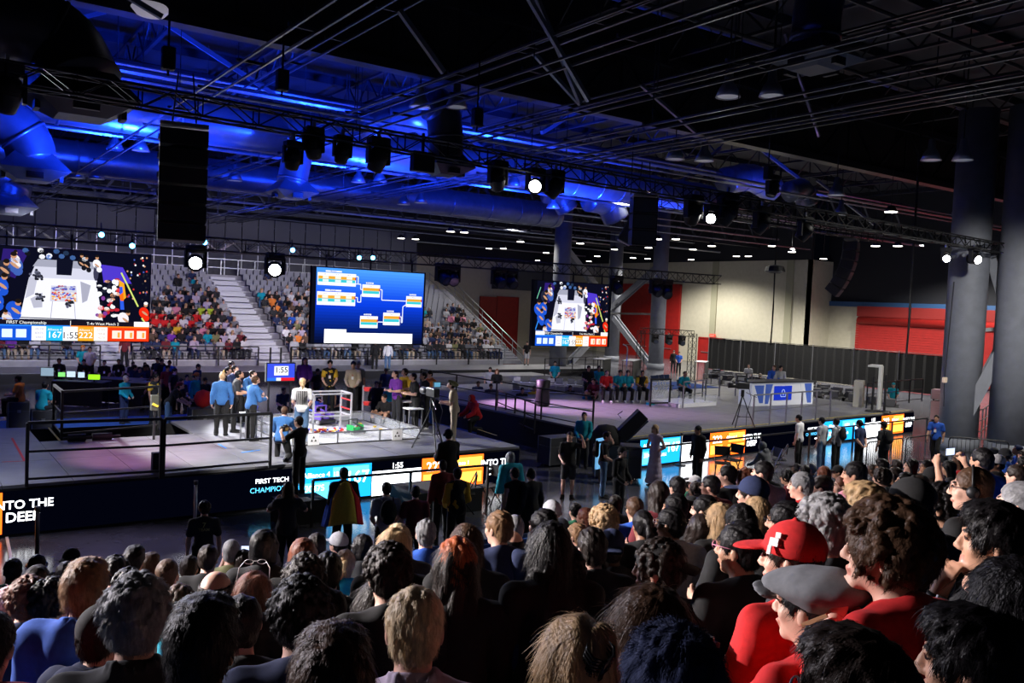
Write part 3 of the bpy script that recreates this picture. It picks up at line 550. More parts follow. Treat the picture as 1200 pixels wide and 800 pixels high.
# ---------------------------------------------------------------- big screens
def srgb(c): return tuple((x/12.92 if x <= .04045 else ((x+.055)/1.055)**2.4) for x in c)
PAL = {}
def pal(mats, hexs, s=1.25):
    k = (hexs, s)
    m = glow('screen_'+hexs+('' if s == 1.25 else '_b'), srgb([int(hexs[i:i+2], 16)/255 for i in (0, 2, 4)]), s)
    if m not in mats: mats.append(m)
    return mats.index(m)
def screen_frame(label, x0, x1, y, z0, z1):
    o = thing('led_screen', label, 'screen', (x0, y, z0)); w, h = x1-x0, z1-z0; MB().span((-.03, 0, -.03), (w+.03, .14, h+.03)).build('cabinet', SKIRT, o)
    for k in (.12, .5, .88): MB().bar((w*k, .07, h), (w*k, .07, h+.5), .05).build('hanger', BLACK, o)
    return o, w, h
def arena_feed(label, x0, x1, pad=0):
    o, w, h = screen_frame(label, x0, x1, 31, 3.03, 5.97); P = Panel((0, -.005, 0), (1, 0, 0), (0, 0, 1)); M = []; g = lambda c, s=1.25: pal(M, c, s)
    u = lambda x: x*w; v = lambda y: y*h  # normalised picture coordinates
    R = lambda a, b, c, d, col, ly=1, s=1.25: P.r(u(a), v(b), u(c), v(d), g(col, s), ly)
    R(0, 0, 1, 1, '05060d', 0)
    if pad: x_a, x_b = .04, .97
    else: x_a, x_b = 0, 1
    U = lambda x: x_a+(x_b-x_a)*x
    R(U(0), .19, U(1), 1, '0a0b1c', 1)
    pt = lambda L: [(u(U(a)), v(b)) for a, b in L]
    P.poly(pt([(.10, .97), (.25, .97), (.17, .66), (.08, .72)]), g('2a1a6a'), 2); P.poly(pt([(.68, .86), (.82, .84), (.88, .66), (.70, .66)]), g('4a35c0'), 2)
    P.poly(pt([(.30, .88), (.66, .88), (.66, .80), (.27, .80)]), g('9a9cae'), 2)
    P.poly(pt([(.28, .80), (.64, .80), (.66, .66), (.25, .66)]), g('c9cadb'), 2)
    P.poly(pt([(.25, .68), (.65, .68), (.70, .23), (.20, .23)]), g('e6e6f2'), 3)
    P.poly(pt([(.25, .68), (.30, .68), (.28, .5), (.23, .45)]), g('b9bacb'), 4)
    P.poly(pt([(.41, .90), (.51, .90), (.50, .72), (.41, .72)]), g('0d0f20'), 5)
    P.poly(pt([(.38, .60), (.53, .60), (.54, .43), (.375, .43)]), g('c5c5d6'), 5)
    P.l((u(U(.20)), v(.245)), (u(U(.695)), v(.23)), .03, g('22242f'), 5); P.l((u(U(.39)), v(.43)), (u(U(.38)), v(.24)), .02, g('a5a6b8'), 5); P.l((u(U(.52)), v(.43)), (u(U(.53)), v(.24)), .02, g('a5a6b8'), 5)
    P.poly(pt([(.555, .66), (.62, .62), (.60, .45), (.57, .42)]), g('a2a3b5'), 4); P.poly(pt([(.26, .45), (.33, .52), (.33, .36), (.28, .35)]), g('b0b1c2'), 4)
    rr = random.Random(5)
    for k in range(70): P.e((u(U(rr.uniform(.385, .53))), v(rr.uniform(.44, .53))), .035, .025, g(rr.choice(['d2402a', 'e8a02a', '3a50c0', 'f0e0d0', 'c03040'])), 6, 6)
    for k in range(26): P.e((u(U(rr.uniform(.39, .52))), v(rr.uniform(.55, .60))), .05, .025, g(rr.choice(['3a2a90', '8a86b0', '5560c0', 'b05050'])), 6, 6)
    for cx, cy in ((.315, .47), (.49, .42), (.29, .71), (.305, .70)):
        for k in range(16): P.e((u(U(cx+rr.gauss(0, .014))), v(cy+rr.gauss(0, .025))), .045, .04, g(rr.choice(['20222c', '2a2c3a', '5a5c70', '1a1b22'])), 6, 6)
    def man(cx, cy, col, hx, hy, s=1, hair='1a1412'):
        P.e((u(U(cx)), v(cy)), .21*s, .26*s, g(col), 7, 14, .3); P.e((u(U(cx+.015)), v(cy-.06)), .14*s, .15*s, g(col), 8, 10); P.e((u(U((cx+hx)/2)), v((cy+hy)/2-.05)), .05*s, .16*s, g('c09070'), 9, 8, .9); P.e((u(U(hx)), v(hy)), .085*s, .09*s, g('c08a68'), 10, 10); P.e((u(U(hx)), v(hy+.02)), .09*s, .075*s, g(hair), 11, 10)
    B = '1c4fc4'
    for a in ((.02, .56, B, .03, .66), (.09, .58, B, .11, .67), (.065, .42, B, .07, .53), (.165, .33, B, .19, .40), (.17, .80, '3a5aa8', .16, .90), (.10, .76, '202438', .12, .82)): man(*a)
    man(.13, .24, 'd8d0d0', .12, .29, .7); man(.17, .86, 'e8e0e0', .17, .93, .6)
    for k in range(46): P.e((u(U(rr.uniform(.66, .80))), v(rr.uniform(.27, .70))), rr.uniform(.05, .11), rr.uniform(.04, .09), g(rr.choice(['f0f0f4', 'd23030', '151520', '202030', '7a3a90', 'c89070', 'e8e8f0', 'b02030'])), 7, 7)
    P.poly(pt([(.795, .70), (.83, .66), (.845, .50), (.81, .44)]), g('f0a020'), 9); P.poly(pt([(.80, .62), (.82, .62), (.835, .36), (.81, .36)]), g('2a55d8'), 10); P.poly(pt([(.80, .52), (.825, .56), (.83, .46), (.81, .46)]), g('f06a18'), 11)
    man(.83, .26, 'e6e0e6', .86, .32, .8); man(.965, .33, 'e02810', .975, .42, .75, 'e8e0e0')
    for a, b in ((.56, .87), (.59, .85)): man(a, b, '14151c', a, b+.07, .55)
    man(.655, .86, 'e8e8f2', .655, .93, .6); P.e((u(U(.65)), v(.76)), .08, .26, g('3a3a52'), 7, 10)
    for k in range(40): P.e((u(U(rr.uniform(.85, .99))), v(rr.uniform(.45, .97))), .03, .035, g(rr.choice(['c09070', 'e8e8f0', '4050a0', '202228', 'c03030'])), 7, 6)
    for k in range(14): P.e((u(U(rr.uniform(.22, .60))), v(rr.uniform(.90, .98))), .09, .08, g(rr.choice(['20304a', '101218', '3a5a90', 'e0e0e8', '6080c0'])), 7, 7)
    P.l((u(U(.00)), v(.25)), (u(U(.04)), v(.42)), .05, g('2a80e0'), 7); P.l((u(U(.81)), v(.78)), (u(U(.925)), v(.40)), .05, g('c8d870'), 8); P.l((u(U(0)), v(.72)), (u(U(.045)), v(.9)), .035, g('70c0a0'), 8); P.l((u(U(.95)), v(.27)), (u(U(.98)), v(.2)), .05, g('c8d870'), 8); P.l((u(U(0)), v(.235)), (u(U(.2)), v(.228)), .02, g('5a90ff'), 8)
    # score strip
    R(U(0), .165, U(1), .22, '17121f', 12); R(U(0), .15, U(.5), .168, '2a80f0', 13); R(U(.5), .15, U(1), .168, 'f07a18', 13)
    R(U(0), .0, U(.27), .155, '1454d0', 13); R(U(.73), .0, U(1), .155, 'e83812', 13)
    for a, b, c in ((.27, .355, 'f2f2fa'), (.355, .455, '25b4e6'), (.455, .545, 'f8f8fc'), (.545, .645, 'f2a427'), (.645, .73, 'faf4f0')): R(U(a), .0, U(b), .155, c, 14)
    for a in (.02, .10, .18): R(U(a), .03, U(a+.06), .12, 'd8e8fa', 15)
    for a in (.76, .84, .92): R(U(a), .03, U(a+.06), .12, 'fbe0d0', 15); R(U(a+.035), .04, U(a+.05), .10, 'f0a040', 16)
    R(U(.90), .168, U(1), .225, 'f4f0f8', 14)
    if pad: R(U(0), .168, U(.12), .225, 'f4f0f8', 14)
    T = lambda s, x, y, z, c, b=.0: P.t(s, u(U(x)), v(y), z*h, g(c), 17, b, sx=(x_b-x_a))
    T('FIRST Championship', .24, .192, .045, 'ffffff'); T('T-4v West Match 2', .70, .192, .042, 'ffffff'); P.l((u(U(.5)), v(.17)), (u(U(.5)), v(.22)), .015, g('ffffff'), 15)
    T('Alliance 4', .405, .12, .035, 'ffffff'); T('167', .405, .06, .095, 'ffffff', .008); T('1:55', .50, .055, .10, '303040', .005); T('Alliance 1', .595, .12, .035, 'ffffff'); T('222', .595, .06, .095, 'ffffff', .008)
    for i, s in enumerate(('18274', '30475', '16461')): T(s, .312, .125-.045*i, .035, '9a9ab0', 0)
    for i, s in enumerate(('22105', '19458', '14270')): T(s, .688, .125-.045*i, .035, 'b0a0a0', 0)
    P.mb.build('lit_picture', M, o); return o
arena_feed('big screen at the left showing the field from above with a score strip', 1.62, 6.42)
arena_feed('smaller side screen before the columns showing the same field from above', 22.6, 27.2, 1)
o, w, h = screen_frame('blue bracket screen hanging in the centre before the far seats', 12.2, 17.05, 31, 3.03, 5.95)
P = Panel((0, -.005, 0), (1, 0, 0), (0, 0, 1)); M = []; g = lambda c, s=1.25: pal(M, c, s)
P.r(0, 0, w, h, g('0a0c18'), 0); N = 24; 
def lerp3(a, b, t): return ''.join('%02x' % int(a[i]+(b[i]-a[i])*t) for i in range(3))
for i in range(N):
    t = i/(N-1); c = lerp3((6, 14, 50), (10, 60, 214), min(1, t*1.9)) if t < .55 else lerp3((10, 60, 214), (72, 150, 250), (t-.55)/.45)
    P.r(.16, .02+(h-.04)*i/N, w-.05, .02+(h-.04)*(i+1)/N, g(c), 1)
def bracket(x0, y0, x1, y1, wide):
    X0, X1, Y0, Y1 = .16+(w-.21)*x0, .16+(w-.21)*x1, h*y0, h*y1; H_ = Y1-Y0
    P.r(X0, Y0, X1, Y1, g('f6f6fb'), 3); P.r(X0+.03, Y0+H_*.50, X1-.03, Y0+H_*.74, g('e0a030'), 4); P.r(X0+.03, Y0+H_*.26, X1-.03, Y0+H_*.49, g('35c0cc'), 4); P.r(X0+(X1-X0)*.2, Y1+.03, X0+(X1-X0)*.62, Y1+.09, g('e8ecff'), 4)
    if wide:
        for k in (.13, .45, .75): P.r(X0+(X1-X0)*k, Y0+H_*.54, X0+(X1-X0)*(k+.15), Y0+H_*.72, g('f6ecd8'), 5); P.r(X0+(X1-X0)*k, Y0+H_*.28, X0+(X1-X0)*(k+.15), Y0+H_*.46, g('d8f2f4'), 5)
        for k, s in ((.2, '18274'), (.5, '22105'), (.8, '30475')): P.t(s, X0+(X1-X0)*k, Y0+H_*.87, .07, g('808090'), 6, 0)
    else: P.t('Match', (X0+X1)/2, Y0+H_*.87, .08, g('808090'), 6, 0)
    P.r(X1-.04, Y0+H_*.5, X1, Y0+H_*.74, g('c02030'), 5)
    P.t('Round', X0+(X1-X0)*.4, Y1+.06, .09, g('30406a'), 6, 0)
bracket(.01, .765, .35, .93, 1); bracket(.01, .505, .35, .68, 1); bracket(.41, .635, .575, .80, 0); bracket(.40, .215, .565, .375, 0); bracket(.615, .26, .775, .43, 0); bracket(.83, .52, .985, .67, 0)
def wire(pts):
    q = [(.16+(w-.21)*a, h*b) for a, b in pts]
    for a, b in zip(q, q[1:]): P.l(a, b, .035, g('e8eeff'), 4)
wire([(.35, .90), (.37, .90), (.37, .80), (.395, .80), (.395, .73), (.41, .73)]); wire([(.35, .80), (.365, .80)]); wire([(.35, .62), (.37, .62), (.37, .56), (.40, .56), (.40, .66), (.41, .66)])
wire([(.575, .74), (.595, .74), (.595, .60), (.83, .60)]); wire([(.565, .30), (.615, .30)]); wire([(.775, .38), (.79, .38), (.79, .30), (.80, .30), (.80, .52), (.83, .55)])
P.r(.55, .02, w-.5, .42, g('fbfbff', 1.8), 5); P.r(.55, .42, 1.45, .55, g('fbfbff', 1.8), 5)
P.t('FIRST', .95, .46, .10, g('8088a0'), 7, 0); P.t('Division playoff bracket', 2.0, .26, .10, g('b0b4c8'), 7, 0); P.t('Elimination matches', 1.6, .10, .09, g('9098b0'), 7, 0)
for k in range(9): P.e((w-.85+.13*math.cos(k*.7), .24+.09*math.sin(k*.7)), .02, .02, g('5a6080'), 7, 6)
P.mb.build('lit_picture', M, o)
o, w, h = screen_frame('small field timer screen on the stage reading 1:55', at_y(313, 440, 26).x, at_y(345, 440, 26).x, 26, at_y(328, 446, 26).z, at_y(328, 426, 26).z)
P = Panel((0, -.005, 0), (1, 0, 0), (0, 0, 1)); M = []; g = lambda c, s=1.25: pal(M, c, s)
P.r(0, 0, w, h, g('3a50e0'), 0); P.r(w*.25, h*.32, w*.77, h*.86, g('f6f8ff'), 1); P.t('1:55', w*.51, h*.62, h*.46, g('202028'), 3, .01); P.r(0, 0, w*.33, h*.18, g('2a70e0'), 2); P.r(w*.33, 0, w*.5, h*.18, g('e8f0f8'), 2); P.r(w*.5, 0, w, h*.18, g('e02030'), 2); P.mb.build('lit_picture', M, o)
for k in (.1, .9): MB().bar((w*k, .07, -1.25), (w*k, .07, 0), .05).build('leg', BLACK, o)
# ================================================================ game field on the main stage
FX, FY_, FS = 7.83, 20.85, 3.66
field = thing('game_field', 'square grey game field with clear low walls on the main stage', 'playing field', (FX, FY_, ZS))
TILE = mat('field_tile', (.36, .36, .37), .8, noise=.05, nscale=20); tm = MB().span((.004, .004, 0), (.606, .606, .016)).mesh('floor_tile'); tm.materials.append(TILE)
for i in range(6):
    for j in range(6): p = link('floor_tile', tm, field); p.location = (i*.61, j*.61, 0)
CLEAR = mat('clear_panel', (.85, .9, .95), .03, spec=.5, alpha=.16)
FRM = mat('field_frame', (.28, .28, .30), .35, .7); DK = mat('field_dark', (.03, .03, .035), .5)
for k in range(4):
    a = k*math.pi/2; c = Vector((FS/2, FS/2, 0)); R = Matrix.Rotation(a, 3, 'Z')
    for j in range(3):
        w = MB(); w.box(c+R@Vector((-FS/2+.61+j*1.22, -FS/2, .165)), (1.18, .008, .27), a); w.build('wall_panel', CLEAR, field)
        w = MB(); w.bar(c+R@Vector((-FS/2+j*1.22, -FS/2, 0)), c+R@Vector((-FS/2+j*1.22, -FS/2, .31)), .03); w.build('wall_post', FRM, field)
    for zz in (.015, .305): MB().bar(c+R@Vector((-FS/2, -FS/2, zz)), c+R@Vector((FS/2, -FS/2, zz)), .03).build('wall_rail', FRM if zz > .1 else DK, field)
def tri_mark(x):
    mb = MB(); mb.box((x, -.03, .16), (.3, .012, .3)); o = mb.build('marker_plate', mat('plate_white', (.8, .8, .82), .6), field)
    t = MB()
    for dx, dz in ((0, .055), (-.05, -.03), (.05, -.03)): t.add([(x+dx-.035, -.038, .16+dz-.03), (x+dx+.035, -.038, .16+dz-.03), (x+dx, -.038, .16+dz+.035)], [(0, 1, 2)])
    t.build('black_emblem', mat('ink', (.01, .01, .01), .6), o)
tri_mark(.55); tri_mark(2.95)
# submersible frame of pale bars in the middle
FW = mat('frame_pale', (.62, .62, .66), .35, .5); RB = mat('bar_red', (.65, .03, .03), .4); BB = mat('bar_blue', (.03, .08, .6), .4); YB = mat('sample_yellow', (.75, .5, .03), .5)
sub = thing('submersible_frame', 'pale metal frame tower standing in the middle of the game field', 'frame', (FX+FS/2-.15, FY_+FS/2, ZS+.016))
hw, hd = .56, .36
for sx in (-1, 1):
    for sy in (-1, 1): MB().bar((sx*hw, sy*hd, 0), (sx*hw, sy*hd, 1.12), .045).build('upright', FW, sub)
for zz in (.50, 1.12):
    for sx in (-1, 1): MB().bar((sx*hw, -hd, zz), (sx*hw, hd, zz), .04).build('side_bar', FW, sub)
    for sy in (-1, 1): MB().bar((-hw, sy*hd, zz), (hw, sy*hd, zz), .04).build('cross_bar', FW, sub)
for sx, m in ((-1, BB), (1, RB)):
    for zz in (.66, .92): MB().bar((sx*hw, -hd, zz), (sx*hw, hd, zz), .03).build('climb_bar', m, sub)
MB().span((-hw, -hd, 0), (hw, hd, .012)).build('base_tray', mat('tray', (.75, .72, .75), .6), sub)
g = 'pushed together samples inside the frame tower'
for k in range(46):
    x, y = random.uniform(-.5, .5), random.uniform(-.32, .32); m = random.choice([RB, RB, YB, BB, YB]); lb = {RB: 'red', YB: 'yellow', BB: 'blue'}[m]
    o = MB().box((0, 0, .02), (.09, .04, .04), random.uniform(0, 3)).build('sample_block', m); o.location = (FX+FS/2-.15+x, FY_+FS/2+y, ZS+.03+random.random()*.03); tag(o, 'small %s block lying in the tray under the frame tower' % lb, 'block', g+' '+lb)
for (dx, dy, lb) in ((.25, .6, 'at the left wall'), (3.2, 2.9, 'at the far right wall'), (3.35, 2.2, 'by the right wall'), (3.3, 1.7, 'near the right wall corner')):
    o = MB().box((0, 0, .02), (.09, .04, .04), dx).build('sample_block', YB); o.location = (FX+dx, FY_+dy, ZS+.017); tag(o, 'single yellow block on the field tiles '+lb, 'block')
def robot(label, P, m1, m2, s, seed):
    rr = random.Random(seed); o = thing('robot', label, 'robot', P, rr.uniform(0, 1)); D = mat('robot_dark', (.03, .03, .035), .5)
    MB().box((0, 0, .07*s), (.40*s, .36*s, .07*s)).build('chassis', D, o, bevel=.01)
    for sx in (-1, 1):
        for sy in (-1, 1): MB().tube((sx*.2*s, sy*.13*s, .05*s), (sx*.24*s, sy*.13*s, .05*s), .05*s, n=16).build('wheel', mat('wheel_grey', (.25, .25, .26), .6), o, True)
    for sx in (-1, 1): MB().bar((sx*.14*s, .1*s, .08*s), (sx*.14*s, .1*s, .38*s), .03*s).build('slide', m1, o); MB().box((sx*.17*s, 0, .17*s), (.012, .3*s, .16*s)).build('side_plate', m2, o, bevel=.005)
    MB().bar((-.14*s, .1*s, .38*s), (.14*s, .1*s, .38*s), .025*s).build('cross_bar', m1, o); MB().box((0, -.05*s, .15*s), (.16*s, .12*s, .08*s)).build('hub', m2, o, bevel=.008)
    MB().bar((0, .1*s, .3*s), (.04*s, -.22*s, .2*s), .03*s).build('arm', m1, o); MB().box((.04*s, -.24*s, .18*s), (.09*s, .05*s, .05*s)).build('claw', D, o)
    for k in range(5):
        a = [Vector((rr.uniform(-.15, .15)*s, rr.uniform(-.12, .12)*s, rr.uniform(.1, .3)*s)) for _ in range(3)]; MB().path(a, .006, 5).build('cable', m2 if k % 2 else RB, o)
    return o
PU = mat('robot_purple', (.16, .08, .55), .4); GR = mat('robot_green', (.02, .45, .12), .4)
robot('dark robot with green lights at the near right foot of the frame tower', at_z(416, 508, ZS+.02), DK, GR, 1.05, 3)
robot('purple robot inside the left end of the frame tower', at_z(383, 498, ZS+.02)+Vector((0, .3, 0)), PU, PU, 1.4, 4)
robot('white and blue robot at the far side of the game field', at_z(375, 478, ZS+.02), FW, BB, 1.0, 8)
# baskets, tables at the field corners, red post
def stand_table(label, P, w, d, h, m=mat('table_white', (.7, .7, .72), .5)):
    o = thing('driver_table', label, 'table', P); MB().span((-w/2, -d/2, h-.03), (w/2, d/2, h)).build('tabletop', m, o, bevel=.005)
    for sx in (-1, 1):
        for sy in (-1, 1): MB().bar((sx*(w/2-.04), sy*(d/2-.04), 0), (sx*(w/2-.04), sy*(d/2-.04), h-.03), .03).build('leg', FRM, o)
    return o
stand_table('small white driver table right of the game field', at_z(458, 500, ZS)+Vector((.6, .2, 0)), .5, .4, .75)
stand_table('second small white driver table nearer the red post', at_z(478, 508, ZS)+Vector((.3, .3, 0)), .5, .4, .7)
stand_table('white driver table left of the game field beside the kneeling blue jacket', (FX-.65, FY_+1.3, ZS), .5, .5, .72)
o = MB().bar((0, 0, 0), (0, 0, 1.35), .06).build('alliance_post', RB); o.location = at_z(488, 503, ZS); tag(o, 'red upright post at the right corner of the game field', 'post')
for (x, y, c, lb) in ((0, 0, BB, 'blue'), (FS, FS, RB, 'red')):
    o = thing('scoring_basket', 'tall %s scoring basket at a field corner' % lb, 'basket', (FX+x, FY_+y+(.1 if y else FS-.1), ZS)); MB().bar((0, 0, 0), (0, 0, 1.1), .04).build('pole', FW, o)
    for z_ in (.6, 1.05): MB().lathe([(.1, z_-.12), (.15, z_), (.14, z_), (.09, z_-.12)], (.1, -.1, 0), 4).build('bucket', c, o)
# ================================================================ people: one continuous surface from a distance field
class Field:
    def __init__(s, lo, hi, h):
        s.lo = np.array(lo, float); s.h = h; s.n = np.ceil((np.array(hi)-s.lo)/h).astype(int)+1; s.D = np.full(tuple(s.n), 9.0, np.float32)
        s.ax = [(s.lo[i]+h*np.arange(s.n[i])).astype(np.float32) for i in range(3)]
    def win(s, lo, hi):
        i0 = np.clip(np.floor((np.array(lo)-s.lo)/s.h).astype(int), 0, s.n); i1 = np.clip(np.ceil((np.array(hi)-s.lo)/s.h).astype(int)+1, 0, s.n)
        if (i1 <= i0).any(): return None
        sl = tuple(slice(a, b) for a, b in zip(i0, i1)); return sl, s.ax[0][sl[0]][:, None, None], s.ax[1][sl[1]][None, :, None], s.ax[2][sl[2]][None, None, :]
    def join(s, sl, d, k):
        D = s.D[sl]
        if k > 0: hh = np.maximum(k-np.abs(D-d), 0)/k; s.D[sl] = np.minimum(D, d)-hh*hh*k*.25
        else: s.D[sl] = np.minimum(D, d)
    def cap(s, a, b, ra, rb=None, k=.02, sub=False):
        a, b = np.array(a, float), np.array(b, float); rb = ra if rb is None else rb; m = max(ra, rb)+k+s.h*2
        w = s.win(np.minimum(a, b)-m, np.maximum(a, b)+m)
        if w is None: return s
        sl, x, y, z = w; e = b-a; L = float(e@e)+1e-9
        t = np.clip(((x-a[0])*e[0]+(y-a[1])*e[1]+(z-a[2])*e[2])/L, 0, 1)
        d = np.sqrt((x-a[0]-t*e[0])**2+(y-a[1]-t*e[1])**2+(z-a[2]-t*e[2])**2)-(ra+(rb-ra)*t)
        if sub: s.D[sl] = np.maximum(s.D[sl], -d)
        else: s.join(sl, d, k)
        return s
    def ell(s, c, r, M=None, k=.02, sub=False):
        c = np.array(c, float); r = np.array(r, float); m = max(r)+k+s.h*2; w = s.win(c-m, c+m)
        if w is None: return s
        sl, x, y, z = w; X, Y, Z = x-c[0], y-c[1], z-c[2]
        if M is not None: M = np.array(M); X, Y, Z = X*M[0, 0]+Y*M[1, 0]+Z*M[2, 0], X*M[0, 1]+Y*M[1, 1]+Z*M[2, 1], X*M[0, 2]+Y*M[1, 2]+Z*M[2, 2]
        k0 = np.sqrt((X/r[0])**2+(Y/r[1])**2+(Z/r[2])**2); k1 = np.sqrt((X/r[0]**2)**2+(Y/r[1]**2)**2+(Z/r[2]**2)**2)+1e-9
        d = k0*(k0-1)/k1
        if sub:
            if k > 0: D = s.D[sl]; q = -d; hh = np.maximum(k-np.abs(D-q), 0)/k; s.D[sl] = np.maximum(D, q)+hh*hh*k*.25
            else: s.D[sl] = np.maximum(s.D[sl], -d)
        else: s.join(sl, d, k)
        return s
    def clip(s, p, n):  # keep the side the normal points away from
        n = np.array(n, float); n /= np.linalg.norm(n); p = np.array(p, float)
        d = (s.ax[0][:, None, None]-p[0])*n[0]+(s.ax[1][None, :, None]-p[1])*n[1]+(s.ax[2][None, None, :]-p[2])*n[2]; s.D = np.maximum(s.D, d.astype(np.float32)); return s
    def waves(s, amp, freq, seed=0, st=(1, 1, 1), n=5):
        r = np.random.default_rng(seed); x, y, z = s.ax[0][:, None, None], s.ax[1][None, :, None], s.ax[2][None, None, :]; m = np.abs(s.D) < .06; acc = 0
        for _ in range(n):
            v = r.normal(size=3)*np.array(st); v = v/np.linalg.norm(v)*freq*r.uniform(.7, 1.4); acc = acc+np.sin(x*v[0]+y*v[1]+z*v[2]+r.uniform(0, 6.28))
        s.D = np.where(m, s.D+(amp*acc/math.sqrt(n)).astype(np.float32), s.D); return s
    def surf(s):
        D = s.D; neg = D < 0; a = neg[:-1, :-1, :-1].astype(np.uint8)
        cnt = a.copy()
        for i, j, k in ((1, 0, 0), (0, 1, 0), (0, 0, 1), (1, 1, 0), (1, 0, 1), (0, 1, 1), (1, 1, 1)):
            cnt = cnt+neg[i:D.shape[0]-1+i, j:D.shape[1]-1+j, k:D.shape[2]-1+k]
        act = (cnt > 0) & (cnt < 8); I = np.argwhere(act); N = len(I); vid = np.full(act.shape, -1, np.int64); vid[act] = np.arange(N)
        cs = np.array([(i, j, k) for i in (0, 1) for j in (0, 1) for k in (0, 1)]); V = np.stack([D[I[:, 0]+c[0], I[:, 1]+c[1], I[:, 2]+c[2]] for c in cs], 1)
        P = np.zeros((N, 3)); W = np.zeros(N)
        for p in range(8):
            for q in range(p+1, 8):
                if np.abs(cs[p]-cs[q]).sum() != 1: continue
                va, vb = V[:, p], V[:, q]; m = (va < 0) != (vb < 0); t = np.where(m, va/np.where(m, va-vb, 1), 0)
                P += m[:, None]*(cs[p]+t[:, None]*(cs[q]-cs[p])); W += m
        P = s.lo+(I+P/W[:, None])*s.h; F = []
        for ax in range(3):
            u, v = [(1, 2), (2, 0), (0, 1)][ax]; sh = [slice(None)]*3; s0, s1 = list(sh), list(sh); s0[ax] = slice(0, -1); s1[ax] = slice(1, None)
            e = neg[tuple(s0)] != neg[tuple(s1)]; J = np.argwhere(e); J = J[(J[:, u] > 0) & (J[:, v] > 0) & (J[:, u] < act.shape[u]) & (J[:, v] < act.shape[v])]
            up = neg[J[:, 0], J[:, 1], J[:, 2]]; du = np.zeros(3, int); du[u] = 1; dv = np.zeros(3, int); dv[v] = 1
            g = lambda K: vid[K[:, 0], K[:, 1], K[:, 2]]
            Q = np.stack([g(J-du-dv), g(J-dv), g(J), g(J-du)], 1); Q[~up] = Q[~up][:, ::-1]; F.append(Q)
        F = np.concatenate(F); F = F[(F >= 0).all(1)]; return P, F
def np_mesh(name, P, F, mi=None, smooth=True):
    me = bpy.data.meshes.new(name); n = F.shape[1]; me.vertices.add(len(P)); me.vertices.foreach_set('co', P.astype(np.float32).ravel())
    me.loops.add(F.size); me.loops.foreach_set('vertex_index', F.astype(np.int32).ravel()); me.polygons.add(len(F))
    me.polygons.foreach_set('loop_start', np.arange(0, F.size, n, dtype=np.int32)); me.polygons.foreach_set('loop_total', np.full(len(F), n, np.int32))
    if mi is not None: me.polygons.foreach_set('material_index', np.asarray(mi, np.int32))
    me.update(calc_edges=True); me.polygons.foreach_set('use_smooth', [smooth]*len(F)); me.validate(); return me
def rot(yaw=0, pitch=0, roll=0): return np.array(Matrix.Rotation(yaw, 3, 'Z')@Matrix.Rotation(-pitch, 3, 'X')@Matrix.Rotation(roll, 3, 'Y'))
def nz(v): v = np.array(v, float); return v/np.linalg.norm(v)
# ---- poses: facing +Y, left = -X.  dirs of each limb bone
STAND = dict(pel=(0, 0, .93), spine=(0, .02, 1), head=(0, .1), lL=((-.03, .03, -1), (-.02, -.05, -1), (-.25, 1, -.1)), lR=((.03, .03, -1), (.02, -.05, -1), (.25, 1, -.1)),
             aL=((-.22, -.05, -1), (-.05, .22, -1), (0, .3, -1)), aR=((.22, -.05, -1), (.05, .22, -1), (0, .3, -1)), curl=.5)
def P_(base=STAND, **k): d = dict(base); d.update(k); return d
SIT = P_(pel=(0, -.05, .55), spine=(0, .06, 1), lL=((-.14, 1, -.08), (0, -.05, -1), (-.1, 1, 0)), lR=((.14, 1, -.08), (0, -.05, -1), (.1, 1, 0)),
         aL=((-.2, .25, -1), (.35, 1, -.15), (.2, 1, -.2)), aR=((.2, .25, -1), (-.35, 1, -.15), (-.2, 1, -.2)), curl=.5)
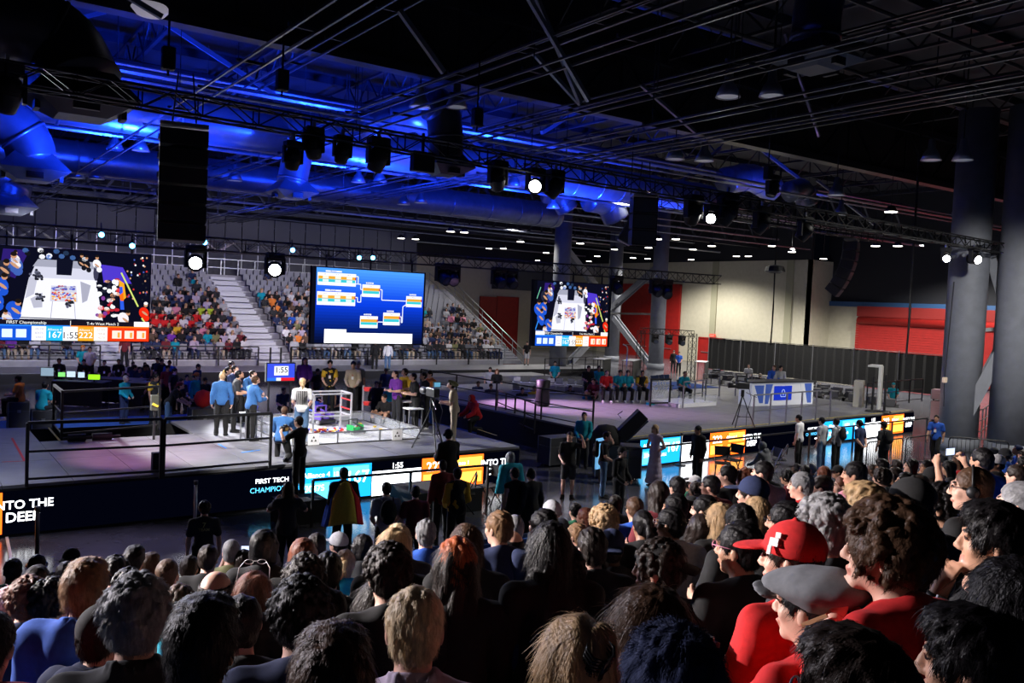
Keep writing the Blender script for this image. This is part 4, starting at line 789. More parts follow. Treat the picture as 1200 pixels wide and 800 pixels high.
POSES = dict(
    sit=SIT, sit_left=P_(SIT, head=(.6, .05)), sit_right=P_(SIT, head=(-.5, .05)), sit_down=P_(SIT, head=(.1, -.45), spine=(0, .2, 1)),
    sit_phone=P_(SIT, aL=((-.3, .6, -.2), (.35, .5, 1), (.2, .3, 1)), aR=((.3, .6, -.2), (-.35, .5, 1), (-.2, .3, 1)), curl=.8),
    sit_chin=P_(SIT, head=(.55, -.02), spine=(0, .16, 1), tL=(-.02, .115, -.205), hL=(.0, -.05, 1), curl=1.05),
    sit_mouth=P_(SIT, head=(.7, 0), spine=(0, .10, 1), tL=(-.05, .155, -.185), hL=(.25, -.30, 1), curl=.75),
    sit_camera=P_(SIT, head=(.45, .0), spine=(0, .14, 1), aL=((-.35, .7, -.9), (-.15, 1, .55), (.5, .9, .1)), aR=((.1, .75, -.9), (-.55, .8, .4), (-.7, .8, .0)), curl=.9),
    stand=STAND, stand_front=P_(aL=((-.2, .1, -1), (.4, .9, -.7), (.4, .6, -.5)), aR=((.2, .1, -1), (-.4, .9, -.7), (-.4, .6, -.5)), head=(0, -.15), curl=.8),
    stand_pad=P_(aL=((-.2, .15, -1), (.35, 1, .05), (.3, .9, .1)), aR=((.2, .15, -1), (-.35, 1, .05), (-.3, .9, .1)), head=(0, -.5), spine=(0, .12, 1), curl=.9),
    lean=P_(pel=(0, -.1, .90), spine=(.05, .65, 1), head=(.1, -.35), aL=((-.2, .5, -1), (.3, 1, -.5), (.2, 1, -.5)), aR=((.2, .5, -1), (-.3, 1, -.5), (-.2, 1, -.5)), curl=.7),
    photo=P_(aL=((-.4, .6, -.55), (.5, .75, .6), (.4, .4, .7)), aR=((.4, .6, -.55), (-.5, .75, .6), (-.4, .4, .7)), head=(0, .05), curl=1.0),
    hip=P_(aL=((-.55, -.1, -1), (.7, .25, -.45), (.5, .4, -.5)), aR=((.2, .2, -1), (-.75, .75, .1), (-.8, .5, .1)), head=(.2, 0), curl=.7),
    back=P_(aL=((-.2, -.2, -1), (.5, -.45, -.7), (.6, -.1, -.4)), aR=((.2, -.2, -1), (-.5, -.45, -.7), (-.6, -.1, -.4)), head=(0, .05), curl=.6),
    walk=P_(pel=(0, 0, .91), spine=(0, .06, 1), lL=((-.02, .35, -1), (0, -.05, -1), (0, 1, 0)), lR=((.02, -.22, -1), (0, -.5, -1), (0, 1, -.5)), aL=((-.2, -.35, -1), (0, .1, -1), (0, .3, -1)), aR=((.2, .3, -1), (0, .6, -1), (0, .6, -1)), head=(0, -.1)),
    kneel=P_(pel=(0, -.1, .50), spine=(0, .45, 1), head=(0, -.3), lL=((-.15, .9, -.25), (0, -.1, -1), (0, 1, 0)), lR=((.15, .35, -1), (0, -1, -.12), (0, -.7, -.7)), aL=((-.2, .5, -1), (.1, 1, -.5), (0, 1, -.3)), aR=((.2, .5, -1), (-.1, 1, -.5), (0, 1, -.3)), curl=.6),
    floor_sit=P_(pel=(0, -.2, .13), spine=(0, .15, 1), head=(0, .05), lL=((-.35, .85, .42), (.3, .35, -1), (0, 1, 0)), lR=((.35, .85, .42), (-.3, .35, -1), (0, 1, 0)), aL=((-.2, .5, -.8), (.2, 1, .1), (.2, 1, 0)), aR=((.2, .5, -.8), (-.2, 1, .1), (-.2, 1, 0)), curl=.7),
    shoulder=P_(aL=((-.5, .55, .0), (.3, -.5, 1), (.3, -.3, .6)), aR=((.2, .1, -1), (-.2, .8, -.4), (-.2, .7, -.4)), head=(-.3, -.1), curl=.9))
def bones(p):
    J = {}; pel = np.array(p['pel'], float); sp = nz(p['spine']); J['pel'] = pel; J['sp'] = sp
    sx = np.array([1., 0, 0]); fw = nz(np.cross(sp, sx))*-1; fw = nz(np.cross(sx, sp))*-1 if False else nz(np.cross(sp, sx)); J['fw'] = fw
    J['waist'] = pel+sp*.16; J['chest'] = pel+sp*.36; J['neck'] = pel+sp*.52+fw*.0; hy, hp = p['head']
    up = nz(sp*.6+np.array([0, 0, 1])*.6); J['HR'] = rot(hy, hp); J['head'] = J['neck']+up*.135+fw*.03+J['HR'][:, 1]*.02
    for s, L in ((-1, 'L'), (1, 'R')):
        hip = pel+sx*.095*s-sp*.01; d = p['l'+L]; kn = hip+nz(d[0])*.44; an = kn+nz(d[1])*.42; J['l'+L] = (hip, kn, an, nz(d[2]))
        sh = pel+sp*.435+sx*.178*s; d = p['a'+L]; el = sh+nz(d[0])*.285; wr = el+nz(d[1])*.255; J['a'+L] = (sh, el, wr, nz(d[2]))
    for L, s in (('L', -1), ('R', 1)):
        if 't'+L in p:   # the wrist is led to a point given in head coordinates
            sh, _, _, hd = J['a'+L]; T = J['head']+J['HR']@np.array(p['t'+L], float); v = T-sh; D = min(np.linalg.norm(v), .535); u = nz(v); T = sh+u*D; a = (.285**2-.255**2+D*D)/(2*D); hgt = math.sqrt(max(0, .285**2-a*a))
            hint = nz(p.get('hint', (s*.35, .1, -1))); q = nz(hint-u*(hint@u)); J['a'+L] = (sh, sh+u*a+q*hgt, T, nz(J['HR']@np.array(p['h'+L], float)))
    return J
def bounds(J, m=.2, low=-.02):
    pts = [J['pel'], J['neck'], J['head']]+[q for k in ('lL', 'lR', 'aL', 'aR') for q in J[k][:3]]; pts = np.array(pts); lo = pts.min(0)-m; hi = pts.max(0)+m; lo[2] = min(max(lo[2], low), pts[:, 2].min()-.12); return lo, hi
def head_sdf(F, J, hi):
    c, R = J['head'], J['HR']; q = lambda x, y, z: c+R@np.array([x, y, z])
    F.ell(q(0, -.015, .03), (.074, .094, .088), R, .02); F.ell(q(0, .025, -.035), (.058, .066, .078), R, .03)
    F.ell(q(0, .066, -.098), (.026, .022, .020), R, .025)               # chin
    for s in (-1, 1):
        F.ell(q(s*.076, -.012, -.012), (.010, .019, .032), R@rot(s*-.25), .006); F.ell(q(s*.040, .063, -.025), (.022, .018, .02), R, .02)  # ears, cheekbones
        F.ell(q(s*.030, .094, .012), (.017, .012, .012), R, .01, sub=True); F.ell(q(s*.030, .080, .012), (.0125, .0125, .0115), R, .004)  # sockets, eyeballs
        F.cap(q(s*.014, .090, .030), q(s*.045, .080, .030), .009, k=.012)   # brow
        F.ell(q(s*.012, .100, -.030), (.010, .010, .008), R, .006)          # nostrils
    F.cap(q(0, .092, .018), q(0, .110, -.024), .008, .012, .010)
    F.ell(q(0, .090, -.060), (.025, .012, .0065), R, .004); F.ell(q(0, .088, -.072), (.021, .012, .007), R, .004)
def hand_sdf(F, J, L, s, curl):
    sh, el, wr, hd = J['a'+L]; z = hd; inn = np.array([-s, 0., 0]); x = nz(inn-z*(inn@z)+1e-6) if abs(inn@z) < .95 else nz(np.cross(z, [0, 1, 0])); side = nz(np.cross(x, z)) # x: palm normal, side: across knuckles
    if side[1] < 0 and side[2] < .3: pass
    th = side if (side@np.array([0, 1, .4])) > 0 else -side
    M = np.stack([x, th, z], 1); F.ell(wr+z*.045, (.016, .040, .050), M, .02); F.cap(wr, wr+z*.03, .022, .024, .02)
    for i, (o, ln) in enumerate(((.030, .070), (.010, .078), (-.010, .072), (-.029, .056))):
        b = wr+z*.085+th*o; a = curl*.9; d1 = nz(z*math.cos(a)+x*math.sin(a)); a2 = curl*2.1; d2 = nz(z*math.cos(a2)+x*math.sin(a2)); a3 = curl*2.9; d3 = nz(z*math.cos(a3)+x*math.sin(a3))
        p1 = b+d1*ln*.45; p2 = p1+d2*ln*.32; p3 = p2+d3*ln*.25; r = .0092 if i < 3 else .008
        F.cap(b-z*.02, p1, r+.001, r, .006); F.cap(p1, p2, r, r*.95, .003); F.cap(p2, p3, r*.95, r*.85, .003)
    b = wr+z*.025+th*.030; t1 = b+nz(z*.7+th*.8+x*.3)*.038; t2 = t1+nz(z*.9+th*.15+x*.6)*.030; F.cap(b, t1, .013, .011, .012); F.cap(t1, t2, .011, .009, .004)
def body_mesh(name, pose, h, female=False, upper=False):
    J = bones(pose); lo, hi = bounds(J); 
    if upper: lo[2] = max(lo[2], J['pel'][2]-.12)
    F = Field(lo, hi, h); sp, fw = J['sp'], J['fw']; M = np.stack([np.array([1., 0, 0]), fw, sp], 1)
    F.ell(J['pel'], (.155, .105, .115), M, .05); F.ell(J['waist'], (.130, .092, .13), M, .06); F.ell(J['chest'], (.150, .105, .165), M, .06)
    for s, L in ((-1, 'L'), (1, 'R')):
        sh, el, wr, _ = J['a'+L]; F.cap(J['neck']-sp*.055, sh+sp*.005, .045, .050, .05); fa = nz(wr-el)
        F.cap(sh, el, .050, .038, .03); F.cap(el, el+(wr-el)*.35, .038, .041, .02); F.cap(el+(wr-el)*.35, wr, .040, .026, .02)
        hand_sdf(F, J, L, s, pose.get('curl', .5))
        if not upper:
            hp, kn, an, ft = J['l'+L]; F.cap(hp, kn, .080, .055, .05); F.cap(kn, kn+(an-kn)*.35, .053, .055, .03); F.cap(kn+(an-kn)*.35, an, .054, .036, .03)
            F.cap(an+np.array([0, 0, -.03])-ft*.03, an+ft*.13+np.array([0, 0, -.055]), .038, .030, .02)
    F.cap(J['neck']-sp*.03, J['head']+np.array([0, 0, -.05]), .058, .052, .03); head_sdf(F, J, h < .01)
    P, Q = F.surf(); # material regions: lips, eyes, brows
    c, R = J['head'], J['HR']; ctr = P[Q].mean(1); l = (ctr-c)@R; mi = np.zeros(len(Q), int)
    mi[(l[:, 1] > .082) & (np.abs(l[:, 2]+.066) < .012) & (np.abs(l[:, 0]) < .024)] = 1
    mi[(l[:, 1] > .080) & (np.abs(l[:, 2]-.012) < .008) & (np.abs(np.abs(l[:, 0])-.030) < .012)] = 2
    ax = np.abs(l[:, 0]); mi[(l[:, 1] > .07) & (np.abs(l[:, 2]-.036) < .006) & (ax > .014) & (ax < .05)] = 3
    return np_mesh(name, P, Q, mi), J
def shirt_mesh(name, pose, h, sleeve='short', fat=1.0, collar=0, hem=.0, hood=False, dress=False, puff=0.0, seed=0):
    J = bones(pose); lo, hi = bounds(J, .22); 
    if not dress: lo[2] = max(lo[2], J['pel'][2]-.25)
    F = Field(lo, hi, h); sp, fw = J['sp'], J['fw']; M = np.stack([np.array([1., 0, 0]), fw, sp], 1); g = .016+puff
    F.ell(J['pel']+sp*.0, (.176*fat+g*.6, .126*fat+g, .17), M, .05); F.ell(J['waist'], (.140*fat+g*.6, .100*fat+g, .15), M, .06); F.ell(J['chest'], (.152*fat+g*.6, .108*fat+g, .17+g*.6), M, .06)
    for s, L in ((-1, 'L'), (1, 'R')):
        sh, el, wr, _ = J['a'+L]; F.cap(J['neck']-sp*.052, sh+sp*.004, .050+g, .052+g, .05)
        if sleeve == 'short': F.cap(sh, sh+(el-sh)*.62, .054+g, .054+g, .03)
        elif sleeve == 'none': pass
        else: F.cap(sh, el, .054+g, .045+g, .03); F.cap(el, el+(wr-el)*.96, .046+g, .032+g, .02)
    if dress:
        for k in range(6): t = k/5; F.ell(np.array([J['pel'][0], J['pel'][1], J['pel'][2]-.05-t*.75]), (.17+.09*t, .14+.09*t, .16), None, .05)
    F.clip(J['neck']+sp*.022, nz(sp+fw*.35))
    if not dress: F.clip(J['pel']-sp*(.10+hem), -sp)
    else: F.clip((0, 0, J['pel'][2]-.85), (0, 0, -1))
    if collar:
        for t in np.linspace(0, 2*math.pi, 14, endpoint=False):
            a = J['neck']+sp*.0+M@np.array([math.cos(t)*.068, math.sin(t)*.068, .004+.012*math.sin(t)*-1]); F.cap(a, a+sp*.022, .012, .008, .012)
    if hood:
        F.ell(J['neck']-fw*.095-sp*.02, (.11, .055, .075), M, .03); F.ell(J['neck']+fw*.01+sp*.015, (.09, .085, .035), M, .03); F.ell(J['neck']+sp*.06+fw*.01, (.065, .06, .08), M, .01, sub=True)
    F.waves(.0045, 34, seed, (1, 1, .5)); F.waves(.002, 80, seed+1)
    P, Q = F.surf(); return np_mesh(name, P, Q)
def pants_mesh(name, pose, h, shorts=False, seed=0):
    J = bones(pose); lo, hi = bounds(J); hi[2] = J['pel'][2]+.3; F = Field(lo, hi, h); sp = J['sp']; M = np.stack([np.array([1., 0, 0]), J['fw'], sp], 1)
    F.ell(J['pel'], (.166, .118, .122), M, .05)
    for L in 'LR':
        hp, kn, an, ft = J['l'+L]
        if shorts: F.cap(hp, hp+(kn-hp)*.88, .094, .085, .05)
        else: F.cap(hp, kn, .094, .078, .05); F.cap(kn, an+(kn-an)*.02, .077, .060, .03)
    F.clip(J['pel']+sp*.10, sp); F.waves(.004, 30, seed, (1, 1, .6)); P, Q = F.surf(); return np_mesh(name, P, Q)
def shoe_mesh(name, pose, h=.012):
    J = bones(pose); lo, hi = bounds(J); hi[2] = min(hi[2], max(J['lL'][2][2], J['lR'][2][2])+.15); F = Field(lo, hi, h)
    for L in 'LR':
        hp, kn, an, ft = J['l'+L]; dn = np.array([0, 0, -1.])
        F.cap(an-ft*.03+dn*.030, an+ft*.14+dn*.050, .050, .042, .02); F.cap(an-ft*.05+dn*.070, an+ft*.17+dn*.070, .038, .044, .01); F.clip(an+dn*.105, (0, 0, -1)) if abs(J['lL'][2][2]-J['lR'][2][2]) < .02 else None; F.cap(an, an+dn*.03, .048, .048, .02)
    P, Q = F.surf(); return np_mesh(name, P, Q)
# ---- hair and headgear in head coordinates (centre between the ears, facing +Y)
def strands(P, Q, n, ln, seed, lift=.004, w=.0011, flow=None, wav=0):
    r = np.random.default_rng(seed); nf = np.cross(P[Q[:, 2]]-P[Q[:, 0]], P[Q[:, 3]]-P[Q[:, 1]]); A = np.linalg.norm(nf, axis=1)+1e-12; nf /= A[:, None]
    f = r.choice(len(Q), n, p=A/A.sum()); b = P[Q[f]].mean(1)+r.normal(size=(n, 3))*.002; N = nf[f]
    crown = np.array([.01, -.07, .10]); t = (b-crown) if flow is None else np.tile(np.array(flow, float), (n, 1)); t = t+r.normal(size=(n, 3))*.018*(1 if flow is None else 8); t[:, 2] -= .05
    t -= N*(t*N).sum(1)[:, None]; t /= np.linalg.norm(t, axis=1)[:, None]+1e-9; sd = np.cross(N, t); L = ln*r.uniform(.6, 1.3, n)[:, None]
    K = 3; V = []; 
    for k in range(K+1):
        u = k/K; c = b+t*L*u+N*(lift*math.sin(u*2.4)-.001)*r.uniform(.5, 1.6, n)[:, None]-np.array([0, 0, 1])*(L*u*u*.35)+sd*(wav*np.sin(u*7+r.uniform(0, 6, n)))[:, None]; ww = w*(1-u*.8); V += [c-sd*ww, c+sd*ww]
    V = np.stack(V, 1).reshape(-1, 3); F = []
    for k in range(K): i = 2*k; F.append(np.stack([np.arange(n)*(2*K+2)+i, np.arange(n)*(2*K+2)+i+1, np.arange(n)*(2*K+2)+i+3, np.arange(n)*(2*K+2)+i+2], 1))
    return V, np.concatenate(F)
def hair_mesh(style, h=.007, hi=False, seed=0):
    F = Field((-.17, -.24, -.42 if style in ('long', 'wavy_long', 'pony') else -.17), (.17, .19, .19), h); r = random.Random(seed); g = dict(short=.011, crop=.006, curly=.020, afro=.04, long=.016, wavy_long=.022, bob=.016, bun=.012, pony=.012, fringe=.006, thick=.018).get(style, .012)
    F.ell((0, -.018, .032), (.074+g, .092+g, .088+g), None, .01)
    if style not in ('long', 'wavy_long', 'bob'): F.ell((0, -.058, -.03), (.062+g*.5, .045+g*.6, .055), None, .02)
    if style in ('long', 'wavy_long'):
        F.ell((0, -.050, -.10), (.080+g*.6, .050+g*.4, .15), None, .04); F.ell((0, -.085, -.24), (.095, .040, .14), None, .05)
        for s in (-1, 1): F.cap((s*.078, .005, .01), (s*.088, -.015, -.17), .022, .026, .03)
    if style == 'bob':
        F.ell((0, -.045, -.05), (.088, .062, .09), None, .03)
        for s in (-1, 1): F.cap((s*.078, .02, .02), (s*.082, .0, -.09), .022, .026, .03)
    if style == 'fringe': F.ell((0, -.03, .105), (.095, .12, .07), None, .01, sub=True)
    if style == 'thick': F.ell((0, .03, .105), (.07, .07, .035), None, .04)
    F.ell((0, .118, -.045), (.078, .095, .105), None, .015, sub=True)      # face opening
    for s in (-1, 1):
        if style not in ('long', 'wavy_long', 'bob'): F.ell((s*.098, .010, -.045), (.040, .05, .062), None, .01, sub=True)
    if style == 'curly' or style == 'afro':
        R = .010 if style == 'curly' else .014
        for k in range(330 if style == 'curly' else 420):
            a, b = r.uniform(0, 6.283), r.uniform(-.75, 1); q = math.sqrt(1-b*b); e = np.array([math.cos(a)*q*(.076+g), math.sin(a)*q*(.094+g)-.018, b*(.09+g)+.032])
            if e[1] > .055 and e[2] < .07: continue
            if abs(e[0]) > .07 and e[2] < -.0 and e[1] > -.02: continue
            F.ell(e, (R*r.uniform(.8, 1.3),)*3, None, .004)
    if style == 'bun': F.ell((0, -.125, .02), (.035, .03, .035), None, .01)
    if style == 'pony': F.ell((0, -.12, .05), (.022, .02, .022), None, .01); F.cap((0, -.13, .05), (.01, -.16, -.04), .024, .03, .02); F.cap((.01, -.16, -.04), (.0, -.14, -.2), .03, .014, .02)
    if style in ('wavy_long', 'curly', 'afro'): F.waves(.005, 90, seed, (1, 1, .4))
    elif style == 'fringe' or style == 'crop': F.waves(.0012, 200, seed)
    else: F.waves(.0028, 150, seed, (1, .5, .35)); F.waves(.0015, 320, seed+2, (1, .5, .3))
    F.clip((0, -.08, -.095 if style not in ('long', 'wavy_long', 'bob', 'pony') else -.40), (0, -.0, -1)); P, Q = F.surf()
    if hi:
        long = style in ('long', 'wavy_long', 'pony'); V, f = strands(P, Q, 4600 if style != 'crop' else 2200, dict(curly=.014, afro=.018, crop=.008, fringe=.010, short=.018, thick=.030, long=.08, wavy_long=.07, pony=.06, bun=.035, bob=.045).get(style, .02), seed, lift=.0022 if style in ('curly', 'wavy_long', 'afro') else .0012, w=.0012, wav=.003 if style in ('curly', 'wavy_long', 'afro') else .0006)
        Q = np.concatenate([Q, f+len(P)]); P = np.concatenate([P, V])
    return np_mesh('hair', P, Q)
def cap_mesh(kind):
    F = Field((-.16, -.19, -.10), (.16, .24, .19), .0065)
    if kind == 'cap':
        F.ell((0, -.015, .045), (.092, .112, .098), None, .01); F.clip((0, 0, .022), (0, .1, -1)); F.ell((0, .13, .035), (.072, .085, .010), rot(0, .12), .012); F.ell((0, -.015, .148), (.010, .010, .006), None, .004)
    if kind == 'cap_back':
        F.ell((0, -.015, .045), (.092, .112, .098), None, .01); F.clip((0, 0, .022), (0, -.1, -1)); F.ell((0, -.15, .025), (.068, .07, .010), rot(0, -.25), .012)
        F.ell((0, .105, .06), (.04, .05, .035), None, .004, sub=True)
    if kind == 'flat':
        F.ell((0, -.035, .075), (.115, .150, .062), rot(0, .10), .03); F.ell((0, .07, .050), (.092, .085, .040), rot(0, -.15), .03); F.ell((0, -.02, .03), (.092, .108, .05), None, .02); F.clip((0, -.1, .000), (0, .25, -1)); F.ell((0, .135, .025), (.070, .05, .010), rot(0, -.25), .02); F.waves(.002, 60, 3); F.waves(.003, 28, 5)
    if kind == 'beanie':
        F.ell((0, -.02, .045), (.090, .110, .100), None, .01); F.clip((0, -.05, .0), (0, .15, -1)); F.waves(.0015, 300, 3, (1, 1, .1))
        for t in np.linspace(0, 6.283, 26, endpoint=False): F.ell((.088*math.cos(t), .108*math.sin(t)-.02, .012), (.016, .016, .02), None, .01)
    if kind == 'hood':
        F.ell((0, -.025, .030), (.100, .125, .120), None, .01); F.ell((0, -.05, -.09), (.11, .085, .09), None, .04); F.ell((0, .12, -.02), (.070, .11, .11), None, .02, sub=True); F.waves(.003, 40, 3)
    if kind == 'fuzzy':
        F.ell((0, -.02, .045), (.098, .118, .105), None, .01); F.clip((0, -.05, -.01), (0, .1, -1)); F.waves(.006, 170, 3, n=8)
    P, Q = F.surf()
    if kind == 'fuzzy': V, f = strands(P, Q, 6000, .02, 4, lift=.008, w=.0008); Q = np.concatenate([Q, f+len(P)]); P = np.concatenate([P, V])
    return np_mesh('hat', P, Q)
def headset_mesh(band=True):
    m = MB(); pts = [(.088*math.cos(t), -.01, .03+.10*math.sin(t)) for t in np.linspace(-.1, math.pi+.1, 14)]; m.path(pts, .007, 6)
    for s in (-1, 1): m.tube((s*.080, -.01, -.005), (s*.105, -.01, -.005), .036, .030, 12)
    return m.mesh('headset', True)
def glasses_mesh():
    m = MB()
    for s in (-1, 1):
        pts = [(s*.033+.023*math.cos(t), .104, .012+.018*math.sin(t)) for t in np.linspace(0, 2*math.pi, 13)]; m.path(pts, .0022, 5); m.path([(s*.056, .102, .016), (s*.078, .06, .018), (s*.082, -.02, .012)], .0022, 5)
    m.path([(-.010, .106, .016), (.010, .106, .016)], .002, 5); return m.mesh('glasses', True)
SKINC = {}
def skinmat(k):
    c = dict(fair=(.62, .36, .27), tan=(.48, .26, .17), brown=(.26, .13, .08), dark=(.11, .055, .035))[k]
    return mat('skin_'+k, c, .5, spec=.4, noise=.08, nscale=30, bump=.06, bscale=180), mat('lips_'+k, (c[0]*.85, c[1]*.62, c[2]*.62), .4), mat('eye_dark', (.03, .02, .02), .15), mat('brow_dark', (.03, .02, .015), .8)
HAIRC = dict(black=(.006, .005, .006), dark=(.016, .010, .008), brown=(.07, .036, .020), lightbrown=(.24, .135, .07), reddish=(.14, .045, .025), blond=(.42, .28, .15), blondgray=(.62, .48, .30), gray=(.22, .22, .23), white=(.62, .60, .58), orange=(.40, .10, .03), pinkish=(.40, .22, .25))
def hairmat(k):
    c = HAIRC[k]; return mat('hair_'+k, c, .45, spec=.22, noise=.35, nscale=60, bump=.5, bscale=160, stretch=(1, .35, .35))
def cloth(name, c, rough=.9): return mat('cloth_'+name, c, rough, noise=.12, nscale=40, bump=.10, bscale=420)
CL = dict(black=(.006, .006, .007), charcoal=(.022, .023, .028), navy=(.012, .022, .075), royal=(.015, .085, .45), jacket=(.03, .12, .33), teal=(.0, .28, .36), red=(.55, .010, .012), maroon=(.14, .012, .02), white=(.62, .62, .64), lightgray=(.36, .37, .40), gray=(.14, .145, .16), purple=(.16, .03, .33), yellow=(.62, .38, .02), orange=(.70, .20, .03), khaki=(.42, .34, .24), green=(.02, .16, .08), pink=(.60, .22, .33), lime=(.45, .60, .04), denim=(.07, .14, .26), brown=(.10, .06, .04), lavender=(.45, .38, .50), olive=(.20, .20, .09))
def clothm(k): return cloth(k, CL[k])
CACHE = {}
def get(key, fn):
    if key not in CACHE: CACHE[key] = fn()
    return CACHE[key]
def setm(o, mats):
    me = o.data
    while len(me.materials) < len(mats): me.materials.append(BLACK)
    for i, m in enumerate(mats): o.material_slots[i].link = 'OBJECT'; o.material_slots[i].material = m
def person(loc, rz, pose='sit', label=None, group=None, skin='fair', hair=('short', 'black'), top=('short', 'black'), legs=('pants', 'black'), hat=None, extra=(), hi=0, scale=1.0, shoes='black', cat='person', lowlegs=True, fat=1.0, puff=0, collar=0, hood=False, dress=False, headscale=1.0, glasses=None, headset=False, vest=None):
    p = POSES[pose]; h = .009 if hi else .017; o = thing('person', label, cat, loc, rz, group); o.scale = (scale,)*3
    me, J = get(('body', pose, hi), lambda: body_mesh('body', p, h, upper=bool(hi) and not lowlegs)); b = link('body', me, o); setm(b, skinmat(skin))
    kt = ('shirt', pose, hi, top[0], fat, puff, collar, hood, dress); me = get(kt, lambda: shirt_mesh('shirt', p, h*1.15, top[0], fat, collar, hood=hood, dress=dress, puff=puff, seed=hash(top[0]) % 7 if False else 3))
    c = link({'long': 'jacket'}.get(top[0], 'shirt') if not dress else 'dress', me, o); setm(c, [clothm(top[1])])
    if vest: v_ = link('vest', get(('shirt', pose, hi, 'none', fat, puff+.007), lambda: shirt_mesh('vest', p, h*1.15, 'none', fat, puff=puff+.007)), o); setm(v_, [clothm(vest)])
    if (lowlegs or not hi) and not dress:
        c = link('shorts' if legs[0] == 'shorts' else 'trousers', get(('pants', pose, legs[0]), lambda: pants_mesh('trousers', p, .018, legs[0] == 'shorts')), o); setm(c, [clothm(legs[1])])
        c = link('shoes', get(('shoes', pose), lambda: shoe_mesh('shoes', p)), o); setm(c, [clothm(shoes)])
    HM = Matrix(J['HR'].tolist()).to_4x4(); HM.translation = Vector(J['head'])
    def onhead(nm, me, mats): q = link(nm, me, o); q.matrix_local = HM; setm(q, mats); return q
    if hair: onhead('hair', get(('hair', hair[0], hi), lambda: hair_mesh(hair[0], .006 if hi else .010, bool(hi), len(CACHE))), [hairmat(hair[1])])
    if hat: onhead({'beanie': 'beanie', 'hood': 'hood', 'flat': 'flat_cap'}.get(hat[0], 'cap'), get(('hat', hat[0]), lambda: cap_mesh(hat[0])), [clothm(hat[1])])
    if glasses: onhead('glasses', get('glasses', glasses_mesh), [mat('glasses_'+glasses, CL.get(glasses, (.02, .02, .02)), .3)])
    if headset: onhead('headset', get('headset', headset_mesh), [BLACK])
    return o
def hand_pos(o, pose, side='R', fwd=.08):
    J = bones(POSES[pose]); sh, el, wr, hd = J['a'+side]; v = Vector(wr+hd*fwd)*o.scale[0]; return Matrix.Rotation(o.rotation_euler.z, 3, 'Z')@v+o.location
def head_pos(pose, s=1.0): return Vector(bones(POSES[pose])['head'])*s
# ================================================================ near stand and the spectators in it
TY = lambda k: 1.0+.87*k
def tread_z(Y): return 3.10-.24*Y
ns = thing('bleacher_stand', 'dark stepped bleacher stand holding the near spectators', 'bleachers', (0, 0, 0)); TRD = mat('bleacher_deck', (.03, .03, .035), .7)
for k in range(-3, 14):
    Y = TY(k)-.40; zt = max(.06, tread_z(TY(k))); MB().span((-3, Y, max(0, zt-.24)), (34, Y+.87, zt)).build('tread', TRD, ns)
RAILB = mat('bench_blue', (.03, .10, .30), .35)
for k in range(-1, 14):
    zt = max(.06, tread_z(TY(k))); o = thing('bench', 'long low bench with a blue back rail, one of the rows of the near stand', 'bench', (-2, TY(k), zt), 0, 'benches of the near stand')
    MB().span((0, -.22, .38), (35, .12, .43)).build('seat_plank', RAILB, o); MB().span((0, -.30, .60), (35, -.26, .70)).build('back_rail', RAILB, o)
    m = MB(); [m.bar((x, -.05, 0), (x, -.05, .38), .05).bar((x, -.28, .38), (x, -.28, .6), .04) for x in range(0, 36, 2)]; m.build('bracket', BLACK, o)
TGT = Vector((9.5, 22))
def facing(x, y, f=1.0): return -math.atan2(TGT.x-x, TGT.y-y)*f
NEAR = []
def spect(px, py, w, pose, hair, top, label, skin='fair', hi=1, dr=0, **k):
    d = 178/w; Hd = at_d(px, py, d); sc = k.pop('scale', 1.0); rz = facing(Hd.x, Hd.y)+dr
    loc = Hd-Matrix.Rotation(rz, 3, 'Z')@head_pos(pose, sc); NEAR.append((px, py, w)); return person(loc, rz, pose, label, None, skin, hair, top, hi=hi, scale=sc, **k)
SG = ('short', 'black')
spect(160, 726, 68, 'sit', ('curly', 'gray'), ('long', 'charcoal'), 'man with short curly gray hair and a dark jacket, front left', dr=.1, collar=1)
spect(237, 760, 78, 'sit', ('thick', 'black'), ('short', 'black'), 'person with thick glossy black hair at the bottom edge, right of the gray curly head', 'tan', dr=-.1)
p100 = spect(100, 692, 47, 'sit', ('thick', 'lightbrown'), ('long', 'royal'), 'person with light brown hair in a bright blue jacket at the left', dr=-.05, collar=1, puff=.02)
spect(121, 746, 50, 'sit', ('short', 'dark'), ('long', 'navy'), 'person in a dark gray cap and navy hoodie beside the gray curly head', hat=('cap', 'charcoal'), hood=True, dr=-.4)
spect(61, 706, 37, 'sit_right', ('curly', 'black'), ('short', 'charcoal'), 'person with short curly black hair and one ear showing, left of the blue jacket', 'fair', dr=-.2)
spect(33, 704, 37, 'sit', ('curly', 'reddish'), ('long', 'navy'), 'person with frizzy reddish dark hair near the left picture edge')
spect(12, 712, 34, 'sit', ('long', 'pinkish'), ('short', 'black'), 'person with long pale pinkish hair at the left picture edge')
spect(-14, 758, 60, 'sit', ('short', 'black'), ('long', 'red'), 'person cut off by the left edge with a shiny red sleeve', puff=.03)
spect(253, 697, 42, 'sit', ('fringe', 'dark'), ('short', 'teal'), 'man with a shaved shiny scalp left of the centre', dr=-.1)
spect(210, 711, 38, 'sit', ('short', 'brown'), ('short', 'black'), 'person with brown hair between the gray curly head and the shaved head')
wm = spect(297, 697, 36, 'sit', ('wavy_long', 'reddish'), ('short', 'lightgray'), 'person with long brown hair and clear glasses pushed up on the head')
spect(352, 724, 62, 'sit', ('curly', 'black'), ('short', 'navy'), 'person with wavy black hair in a dark navy shirt, lower left of centre', dr=.1)
spect(357, 682, 42, 'sit', ('curly', 'dark'), ('short', 'black'), 'person with curly dark hair just behind the one in the navy shirt')
spect(384, 671, 35, 'sit', ('short', 'black'), ('short', 'black'), 'person with smooth short black hair left of the blond bun')
